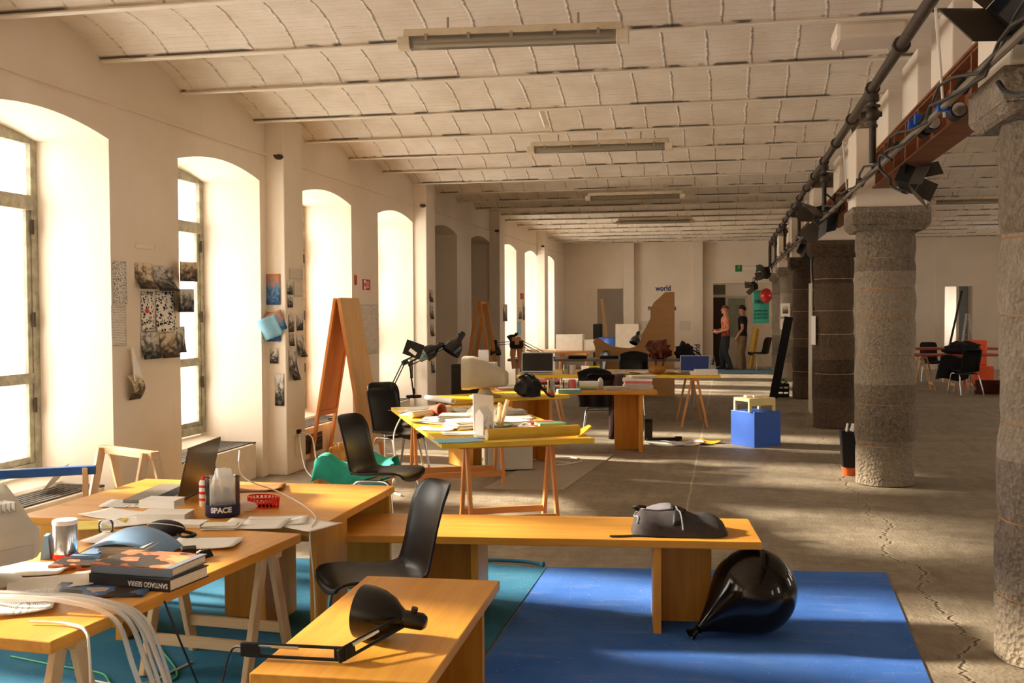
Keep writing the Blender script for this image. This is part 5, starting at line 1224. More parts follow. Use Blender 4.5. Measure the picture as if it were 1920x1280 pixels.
paper_stack('thick stack of white sheets in the middle of the yellow table', yt(0.40, 0.95, YH+0.004), ya+0.2, 0.34, 0.26, 16, seed=5)
paper_stack('stack of white sheets behind the milk carton on the yellow table', yt(0.42, 1.5, YH+0.004), ya-0.3, 0.36, 0.26, 14, seed=6)
paper_stack('low paper stack at the far left corner of the yellow table', yt(0.30, 2.55, YH+0.004), ya+0.6, 0.34, 0.25, 7, seed=7)
paper_stack('grey paper stack towards the far right of the yellow table', yt(0.95, 2.0, YH+0.004), ya+0.1, 0.3, 0.22, 9, seed=8, mats=[M_GREYP, M_WHITE])
M_ROLLY = plain('yellow_roll', rgb(226, 176, 40), 0.5, var=0.06); M_ROLLW = plain('cream_roll', rgb(232, 204, 160), 0.7)
def roll(label, p, q, r, mt, name='paper_roll', group=None):
    p, q = Vector(p), Vector(q); e = thing(name, label, 'roll', p, group=group)
    MB().tube([(0, 0, 0), (q-p)*0.5, q-p], r, 18).build('sheet_roll', mt, e, smooth=True)
    b = MB()
    for t in (0.0, 1.0):
        d = (q-p).normalized(); b.tube([(q-p)*t-d*0.0015, (q-p)*t+d*0.0015], r*0.6, 14)
    b.each('end_hole', M_GREYP, e); return e
roll('big yellow paper roll along the near edge of the yellow table', (-1.697, 7.473, 0.760), (-1.087, 7.876, 0.760), 0.042, M_ROLLY)
roll('cream paper roll across the middle of the yellow table', (-2.750, 9.079, 0.730), (-2.525, 9.620, 0.730), 0.03, M_ROLLW)
roll('white drawing roll lying behind the terracotta pot', (-3.101, 10.822, 0.740), (-2.705, 10.414, 0.740), 0.028, M_WHITE)
# milk carton, standing cards, dish with brushes, blue folders
e = thing('milk_carton', 'gabled drink carton with a face printed on it on the yellow table', 'carton', yt(0.40, 0.42, YH+0.002), ya+0.5)
b = MB(); b.box(-0.048, 0.048, -0.048, 0.048, 0, 0.16); b.build('carton_side', M_WHITE, e)
b = MB(); b.add([(-0.048, -0.048, 0.16), (0.048, -0.048, 0.16), (0.048, 0.048, 0.16), (-0.048, 0.048, 0.16), (-0.048, 0, 0.205), (0.048, 0, 0.205), (-0.048, 0, 0.225), (0.048, 0, 0.225)], [(0, 1, 5, 4), (2, 3, 4, 5), (0, 4, 3), (1, 2, 5), (4, 5, 7, 6)]); b.build('gable_top', M_WHITE, e)
MB().box(0.0485, 0.0495, -0.046, 0.046, 0.01, 0.155).build('printed_side', print_mat('carton_print', 'photo', 17, [rgb(70, 50, 90), rgb(150, 110, 130), rgb(210, 200, 210)]), e); MB().box(-0.046, 0.046, -0.0495, -0.0485, 0.01, 0.155).build('printed_side', print_mat('carton_print_side', 'photo', 18, [rgb(120, 70, 110), rgb(190, 190, 200), rgb(230, 226, 226)]), e)
e = thing('white_card', 'tall white folded card leaning behind the drink carton', 'card', yt(0.44, 0.62, YH+0.002), ya+0.3)
MB().box(-0.09, 0.09, -0.003, 0.003, 0, 0.30, RX(-0.25) @ RY(0.12)).build('panel', M_WHITE, e)
e = thing('brush_pot', 'round dish holding brushes and rolled paper on the yellow table', 'dish', yt(0.62, 0.95, YH+0.006))
MB().lathe([(0.0, 0.002), (0.10, 0.0), (0.14, 0.02), (0.135, 0.022), (0.09, 0.008), (0.0, 0.008)], 28).build('plate', plain('green_dish', rgb(150, 160, 120), 0.4), e, smooth=True)
rr = random.Random(3)
for k in range(9):
    a = rr.uniform(0, 6.28); MB().cyl((0.03*math.cos(a), 0.03*math.sin(a), 0.012), (0.09*math.cos(a), 0.09*math.sin(a), 0.12+0.12*rr.random()), 0.006+0.012*(k % 3 == 0), 8).build('brush', [W_PALE['z'], M_WHITE, M_SKYP][k % 3], e, smooth=True)
b = MB(); b.grid(crumple(0.11, 23, 0.5), 22, 16); place(tag(b.build('plastic_bag', M_FILM, None, smooth=30), 'crumpled white plastic bag beside the brush dish', 'bag'), yt(0.55, 1.22, YH+0.004))
tag(place(MB().box(-0.17, 0.17, -0.11, 0.11, 0, 0.008).build('folder', M_SKYP, bevel=0.002), yt(0.14, 0.12, YH+0.001), ya+0.05), 'light blue folder at the near corner of the yellow table', 'folder')
e = thing('saucer', 'white saucer between the carton and the yellow roll', 'saucer', yt(0.62, 0.38, YH+0.001)); MB().lathe([(0, 0.003), (0.045, 0.002), (0.085, 0.016), (0.083, 0.019), (0.045, 0.007), (0, 0.007)], 28).build('plate', M_WHITE, e, smooth=True); MB().ball((0.0, 0, 0.022), 0.03, 12, 8, (1.3, 0.8, 0.5)).build('biscuit', M_KRAFT, e, smooth=True)
M_PINK = plain('book_pink', rgb(222, 110, 116), 0.5); M_GREENB = plain('book_green', rgb(150, 190, 140), 0.5); M_ORB = plain('book_orange', rgb(214, 112, 56), 0.5)
book('pink book on the far right part of the yellow table', yt(1.00, 0.98, YH+0.004), ya+0.1, 0.24, 0.17, 0.03, M_PINK)
book('red orange book lying before the pink book', yt(0.98, 0.70, YH+0.002), ya+0.15, 0.25, 0.18, 0.03, M_ORB)
book('pale green book lying on the red orange book', yt(1.0, 0.70, YH+0.033), ya+0.05, 0.22, 0.16, 0.022, M_GREENB)
e = thing('terracotta_pot', 'small terracotta pot lying among papers on the yellow table', 'pot', yt(0.30, 2.05, YH+0.055), rot=(PI/2, 0, 1.0))
MB().lathe([(0.0, -0.06), (0.035, -0.06), (0.052, 0.04), (0.06, 0.045), (0.06, 0.07), (0.05, 0.07), (0.046, 0.04), (0.03, -0.05), (0.0, -0.05)], 24).build('pot_wall', plain('terracotta', rgb(176, 86, 58), 0.8), e, smooth=True)
mug('white bowl near the far left corner of the yellow table', yt(0.42, 2.35, YH+0.01), 0.07, 0.05, M_WHITE, name='bowl', cat='bowl', handle=False)
e = thing('hand_brush', 'yellow wooden scoop at the right end of the yellow table', 'scoop', yt(yl-0.06, 0.20, YH+0.01), 0.9, rot=(0.0, -0.5, 0.6))
b = MB(); b.prism([(-0.11, -0.05), (0.02, -0.065), (0.11, -0.03), (0.12, 0.03), (0.02, 0.06), (-0.11, 0.05)], 0, 0.014); b.build('blade', M_ROLLY, e, bevel=0.003); MB().box(-0.16, -0.10, -0.015, 0.015, 0, 0.012).build('handle', W_HONEY['x'], e)
cable('white cables hanging from the left edge of the yellow table', [yt(0.02, 2.3, 0.69), yt(-0.06, 2.3, 0.5), yt(-0.05, 2.25, 0.2), yt(-0.1, 2.2, 0.02), yt(-0.05, 1.9, 0.012)], 0.008, M_WCABLE)
# computer tower and floor panel below it
e = thing('computer_tower', 'grey computer tower on the floor under the yellow table', 'computer', (-2.22, 10.78, 0), 0.42)
MB().box(-0.24, 0.24, -0.10, 0.10, 0.015, 0.42).build('case', M_GREYPL, e, bevel=0.01); MB().box(-0.265, -0.24, -0.10, 0.10, 0.015, 0.42).build('front_bezel', M_BEIGEPL, e, bevel=0.012)
MB().cyl((-0.267, 0.0, 0.12), (-0.264, 0.0, 0.12), 0.02, 12).build('power_button', M_BLACK, e)
tag(MB().prism([(-2.215, 9.58), (-1.472, 9.62), (-1.258, 12.1), (-2.0, 12.05)], 0.001, 0.008).build('floor_panel', plain('floor_panel_grey', rgb(168, 158, 142), 0.5, var=0.05)), 'smooth grey panel lying on the concrete under the yellow table', 'panel')
cable('white cable coiled on the floor right of the computer tower', [(-1.85, 11.1, 0.012), (-1.7, 11.2, 0.012), (-1.55, 11.5, 0.012), (-1.7, 11.75, 0.012), (-1.9, 11.6, 0.012), (-1.8, 11.35, 0.02), (-1.65, 11.3, 0.02)], 0.008, M_WCABLE)

# ------------------------------------------------------------ middle and far tables
OT = 0.72
board_table('plank_table', 'orange plank table loaded with books, papers and jars', 'table', (-2.75, 11.95, 0), 0.16, 2.0, 0.72, OT, [(1.82, -1, 0.06, 0.60, 0.27), (0.25, 1, 0.06, 0.5, 0.27)])
def ot(u, v, z=0.0): c_, s_ = math.cos(0.16), math.sin(0.16); return (-2.75+u*c_-v*s_, 11.95+u*s_+v*c_, OT+0.001+z)
def pile(label_fn, base, n, seed, w=0.28, d=0.21, rz=0.16, group=None):
    r = random.Random(seed); z = 0
    mats = [M_WHITE, M_BCOVER, M_GREENB, M_ORB, M_SLATE, M_PAGES, M_PINK, M_GREYP]
    for k in range(n):
        h = r.choice((0.018, 0.022, 0.03)); book(label_fn(k), (base[0], base[1], base[2]+z), rz+r.uniform(-0.12, 0.12), w*r.uniform(0.85, 1.0), d*r.uniform(0.85, 1), h, mats[r.randrange(8)], group=group); z += h+0.0012
pos = ['lowest', 'second from below', 'third from below', 'fourth from below', 'topmost']
pile(lambda k: 'book in the left pile on the orange plank table, %s' % pos[k], ot(0.72, 0.30), 5, 1, 0.34, 0.24, group='left pile of books on the orange table')
pile(lambda k: 'book in the middle pile on the orange plank table, %s' % pos[k], ot(1.22, 0.25), 4, 2, 0.22, 0.17, group='middle pile of books on the orange table')
pile(lambda k: 'book in the right pile on the orange plank table, %s' % pos[k], ot(1.80, 0.35), 5, 3, 0.36, 0.25, group='right pile of books on the orange table')
paper_stack('white paper stack between the middle and right book piles', ot(1.52, 0.25), 0.3, 0.26, 0.2, 9, seed=14)
paper_stack('white and brown papers at the left end of the orange plank table', ot(0.30, 0.30), 0.3, 0.3, 0.22, 6, seed=15, mats=[M_WHITE, M_KRAFT, M_WHITE])
paper_stack('white papers lying on the right book pile', ot(1.86, 0.36, 0.142), 0.4, 0.32, 0.2, 4, seed=16)
for k, (u, v, lab, mt, h) in enumerate(((0.96, 0.30, 'clear jar with red base, left of three on the orange plank table', M_CLEARP, 0.11), (1.03, 0.25, 'pale red tin can, middle of three on the orange plank table', M_PINK, 0.12), (1.10, 0.32, 'clear jar, right of three on the orange plank table', M_CLEARP, 0.10))):
    mug(lab, ot(u, v), 0.04, h, mt, name='jar', cat='jar', band=M_RED if k < 2 else None, handle=False, group='jars on the orange table')
tag(place(MB().ball((0, 0, 0.05), 0.05, 12, 8, (0.7, 0.7, 1.4)).build('plastic_bottle', M_FILM, None, smooth=True), ot(1.36, 0.3, 0.02)), 'small crumpled clear plastic bag right of the middle books', 'bag')
# chair with a brown coat, seen from behind
ch = shell_chair('black shell chair with a brown garment over it behind the orange plank table', (-1.55, 13.35, 0), PI/2+0.1)
M_BROWNF = plain('brown_fabric', rgb(84, 62, 60), 0.9, var=0.2, bump=0.2)
M_BLACKF = plain('black_fabric', rgb(22, 20, 22), 0.9, var=0.2)
def hang(u, v):
    return ((u-0.5)*0.44+0.02*math.sin(v*6), -0.02*math.sin(u*12)*v-0.02, -0.30*v+0.02*math.sin(u*7)*v)
o = tag(place(MB().grid(lambda u, v: ((u-0.5)*(0.42-0.05*v)+0.01*math.sin(v*9), 0.045*math.sin(PI*min(1, v*3.0))*(1 if v < 0.33 else 0)-0.012*math.sin(u*14)*v, 0.06*math.sin(PI*u)*(1-v)-0.42*v), 20, 14).build('jacket', M_BLACKF, None, smooth=True, solid=0.02), (-1.60, 13.04, 0.88), 0.1), 'black jacket draped over the chair back behind the orange table', 'jacket')
o = tag(place(MB().grid(lambda u, v: ((u-0.5)*(0.16+0.06*math.sin(v*4))+0.06*v-0.10*v*v, 0.03*math.sin(u*9+v*3), -0.80*v), 12, 16).build('trousers', M_BROWNF, None, smooth=True, solid=0.03), (-1.32, 13.10, 0.86), 0.1), 'brown garment hanging down to the floor beside the plank leg', 'garment')
# far yellow table on thin trestles
e, fa, fl, fw_ = edge_table('trestle_table', 'far yellow table on thin orange trestles carrying laptops', (-2.90, 14.70, 0), (-0.08, 15.02, 0), (-3.10, 16.2, 0), 0.735, M_YELLOW, M_YELLOW)
def ft(u, v, z=0.0): return (-2.90+u*math.cos(fa)-v*math.sin(fa), 14.70+u*math.sin(fa)+v*math.cos(fa), 0.736+z)
def at0(p): return (p[0], p[1], 0)
trestle('thin orange trestle at the right end of the far yellow table', at0(ft(fl-0.35, 0.62)), fa+PI/2, 1.1, 0.70, 0.36, W_ORANGE, (0.03, 0.03), low=0.2, rails=False)
trestle('thin orange trestle at the left end of the far yellow table', at0(ft(0.45, 0.62)), fa+PI/2, 1.1, 0.70, 0.36, W_ORANGE, (0.03, 0.03), low=0.2, rails=False)
laptop('silver laptop with dark screen towards us on the far yellow table', ft(0.27, 0.12), PI/2+0.1, 0.46, 0.30, 100, M_TIN, M_TIN)
bpy.data.objects['laptop.001'].rotation_euler[2] = -PI/2+fa+PI; bpy.data.objects['laptop.001'].location = ft(0.27, 0.42)
def hold(o, loc, rz): o.location = loc; o.rotation_euler = (0, 0, rz)
lp2 = laptop('laptop with blue screen seen edge-on at the right of the far yellow table', ft(2.55, 0.35), 0, 0.42, 0.26, 112, M_TIN, M_TIN, plain('blue_lid', rgb(30, 54, 120), 0.4))
hold(lp2, ft(2.52, 0.50), PI/2+fa-0.15)
tag(place(MB().box(-0.002, 0.14, -0.002, 0.002, 0, 0.12).build('green_card', plain('green_card', rgb(196, 216, 40), 0.6)), ft(1.03, 0.25), 0.1), 'bright green card standing on the far yellow table', 'card')
tag(place(MB().box(-0.13, -0.003, -0.002, 0.002, 0, 0.12).build('white_card', M_WHITE), ft(1.02, 0.255), -0.35), 'white card standing left of the bright green card', 'card')
GP2 = 'loose papers on the far yellow table'
for i, (u, v) in enumerate(((1.35, 0.3), (1.5, 0.6), (1.7, 0.35), (1.95, 0.7), (2.15, 0.35), (2.3, 0.6), (2.4, 0.25))):
    sheet('loose paper on the right half of the far yellow table', ft(u, v, 0.002+0.001*i), fa+i*0.5, 0.34, 0.24, [None, M_GREYP, M_TEXT][i % 3], 0.04, seed=70+i, group=GP2)
book('open magazine pile before the blue laptop', ft(2.62, 0.22), fa, 0.38, 0.22, 0.04, M_WHITE); book('white book on the magazine pile at the right table end', ft(2.65, 0.22, 0.042), fa+0.1, 0.30, 0.2, 0.03, M_WHITE)
book('dark open book on the far yellow table left of the cap', ft(1.42, 0.2, 0.02), fa+0.2, 0.3, 0.2, 0.015, M_GREYP)
o = tag(place(MB().ball((0, 0, 0), 0.10, 18, 10, (1.25, 0.9, 0.62)).build('beige_cap', M_KRAFT, None, smooth=True), ft(1.98, 0.3, 0.063)), 'rounded beige bundle among papers on the far yellow table', 'bundle')
for u, lab, mt in ((0.68, 'small jar right of the silver laptop', M_CLEARP), (0.78, 'grey tin right of the silver laptop', M_GREYP)):
    mug(lab, ft(u, 0.35), 0.045, 0.13, mt, name='jar', cat='jar', handle=False)
e = thing('beer_bottle', 'brown glass beer bottle at the right end of the far yellow table', 'bottle', ft(2.82, 0.85))
M_BROWNG = plain('brown_glass', rgb(46, 24, 10), 0.08, spec=0.7)
MB().lathe([(0, 0.001), (0.031, 0.001), (0.033, 0.01), (0.033, 0.13), (0.026, 0.165), (0.014, 0.195), (0.013, 0.235), (0, 0.236)], 20).build('glass', M_BROWNG, e, smooth=True); MB().lathe([(0.0335, 0.04), (0.0335, 0.10)], 20).build('paper_label', M_GREYP, e)
shell_chair('black shell chair under the right part of the far yellow table', (-1.50, 16.9, 0), -PI/2+0.05)
shell_chair('black shell chair left behind the far yellow table', (-2.5, 20.0, 0), PI+0.5)
o = tag(place(MB().grid(lambda u, v: ((u-0.5)*0.44, 0.03*math.sin(PI*min(1, v*3))-0.01*math.sin(u*13), 0.05*math.sin(PI*u)*(1-v)-0.36*v), 16, 12).build('jacket', M_BLACKF, None, smooth=True, solid=0.02), (-1.47, 17.27, 0.93), 0.05), 'black jacket over the chair behind the far yellow table', 'jacket')
# grey table behind
M_GREYT = plain('grey_tabletop', rgb(128, 124, 118), 0.5)
e = thing('long_table', 'long grey table behind the far yellow table', 'table', (-3.75, 18.2, 0), 0.06)
MB().box(0, 3.35, 0, 0.8, 0.76, 0.80).build('tabletop', M_GREYT, e, bevel=0.003)
for x in (0.15, 1.6, 3.2):
    for y in (0.08, 0.72): MB().cyl((x, y, 0), (x, y, 0.76), 0.02, 10).build('leg', M_GALV, e, smooth=True)
def gt(u, v, z=0.0): return (-3.75+u*math.cos(0.06)-v*math.sin(0.06), 18.2+u*math.sin(0.06)+v*math.cos(0.06), 0.801+z)
M_LEATHER = plain('brown_leather', rgb(110, 48, 22), 0.45, var=0.25, bump=0.2)
bg3 = thing('leather_bag', 'reddish brown leather bag slumped on the grey table', 'bag', gt(2.62, 0.12))
MB().grid(crumple(0.19, 31, 0.55), 30, 20).build('bag_body', M_LEATHER, bg3, smooth=40)
MB().tube(spline([(-0.12, -0.1, 0.1), (-0.05, -0.2, 0.02), (-0.03, -0.22, -0.16), (0.05, -0.22, -0.18), (0.10, -0.19, 0.0), (0.12, -0.08, 0.1)], 6), 0.016, 8).build('strap', M_LEATHER, bg3, smooth=True)
bg4 = thing('shoulder_bag', 'black shoulder bag with hanging strap at the right end of the grey table', 'bag', gt(3.05, 0.15))
MB().grid(crumple(0.16, 44, 0.4), 26, 18).build('bag_body', M_BLACKF, bg4, smooth=40)
MB().tube(spline([(0.14, -0.1, 0.16), (0.30, -0.2, 0.05), (0.32, -0.22, -0.18), (0.20, -0.22, -0.26), (0.08, -0.22, -0.2), (0.04, -0.2, -0.05)], 6), 0.012, 8).build('strap', M_BLACKF, bg4, smooth=True)
for u, lab in ((0.35, 'black laptop bag lying at the left end of the grey table'), (1.2, 'flat dark case in the middle of the grey table'), (1.75, 'flat dark case right of the middle on the grey table')):
    tag(place(MB().box(-0.16, 0.16, -0.12, 0.12, 0, 0.05).build('flat_case', M_BLACK, bevel=0.012), gt(u, 0.25), 0.2), lab, 'case')
# desk lamps on the far tables
desk_lamp(dl+'on the grey table with its shade hanging left', gt(0.72, 0.3, 0.03), (-3.535, 18.400, 1.101), (-3.961, 18.200, 1.060), (0.05, -0.2, -0.98), 1.05, base=0.802)
desk_lamp('thin upright desk lamp with small shade at the left end of the grey table', gt(0.50, 0.55, 0.03), (-3.680, 18.800, 1.089), (-3.728, 18.800, 1.204), (-0.75, -0.2, -0.6), 0.8, base=0.802)
desk_lamp('small black desk lamp before the white board at the far wall', (-1.876, 25.500, 0.531), (-1.824, 25.500, 1.014), (-2.073, 25.300, 1.044), (-0.3, -0.4, -0.85), 1.3, base=0.001)
# poster figure in the far window
# second A-frame, seen from its narrow end
e = thing('wooden_a_frame', 'tall narrow orange wooden A-frame before the far shuttered windows', 'frame', (-4.12, 17.6, 0))
for sx in (-1, 1):
    for yy in (0, 0.5): MB().bar((sx*0.015, yy, 1.80), (sx*0.30, yy, 0), 0.06, 0.04, (0, 1, 0)).build('leg', W_ORANGE['z'], e, bevel=0.003)
MB().box(-0.03, 0.03, 0, 0.5, 1.76, 1.80).build('top_rail', W_ORANGE['y'], e)
e = thing('tall_chair_back', 'black padded panel standing left of the tube monitor', 'panel', (-3.02, 12.3, 0), 0.2)
MB().box(-0.20, 0.20, -0.03, 0.03, 0.45, 1.02).build('panel_body', M_BLACK, e, bevel=0.02)
for s_ in (-0.17, 0.17): MB().box(s_-0.015, s_+0.015, -0.015, 0.015, 0, 0.46).build('leg', M_BLACK, e)
tag(MB().box(-3.05, -2.92, 13.0, 13.02, 0.0, 1.16).build('leaning_sheet', mat_film('pale_green_film')), 'pale translucent sheet standing behind the black panel', 'sheet')
# dummy torso figure by the far window: dark shorts on a tan display form
M_TAN = plain('tan_form', rgb(186, 128, 88), 0.6); 
e = thing('dress_form', 'tan lower body display form in black shorts by the far window', 'mannequin', (-3.42, 17.35, 0), 0.3); e.scale = (0.82, 0.82, 0.95)
b = MB()
for s_ in (-1, 1): b.tube(spline([(s_*0.05, 0, 0.72), (s_*0.075, 0, 0.95), (s_*0.06, 0, 1.08), (s_*0.03, 0, 1.16)], 6), [0.045]*6+[0.06]*6+[0.075]*6+[0.08], 12)
b.tube([(0, 0, 1.14), (0, 0, 1.22), (0, 0, 1.27)], [0.11, 0.10, 0.085], 16); f_ = b.build('form', M_TAN, e, smooth=True)
b = MB(); b.lathe([(0.125, 1.07), (0.145, 1.12), (0.13, 1.2)], 20, Matrix.Diagonal((1, 0.75, 1, 1))); b.build('shorts', M_BLACKF, e, smooth=True)
MB().cyl((0, 0, 0), (0, 0, 0.75), 0.02, 10).lathe([(0.15, 0.0), (0.15, 0.015), (0.02, 0.03)], 20).build('stand', M_GALV, e, smooth=True)

# plywood silhouette of a mountain slope
M_PLYB = wood('plywood_brown', rgb(210, 160, 104), rgb(222, 176, 122), 'x', 0.6, 0.4, knots=False)
cut = [(1264,742), (1264,558), (1248,558), (1240,566), (1228,576), (1222,588), (1222,604), (1214,620), (1207,632), (1204,645), (1196,654), (1184,657), (1170,656), (1152,653), (1140,646), (1133,640), (1124,639), (1120,646), (1124,656), (1123,668), (1125,680), (1124,742)]
pts = [(-0.15+(x-1264)/2000*17.9*1.0, (742-y)/2000*17.9*1.0) for x, y in cut]
e = thing('plywood_silhouette', 'large brown plywood cut-out with a wavy slope standing among the tables', 'board', (-0.97, 20.4, 0))
k = 20.9/17.9*1.03
b = MB(); b.prism([((x+0.15)*k, z*k) for x, z in pts], -0.011, 0.011, RX(PI/2)); b.build('panel', M_PLYB, e)
for s_ in (-0.2, -1.2): MB().bar((s_, 0.02, 0.8), (s_, 0.42, 0.0), 0.05, 0.03).build('prop', W_PALE['z'], e)

# blue cube with small stool
M_BLUECUBE = plain('blue_lacquer_box', rgb(30, 88, 190), 0.45, var=0.08, scale=3)
e = thing('box_pedestal', 'bright blue wooden cube on the concrete floor', 'cube', (0.345, 13.29, 0), R(41))
MB().box(-0.21, 0.21, -0.21, 0.21, 0, 0.42).build('box', M_BLUECUBE, e, bevel=0.004)
W_CREAM = plain('cream_painted_wood', rgb(232, 212, 150), 0.6, var=0.06)
e = thing('low_stool', 'small cream wooden stool standing on the blue cube', 'stool', (0.33, 13.26, 0.421), R(35))
MB().box(-0.19, 0.19, -0.16, 0.16, 0.12, 0.16).build('seat', W_CREAM, e, bevel=0.003)
MB().box(-0.18, 0.18, -0.155, -0.135, 0.07, 0.12).build('apron', W_CREAM, e); MB().box(-0.18, 0.18, 0.135, 0.155, 0.07, 0.12).build('apron', W_CREAM, e)
for sx in (-1, 1):
    for sy in (-1, 1): MB().box(sx*0.175-0.015, sx*0.175+0.015, sy*0.145-0.015, sy*0.145+0.015, 0, 0.12).build('leg', W_CREAM, e)
for i, (x, y, lab, w_) in enumerate(((0.26, 13.22, 'crumpled paper on the left of the cream stool', 0.05), (0.36, 13.22, 'small white block on the right of the cream stool', 0.06))):
    tag(place(MB().box(-w_, w_, -0.04, 0.04, 0, 0.03).build('paper_scrap', M_WHITE, bevel=0.008), (x, y, 0.582), 0.4), lab, 'scrap')
# paper and tripod on the floor
for i, (p, lab, mt) in enumerate((((-0.72, 13.1), 'large white sheet lying on the floor left of the blue cube', None), ((-0.52, 13.2), 'crumpled white sheet on the floor beside the large one', M_WHITE), ((-0.30, 13.35), 'yellow sheet on the floor nearest the blue cube', M_ROLLY))):
    sheet(lab, (p[0], p[1], 0.001), 0.2+0.3*i, 0.5-0.06*i, 0.36, mt, 0.05, seed=90+i)
e = thing('tripod', 'folded black tripod lying on the floor by the plank leg', 'tripod', (-0.98, 13.35, 0.03), 0.25)
for k in range(3): MB().cyl((0, 0.022*(k-1), 0.012*(k == 1)), (0.38, 0.022*(k-1), 0.012*(k == 1)), 0.012, 8).build('leg', M_BLACK, e, smooth=True)
MB().box(0.36, 0.44, -0.035, 0.035, -0.02, 0.035).build('head', M_BLACK, e, bevel=0.006)
e = thing('speaker_box', 'small black box standing behind the orange plank leg', 'box', (-0.98, 13.62, 0), 0.1); MB().box(-0.05, 0.05, -0.08, 0.08, 0, 0.27).build('casing', M_BLACK, e, bevel=0.01); MB().box(-0.04, 0.04, -0.083, -0.08, 0.05, 0.22).build('front_cloth', M_SOOT, e)

# things by the columns
e = thing('rubbish_bag', 'black bag with papers standing at the foot of the near granite column', 'bag', (1.19, 11.0, 0.09))
b = MB(); b.prism([(-0.07, 0), (0.07, 0), (0.085, 0.34), (-0.085, 0.36)], -0.1, 0.1, RX(PI/2)); b.build('bag_body', M_BLACK, e, bevel=0.01); MB().bar((-0.06, -0.05, 0.2), (-0.02, -0.05, 0.43), 0.09, 0.01).build('paper', M_WHITE, e); MB().bar((0.0, 0.0, 0.25), (0.05, 0.02, 0.42), 0.08, 0.01).build('paper', M_WHITE, e)
e = thing('plant_pot', 'orange pot under the black bag at the near granite column', 'pot', (1.19, 11.0, 0)); MB().lathe([(0.0, 0), (0.06, 0), (0.075, 0.08), (0.07, 0.085), (0.0, 0.085)], 20).build('pot_wall', plain('orange_pot', rgb(206, 92, 40), 0.6), e, smooth=True)
o = tag(MB().bar((0.84, 20.2, 0.0), (1.10, 19.9, 1.50), 0.15, 0.03, (0, 1, 0)).build('leaning_board', M_BLACK), 'long black board leaning against the fourth column', 'board')
o = tag(MB().box(1.285, 1.305, 17.2, 17.7, 0.02, 2.05).build('hanging_board', M_BEAMW), 'tall white panel hanging beside the third column', 'panel')
cable('thin strings holding the tall white panel', [(1.295, 17.3, 2.05), (1.295, 17.4, 2.40), (1.31, 17.5, 2.743)], 0.004, M_WCABLE)
e = thing('crate', 'green plastic crate with plants on the floor by the fourth column', 'crate', (0.98, 20.55, 0))
b = MB()
for z in (0.0, 0.1, 0.2): b.box(-0.16, 0.16, -0.12, -0.11, z, z+0.05); b.box(-0.16, 0.16, 0.11, 0.12, z, z+0.05); b.box(-0.16, -0.15, -0.11, 0.11, z, z+0.05)
for x in (-0.15, -0.05, 0.05, 0.15): b.box(x-0.01, x+0.01, -0.125, -0.115, 0, 0.25)
b.build('crate_frame', plain('crate_dark', rgb(30, 30, 28), 0.6), e)
b = MB(); rr = random.Random(9)
for k in range(60):
    c = Vector((rr.uniform(-0.14, 0.14), rr.uniform(-0.1, 0.1), rr.uniform(0.2, 0.36))); d = Vector((rr.uniform(-1, 1), rr.uniform(-1, 1), rr.uniform(-0.4, 1))).normalized()*0.05; s_ = d.orthogonal().normalized()*0.015
    b.add([c-d, c+s_, c+d, c-s_], [(0, 1, 2, 3)])
b.build('foliage', plain('leaf_green', rgb(60, 110, 50), 0.7, var=0.3), e)
for i, (z, lab) in enumerate(((1.62, 'upper white notice on the column behind the leaning black board'), (1.30, 'lower white notice on the column behind the leaning black board'))):
    e = thing('notice', lab, 'notice', (1.30, 24.905, z), -0.35); MB().box(-0.11, 0.11, -0.012, -0.008, -0.15+0.03*i, 0.15-0.03*i).build('paper', M_WHITE, e); MB().box(-0.06, 0.07, -0.0135, -0.012, -0.08, 0.09).build('picture', PHC[0], e)
e = thing('notice', 'white notice on the side of the third column', 'notice', (1.19, 15.36, 1.35), -PI/2+0.25); MB().box(-0.09, 0.09, -0.012, -0.008, -0.2, 0.2).build('paper', M_WHITE, e)

# banner and balloons
M_TURQ = plain('banner_turquoise', rgb(60, 170, 150), 0.7, var=0.04); M_BTXT = plain('banner_text_dark', rgb(20, 40, 44), 0.7)
e = thing('banner', 'turquoise banner with dark lettering hanging before the far columns', 'banner', (0.84, 27.6, 1.70))
MB().grid(lambda u, v: ((u-0.5)*0.40, 0.012*math.sin(u*7+v*3), (v-0.5)*0.82), 10, 10).build('cloth', M_TURQ, e, smooth=True, solid=0.004)
t = text_mesh('headline', 'FIRST', 0.12, M_BTXT, e, 0.9, 0.001, bold=0.003); t.location = (-0.02, -0.02, 0.12); t.rotation_euler = (PI/2, 0, 0)
for i in range(3):
    t = text_mesh('text_row', 'no NOT a ON', 0.065, M_BTXT, e, 0.8, 0.001, bold=0.002); t.location = (0, -0.02, -0.10-0.09*i); t.rotation_euler = (PI/2, 0, 0)
M_REDB = plain('balloon_red', rgb(200, 36, 30), 0.15, spec=0.6)
e = thing('balloon', 'red round balloon hanging before the turquoise banner', 'balloon', (0.96, 27.35, 1.98)); MB().ball((0, 0, 0), 0.15, 24, 16, (1, 1, 1.2)).build('skin', M_REDB, e, smooth=True); MB().lathe([(0.012, 0), (0.02, -0.02)], 10, TR(0, 0, -0.178)).build('knot', M_REDB, e)
cable('thin string holding the red balloon and banner', [(0.96, 27.35, 2.16), (0.98, 27.3, 2.5), (1.10, 27.2, 2.70)], 0.004, M_WCABLE)
cable('thin string at the banner top corner', [(0.68, 27.6, 2.11), (0.80, 27.4, 2.5), (1.10, 27.2, 2.70)], 0.004, M_WCABLE)

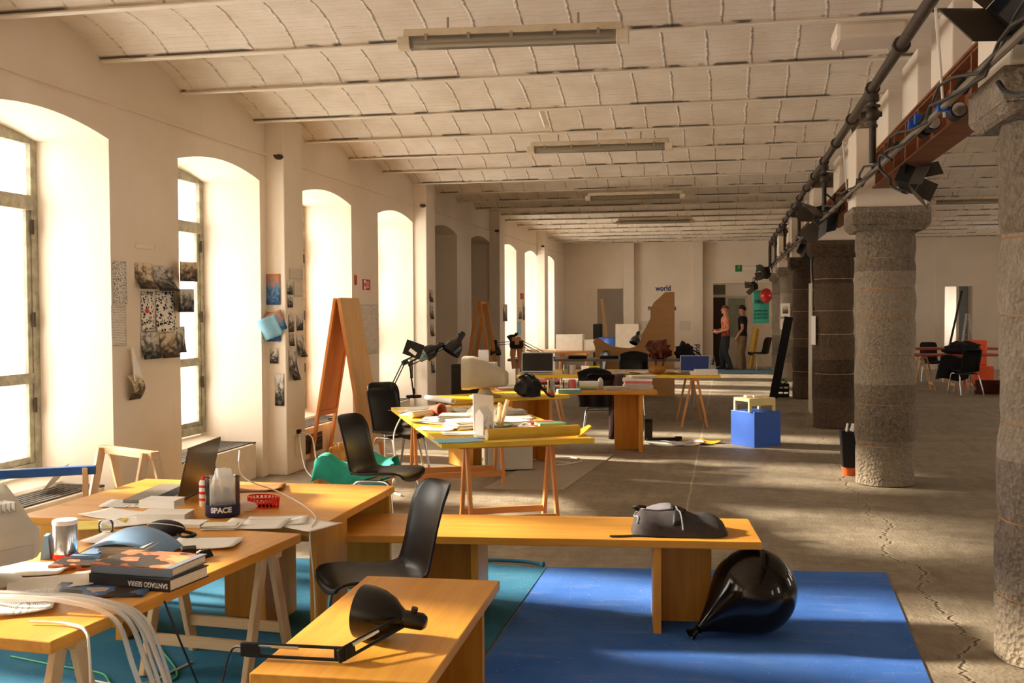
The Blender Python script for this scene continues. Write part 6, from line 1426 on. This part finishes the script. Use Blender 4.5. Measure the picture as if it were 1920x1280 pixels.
# far left table and what stands by the far wall
e, a, L, wv = edge_table('trestle_table', 'pale wooden table by the far left windows', (-3.860, 22.992, 0.740), (-2.804, 23.658, 0.740), (-3.3, 24.8, 0), 0.74, W_PALE['x'], W_PALE['x'])
c0 = (-3.860, 22.992, 0.740); c1 = (-2.804, 23.658, 0.740)
trestle('pale trestle under the table by the far left windows', ((c0[0]+c1[0])/2, c0[1]+0.4, 0), 0.0, 0.7, 0.70, 0.4, W_ORANGE, low=0.2)
for p, w_, h_, lab in (((-3.437, 23.316, 0.740), 0.30, 0.36, 'large white box on the pale table by the far windows'), ((-2.979, 23.344, 0.740), 0.15, 0.24, 'small white box right of the large one on the pale table')):
    tag(place(MB().box(-w_, w_, -0.15, 0.15, 0, h_).build('carton_box', M_BEAMW, bevel=0.004), (p[0], p[1]+0.35, 0.742)), lab, 'box')
M_DRUM = plain('blue_barrel', rgb(40, 84, 170), 0.45)
for i, (px, lab) in enumerate((((-3.071, 29.969, 0.000), 'blue plastic barrel before the far doorway'), ((-3.235, 29.952, 0.000), 'blue plastic barrel half hidden behind the other barrel'))):
    e = thing('barrel', lab, 'barrel', (-2.98-0.22*i, 28.3+0.5*i, 0)); MB().lathe([(0, 0), (0.22, 0), (0.27, 0.1), (0.28, 0.4), (0.27, 0.75), (0.24, 0.86), (0.20, 0.9), (0, 0.9)], 28).build('drum', M_DRUM, e, smooth=True); MB().lathe([(0.282, 0.3), (0.292, 0.32), (0.282, 0.34)], 28).build('hoop', M_DRUM, e, smooth=True)
e = thing('white_board', 'white board standing before the far wall right of the barrels', 'board', (-2.55, 27.8, 0)); MB().box(-0.3, 0.3, -0.02, 0.02, 0.5, 1.27, RX(-0.05)).build('panel', M_BEAMW, e); MB().box(-0.26, -0.22, -0.03, 0.03, 0, 0.52).build('leg', M_GALV, e); MB().box(0.22, 0.26, -0.03, 0.03, 0, 0.52).build('leg', M_GALV, e)
tag(MB().box(-3.62, -3.40, 29.3, 29.7, 0.001, 1.25).build('dark_cabinet', M_BLACK, bevel=0.02), 'dark narrow cabinet at the left of the far doorway', 'cabinet')
tag(MB().bar((-3.30, 30.2, 0.36), (-3.52, 30.45, 1.95), 0.10, 0.03).build('leaning_plank', W_PALE['z']), 'pale plank leaning in the far doorway', 'plank')
M_NAVY = plain('navy_lettering', rgb(24, 36, 96), 0.6)
def wall_text(label, s_, size, loc, rot, sx=0.85):
    t = text_mesh('wall_lettering', s_, size, M_NAVY, None, sx, 0.001, bold=0.006); t.location = loc; t.rotation_euler = rot; return tag(t, label, 'lettering')
wall_text('navy word "world" on the far wall', 'world', 0.21, (-1.755, YF-0.003, 2.235), (PI/2, 0, 0))
wall_text('navy words partly hidden behind the plywood cut-out on the far wall', 'north america', 0.21, (-1.79, YF-0.003, 1.69), (PI/2, 0, 0), 0.66)
wall_text('navy word "world" running up the far pilaster', 'world', 0.21, (-0.80, YF-0.223, 0.46), (PI/2, -PI/2, 0))
for x0, x1, lab in ((-2.45, -2.15, 'left grey printed sheet low on the far wall'), (-1.3, -0.98, 'right grey printed sheet low on the far wall')):
    o = tag(MB().box(x0, x1, YF-0.006, YF-0.001, 1.05, 1.32).build('wall_sheet', print_mat('faint_print', 'text', 9, [rgb(150, 140, 130), rgb(180, 170, 160), rgb(222, 212, 198)])), lab, 'sheet')
# exit signs
M_EXIT = plain('exit_green', rgb(20, 120, 50), 0.5)
for x, lab in ((0.32, 'green emergency exit sign with running figure, left of two over the far door'), (0.88, 'green emergency exit sign with arrow, right of two over the far door')):
    e = thing('exit_sign', lab, 'sign', (x, YF-0.02, 2.77)); MB().box(-0.09, 0.09, 0, 0.018, -0.09, 0.09).build('panel', M_EXIT, e)
    b = MB()
    if x < 0.5: b.ball((0.02, -0.002, 0.055), 0.014, 8, 6, (1, 0.15, 1)); b.bar((0.015, -0.002, 0.035), (-0.005, -0.002, -0.01), 0.02, 0.003); b.bar((-0.005, -0.002, -0.01), (-0.045, -0.002, -0.05), 0.014, 0.003); b.bar((-0.005, -0.002, -0.01), (0.03, -0.002, -0.055), 0.014, 0.003); b.bar((0.015, -0.002, 0.03), (-0.05, -0.002, 0.02), 0.012, 0.003); b.bar((0.015, -0.002, 0.03), (0.055, -0.002, 0.0), 0.012, 0.003)
    else: b.bar((0, -0.002, 0.055), (0, -0.002, -0.01), 0.03, 0.003); b.prism([(-0.05, -0.005), (0.05, -0.005), (0, -0.06)], -0.003, 0.0, RX(PI/2) @ Matrix.Diagonal((1, 1, 1, 1)))
    b.build('white_symbol', M_WHITE, e)
tag(MB().box(0.42, 0.80, YF-0.03, YF, 2.72, 2.82).build('emergency_lamp', M_BEAMW, bevel=0.01), 'white emergency lamp between the two green exit signs', 'lamp')

# doorway behind the two people
M_DOORD = plain('door_dark_brown', rgb(58, 44, 34), 0.6); M_DOORF = plain('door_frame_white', rgb(212, 206, 190), 0.5); M_FROST = plain('frosted_glass_green', rgb(150, 160, 140), 0.3)
e = bpy.data.objects.new('door_1', None); C.objects.link(e); struct(e); e.location = (-0.40, 31.3, 0)
b = MB(); b.box(0, 0.36, 0, 0.05, 0, 1.98); b.build('dark_leaf', M_DOORD, e); MB().box(0, 0.36, 0, 0.05, 2.06, 2.34).build('transom', plain('transom_glass', rgb(92, 92, 74), 0.2), e)
MB().box(0, 0.36, -0.01, 0.06, 1.98, 2.06).build('door_frame', M_DOORF, e)
f = MB(); f.box(0.38, 0.44, -0.02, 0.06, 0, 2.02); f.box(0.92, 0.98, -0.02, 0.06, 0, 2.02); f.box(0.44, 0.92, -0.02, 0.06, 1.95, 2.02); f.box(0.44, 0.92, -0.02, 0.06, 0.78, 0.84); f.build('side_frame', M_DOORF, e)
MB().box(0.44, 0.92, 0.01, 0.03, 0.84, 1.95).build('pane', M_FROST, e); MB().box(0.44, 0.92, 0.01, 0.03, 0.02, 0.78).build('lower_panel', M_DOORF, e)
struct(MB().box(0.58, 1.8, 31.3, 31.42, 0, 2.7).build('wall_behind', M_PLASTER)); struct(MB().box(-1.6, -0.4, 31.3, 31.42, 0, 2.7).box(-0.4, 0.58, 31.3, 31.42, 2.36, 2.7).build('wall_behind', M_PLASTER))
o = tag(MB().prism([(-0.62, 29.7), (1.25, 29.85), (1.20, 28.1), (-0.25, 28.0)], 0.001, 0.02).build('floor_mat', plain('mat_pale_blue', rgb(110, 150, 180), 0.9, var=0.08)), 'pale blue mat on the floor before the far door', 'mat')
shell_chair('black chair on white legs beside the man in the black shirt', (0.86, 29.6, 0), PI+0.5, leg=M_BEAMW)
tag(MB().bar((0.62, 30.0, 0.0), (0.80, 30.25, 1.10), 0.12, 0.12).build('yellow_block', M_ROLLY), 'tall yellow block leaning beside the far door', 'block')

# ------------------------------------------------------------ right aisle beyond the columns
M_REDTOP = plain('red_tabletop', rgb(170, 50, 28), 0.5); M_ORANGE = plain('orange_plastic', rgb(232, 84, 22), 0.45)
e, a, L, wv = edge_table('trestle_table', 'dark red table on pale trestles in the side aisle', (3.55, 21.9, 0), (5.3, 22.1, 0), (3.5, 22.6, 0), 0.74, M_REDTOP, M_REDTOP)
trestle('pale trestle at the left end of the red table', (3.85, 22.6, 0), PI/2, 0.6, 0.70, 0.42, W_PALE, (0.035, 0.03), low=0.14)
trestle('pale trestle in the middle of the red table', (4.55, 22.35, 0), PI/2, 0.6, 0.70, 0.42, W_PALE, (0.035, 0.03), low=0.14)
e, a, L, wv = edge_table('trestle_table', 'second dark red table behind the first in the side aisle', (3.4, 24.2, 0), (6.2, 24.3, 0), (3.4, 25.0, 0), 0.78, M_REDTOP, M_REDTOP)
for x in (3.6, 4.9, 6.0): trestle('pale trestle under the rear red table, %s' % {3.6: 'left end', 4.9: 'middle', 6.0: 'right end'}[x], (x, 24.65, 0), PI/2, 0.6, 0.74, 0.4, W_PALE, (0.035, 0.03), low=0.14)
e = thing('chair', 'bright orange plastic chair behind the red table', 'chair', (5.05, 23.3, 0), 0.1)
MB().box(-0.24, 0.24, -0.22, 0.22, 0.42, 0.46).build('seat', M_ORANGE, e, bevel=0.012); MB().box(-0.24, 0.24, 0.19, 0.23, 0.46, 0.98).build('backrest', M_ORANGE, e, bevel=0.015); MB().box(-0.24, 0.24, -0.23, -0.20, 0.12, 0.42).build('front_apron', M_ORANGE, e, bevel=0.006)
for sx in (-0.21, 0.21):
    for sy in (-0.19, 0.19): MB().box(sx-0.02, sx+0.02, sy-0.02, sy+0.02, 0, 0.42).build('leg', M_ORANGE, e)
o = tag(place(MB().grid(crumple(0.34, 51, 0.4), 26, 18).build('coat_heap', M_BLACKF, None, smooth=40, ), (4.55, 22.35, 0.742)), 'heap of black clothes on the red table', 'clothes'); o.scale = (1.0, 0.6, 0.42)
shell_chair('black office chair tucked under the red table', (4.45, 21.6, 0), PI/2+0.3)
o = tag(place(MB().grid(lambda u, v: ((u-0.5)*0.6-0.1*v, -0.04*math.sin(u*11)*v-0.03, -0.45*v+0.03*math.sin(u*7)), 18, 12).build('coat', M_BLACKF, None, smooth=True, solid=0.02), (4.35, 21.82, 0.72)), 'black coat hanging from the edge of the red table', 'coat')
for i in range(3):
    for j in range(4):
        tag(place(MB().box(-0.12, 0.12, -0.06, 0.06, 0, 0.065).build('brick', plain('brick_dark', rgb(96, 44, 30), 0.9) if i+j == 0 else bpy.data.materials['brick_dark'], bevel=0.004), (4.78+i*0.245+0.02*(j % 2), 21.75, 0.001+j*0.067)), 'dark red brick in the pile under the red table, %s row, %s' % (['lowest', 'second', 'third', 'top'][j], ['left', 'middle', 'right'][i]), 'brick', 'pile of bricks under the red table')
e = thing('file_box', 'black crate with white handles on the floor at the near column edge', 'crate', (5.28, 21.3, 0)); MB().box(-0.2, 0.2, -0.2, 0.2, 0, 0.58).build('crate_body', M_BLACK, e, bevel=0.02)
for k in range(3): MB().box(-0.15+0.11*k, -0.08+0.11*k, -0.206, -0.2, 0.36, 0.48).build('handle', M_WHITE, e)
for i, (x, lab) in enumerate(((3.75, 'white roll on the rear red table, leftmost'), (3.95, 'white roll on the rear red table, second from the left'))): roll(lab, (x, 24.3, 0.82), (x+0.1, 24.75, 0.82), 0.035, M_WHITE)
tag(place(MB().box(-0.12, 0.12, -0.1, 0.1, 0, 0.14).build('small_box', M_GREYP, bevel=0.004), (5.15, 24.5, 0.782)), 'small grey box on the rear red table', 'box')
e = thing('spray_bottle', 'clear bottle with red cap on the rear red table', 'bottle', (4.9, 24.4, 0.782)); MB().lathe([(0, 0), (0.04, 0), (0.04, 0.14), (0.015, 0.18), (0.015, 0.2), (0, 0.2)], 16).build('bottle_wall', M_CLEARP, e, smooth=True); MB().lathe([(0.018, 0.19), (0.018, 0.24), (0, 0.245)], 12).build('cap', M_RED, e, smooth=True)
shell_chair('black chair behind the rear red table', (4.5, 25.4, 0), -PI/2)
e = thing('white_board', 'large white board leaning on the far wall of the side aisle', 'board', (4.45, 29.9, 0)); MB().box(-0.45, 0.45, -0.02, 0.02, 0, 1.25, RX(-0.06)).build('panel', M_BEAMW, e)
# window niche on the right of the far wall, step ladder before it
e = bpy.data.objects.new('window_20', None); C.objects.link(e); struct(e); e.location = (5.72, YF+0.30, 0.3)
b = MB(); b.box(0, 0.05, 0, 0.05, 0, 1.92); b.box(0.65, 0.7, 0, 0.05, 0, 1.92); b.box(0.36, 0.42, 0, 0.05, 0, 1.92); b.build('window_frame', M_DOORF, e); MB().box(0.42, 0.65, 0.02, 0.03, 0, 1.92).build('pane', plain('pane_bluegrey', rgb(110, 126, 136), 0.2), e); MB().box(0.05, 0.36, 0.02, 0.03, 0, 1.92).build('pane', M_PANE, e)
e = thing('step_ladder', 'grey step ladder standing before the far right niche', 'ladder', (6.05, 29.2, 0))
for sy, sx in ((-0.02, -1), (0.02, 1)):
    MB().bar((sx*0.02, sy, 1.5), (sx*0.25, sy*12, 0), 0.04, 0.02).build('rail', M_GALV, e)
    MB().bar((sx*0.02+0.02, sy+0.3*0, 1.5), (sx*0.25+0.05, sy*12+0.05, 0), 0.02, 0.02).build('rail', M_GALV, e)
for k in range(4): MB().box(-0.05-0.045*k, 0.0, -0.03-0.05*k, 0.03-0.04*k, 1.25-0.3*k, 1.27-0.3*k).build('step', M_GALV, e)
M_LEAN = M_BLACK
tag(MB().bar((5.62, 29.8, 0.0), (6.12, 30.15, 2.1), 0.05, 0.03).build('dark_pole', M_SOOT), 'dark pole leaning in the far right niche', 'pole')

# ------------------------------------------------------------ the two people by the far door
def remesh(o, vox, it=6):
    d = o.modifiers.new('skin', 'REMESH'); d.mode = 'VOXEL'; d.voxel_size = vox; d.use_smooth_shade = True
    s = o.modifiers.new('soft', 'SMOOTH'); s.factor = 0.5; s.iterations = it; return o
def limb(b, pts, rs, n=12):
    P = spline(pts, 5); q = spline([(r, 0, 0) for r in rs], 5)
    b.tube(P, [v.x for v in q], n)
    for p, r in ((P[0], q[0].x), (P[-1], q[-1].x)): b.ball(p, r*0.99, 12, 8)
def hand(b, wrist, d, palm_n, curl=0.5, side=1):
    """palm, four unequal curled fingers and a thumb; d points from the wrist to the fingers"""
    d = Vector(d).normalized(); nrm = Vector(palm_n).normalized(); nrm = (nrm-d*nrm.dot(d)).normalized(); w = d.cross(nrm)*side; wr = Vector(wrist)
    b.tube([wr, wr+d*0.03, wr+d*0.09], [0.022, 0.028, 0.026], 10); 
    for s in (-0.018, 0.018): b.tube([wr+d*0.02+w*s*0.6, wr+d*0.09+w*s], [0.018, 0.017], 8)
    for i, (o, L) in enumerate(((-0.030, 0.062), (-0.010, 0.076), (0.010, 0.082), (0.030, 0.074))):
        p = wr+d*0.09+w*o; q = p+d*L*0.45+nrm*L*0.12*curl; r = q+d*L*0.32+nrm*L*0.42*curl; t = r+d*L*0.10+nrm*L*0.34*curl
        b.tube([p-d*0.01, p, q, r, t], [0.009, 0.0088, 0.0085, 0.008, 0.0065], 8)
    p = wr+d*0.028+w*0.024; b.tube([p, p+w*0.022+d*0.022+nrm*0.008, p+w*0.030+d*0.05+nrm*0.016, p+w*0.028+d*0.068+nrm*0.022], [0.012, 0.0115, 0.010, 0.0075], 8)
def person(label, loc, rz, skin, shirt, trousers, shoe, hair, legs, arms, bald=False, glasses=False, sleeve=0.55, lean=0.0):
    e = thing('person', label, 'person', loc, rz)
    T = lambda z, dx=0.0: (lean*z+dx, 0, z)
    EL = lambda k: Matrix.Diagonal((k, 1, 1, 1))
    def torso(b, g, z0, z1):
        pr = [(0.150, 0.84), (0.168, 0.90), (0.158, 0.98), (0.146, 1.06), (0.156, 1.17), (0.172, 1.28), (0.176, 1.36), (0.150, 1.42), (0.085, 1.46), (0.055, 1.49)]
        pr = [(r+g, z) for r, z in pr if z0-1e-6 <= z <= z1+1e-6]
        sh = Matrix(((1, 0, lean, 0), (0, 1, 0, 0), (0, 0, 1, 0), (0, 0, 0, 1)))
        b.lathe([(0.001, pr[0][1])]+pr+[(0.001, pr[-1][1])], 24, sh @ EL(0.66))
    b = MB(); torso(b, 0, 0.84, 1.49)
    hx = lean*1.62+0.02
    b.tube([T(1.42), T(1.50, 0.008), (hx, 0, 1.57)], [0.062, 0.054, 0.056], 14)
    b.ball((hx-0.005, 0, 1.645), 0.1, 20, 14, (0.95, 0.76, 1.02)); b.ball((hx+0.03, 0, 1.585), 0.06, 14, 10, (0.95, 0.85, 0.85))
    b.tube([(hx+0.082, 0, 1.645), (hx+0.100, 0, 1.617), (hx+0.112, 0, 1.602)], [0.010, 0.012, 0.013], 8)
    b.ball((hx+0.080, 0, 1.572), 0.014, 8, 6, (0.8, 1.6, 0.5)); b.ball((hx+0.072, 0, 1.545), 0.022, 10, 8)
    b.ball((hx+0.082, 0, 1.662), 0.016, 8, 6, (0.7, 2.6, 0.6))
    for s in (-1, 1): b.ball((hx-0.01, s*0.078, 1.62), 0.026, 10, 8, (0.7, 0.35, 1.1))
    for s, L in zip((-1, 1), legs):
        hip, knee, ank, toe = L
        limb(b, [hip, ((hip[0]+knee[0])/2, (hip[1]+knee[1])/2, (hip[2]+knee[2])/2), knee, ((knee[0]*0.7+ank[0]*0.3)-0.015, knee[1], knee[2]*0.7+ank[2]*0.3), ank], [0.086, 0.078, 0.056, 0.054, 0.038])
    for s, A in zip((-1, 1), arms):
        sh, el, wr, dr, nn = A
        limb(b, [sh, ((sh[0]+el[0])/2, (sh[1]+el[1])/2, (sh[2]+el[2])/2), el, ((el[0]+wr[0])/2, (el[1]+wr[1])/2, (el[2]+wr[2])/2), wr], [0.056, 0.046, 0.038, 0.035, 0.025])
        hand(b, wr, dr, nn, 0.8, s)
    remesh(b.build('body', skin, e, smooth=True), 0.0065, 5)
    c = MB(); torso(c, 0.014, 0.90, 1.46)
    for s, A in zip((-1, 1), arms):
        sh, el, wr = [Vector(q) for q in A[:3]]; c.ball(sh, 0.066, 14, 10); c.tube([sh, sh+(el-sh)*sleeve*0.5, sh+(el-sh)*sleeve], [0.068, 0.062, 0.060], 14)
    remesh(c.build('shirt', shirt, e, smooth=True), 0.011, 5)
    c = MB(); torso(c, 0.010, 0.84, 1.06)
    for s, L in zip((-1, 1), legs):
        hip, knee, ank, toe = [Vector(q) for q in L]
        P = [hip, (hip+knee)/2, knee, (knee+ank)/2, ank+Vector((0, 0, -0.01)), ank+Vector((0.012, 0, -0.045))]; c.tube(spline(P, 4), [v.x for v in spline([(r, 0, 0) for r in (0.108, 0.098, 0.080, 0.078, 0.070, 0.072)], 4)], 14); c.ball(hip, 0.106, 14, 10)
    remesh(c.build('trousers', trousers, e, smooth=True), 0.012, 4)
    for s, L in zip((-1, 1), legs):
        ank, toe = Vector(L[2]), Vector(L[3]); d = (toe-ank); d.z = 0; d.normalize(); m_ = MB()
        base = Vector((ank.x, ank.y, 0.04)); m_.ball(base-d*0.02, 0.045, 12, 8, (1.2, 0.9, 0.9)); m_.ball(base+d*0.07+Vector((0, 0, 0.0)), 0.045, 12, 8, (1.5, 1.0, 0.85)); m_.ball(base+d*0.14+Vector((0, 0, -0.006)), 0.042, 12, 8, (1.3, 1.05, 0.75))
        remesh(m_.build('shoe', shoe, e, smooth=True), 0.010, 3)
    hb = MB()
    def hf(u, v):
        t = 2*PI*u; p = PI*(0.5 if not bald else 0.42)*v*(1.0+0.28*max(0, -math.cos(t))*1.0); k = 1.055 if not bald else 1.02
        return (hx-0.008+0.095*k*math.sin(p)*math.cos(t), 0.076*k*math.sin(p)*math.sin(t), 1.645+0.102*k*math.cos(p))
    hb.grid(hf, 24, 8); hb.build('hair', hair, e, smooth=True, solid=0.006)
    for s in (-1, 1): MB().ball((hx+0.078, s*0.031, 1.638), 0.009, 8, 6).build('eye', M_BLACKG, e, smooth=True)
    if glasses:
        g = MB()
        for s in (-1, 1): g.tube([(hx+0.100, s*0.034+0.022*math.cos(2*PI*k/14), 1.638+0.017*math.sin(2*PI*k/14)) for k in range(15)], 0.003, 6); g.tube([(hx+0.098, s*0.056, 1.64), (hx-0.01, s*0.083, 1.645)], 0.003, 6)
        g.tube([(hx+0.102, -0.012, 1.642), (hx+0.102, 0.012, 1.642)], 0.003, 6); g.build('glasses', M_BLACK, e, smooth=True)
    return e
M_SKIN = plain('skin', rgb(214, 150, 118), 0.55, var=0.04); M_SKIN2 = plain('skin_tanned', rgb(190, 126, 94), 0.55, var=0.04)
M_ORSH = print_mat('shirt_orange_pattern', 'photo', 33, [rgb(150, 58, 42), rgb(208, 92, 60), rgb(226, 150, 116)]); M_JEANS = plain('dark_jeans', rgb(38, 40, 48), 0.85, var=0.15); M_KHAKI = plain('khaki_cloth', rgb(134, 106, 78), 0.9, var=0.15)
M_HAIRB = plain('hair_brown_cropped', rgb(110, 70, 48), 0.8); M_HAIRD = plain('hair_dark', rgb(26, 20, 17), 0.7)
person('person with cropped hair and glasses in an orange patterned shirt, hands held forward', (-0.03, 29.35, 0), PI+0.12, M_SKIN, M_ORSH, M_JEANS, M_BLACK, M_HAIRB,
       [((0.0, -0.085, 0.88), (0.09, -0.09, 0.47), (0.05, -0.10, 0.085), (0.2, -0.11, 0.0)), ((0.0, 0.085, 0.88), (0.02, 0.09, 0.47), (-0.12, 0.10, 0.085), (0.05, 0.12, 0.0))],
       [((0.0, -0.19, 1.39), (-0.02, -0.235, 1.12), (0.21, -0.16, 1.07), (0.95, 0.35, 0.08), (0, 1, 0.1)), ((0.0, 0.19, 1.39), (-0.03, 0.235, 1.12), (0.20, 0.17, 1.03), (0.95, -0.3, 0.12), (0, -1, 0.1))], bald=True, glasses=True)
person('person with short dark hair in a black shirt and khaki trousers, arms hanging down', (0.42, 29.40, 0), PI-0.18, M_SKIN2, M_BLACKF, M_KHAKI, plain('shoe_brown', rgb(120, 84, 58), 0.7), M_HAIRD,
       [((0.0, -0.085, 0.88), (0.03, -0.10, 0.47), (0.0, -0.13, 0.085), (0.15, -0.16, 0.0)), ((0.0, 0.085, 0.88), (0.05, 0.10, 0.47), (0.04, 0.12, 0.085), (0.2, 0.15, 0.0))],
       [((-0.01, -0.19, 1.39), (-0.04, -0.245, 1.12), (0.09, -0.25, 0.90), (0.35, 0.05, -0.95), (0.3, 0.9, 0.1)), ((-0.01, 0.19, 1.39), (-0.03, 0.245, 1.12), (0.11, 0.25, 0.90), (0.35, -0.05, -0.95), (0.3, -0.9, 0.1))])
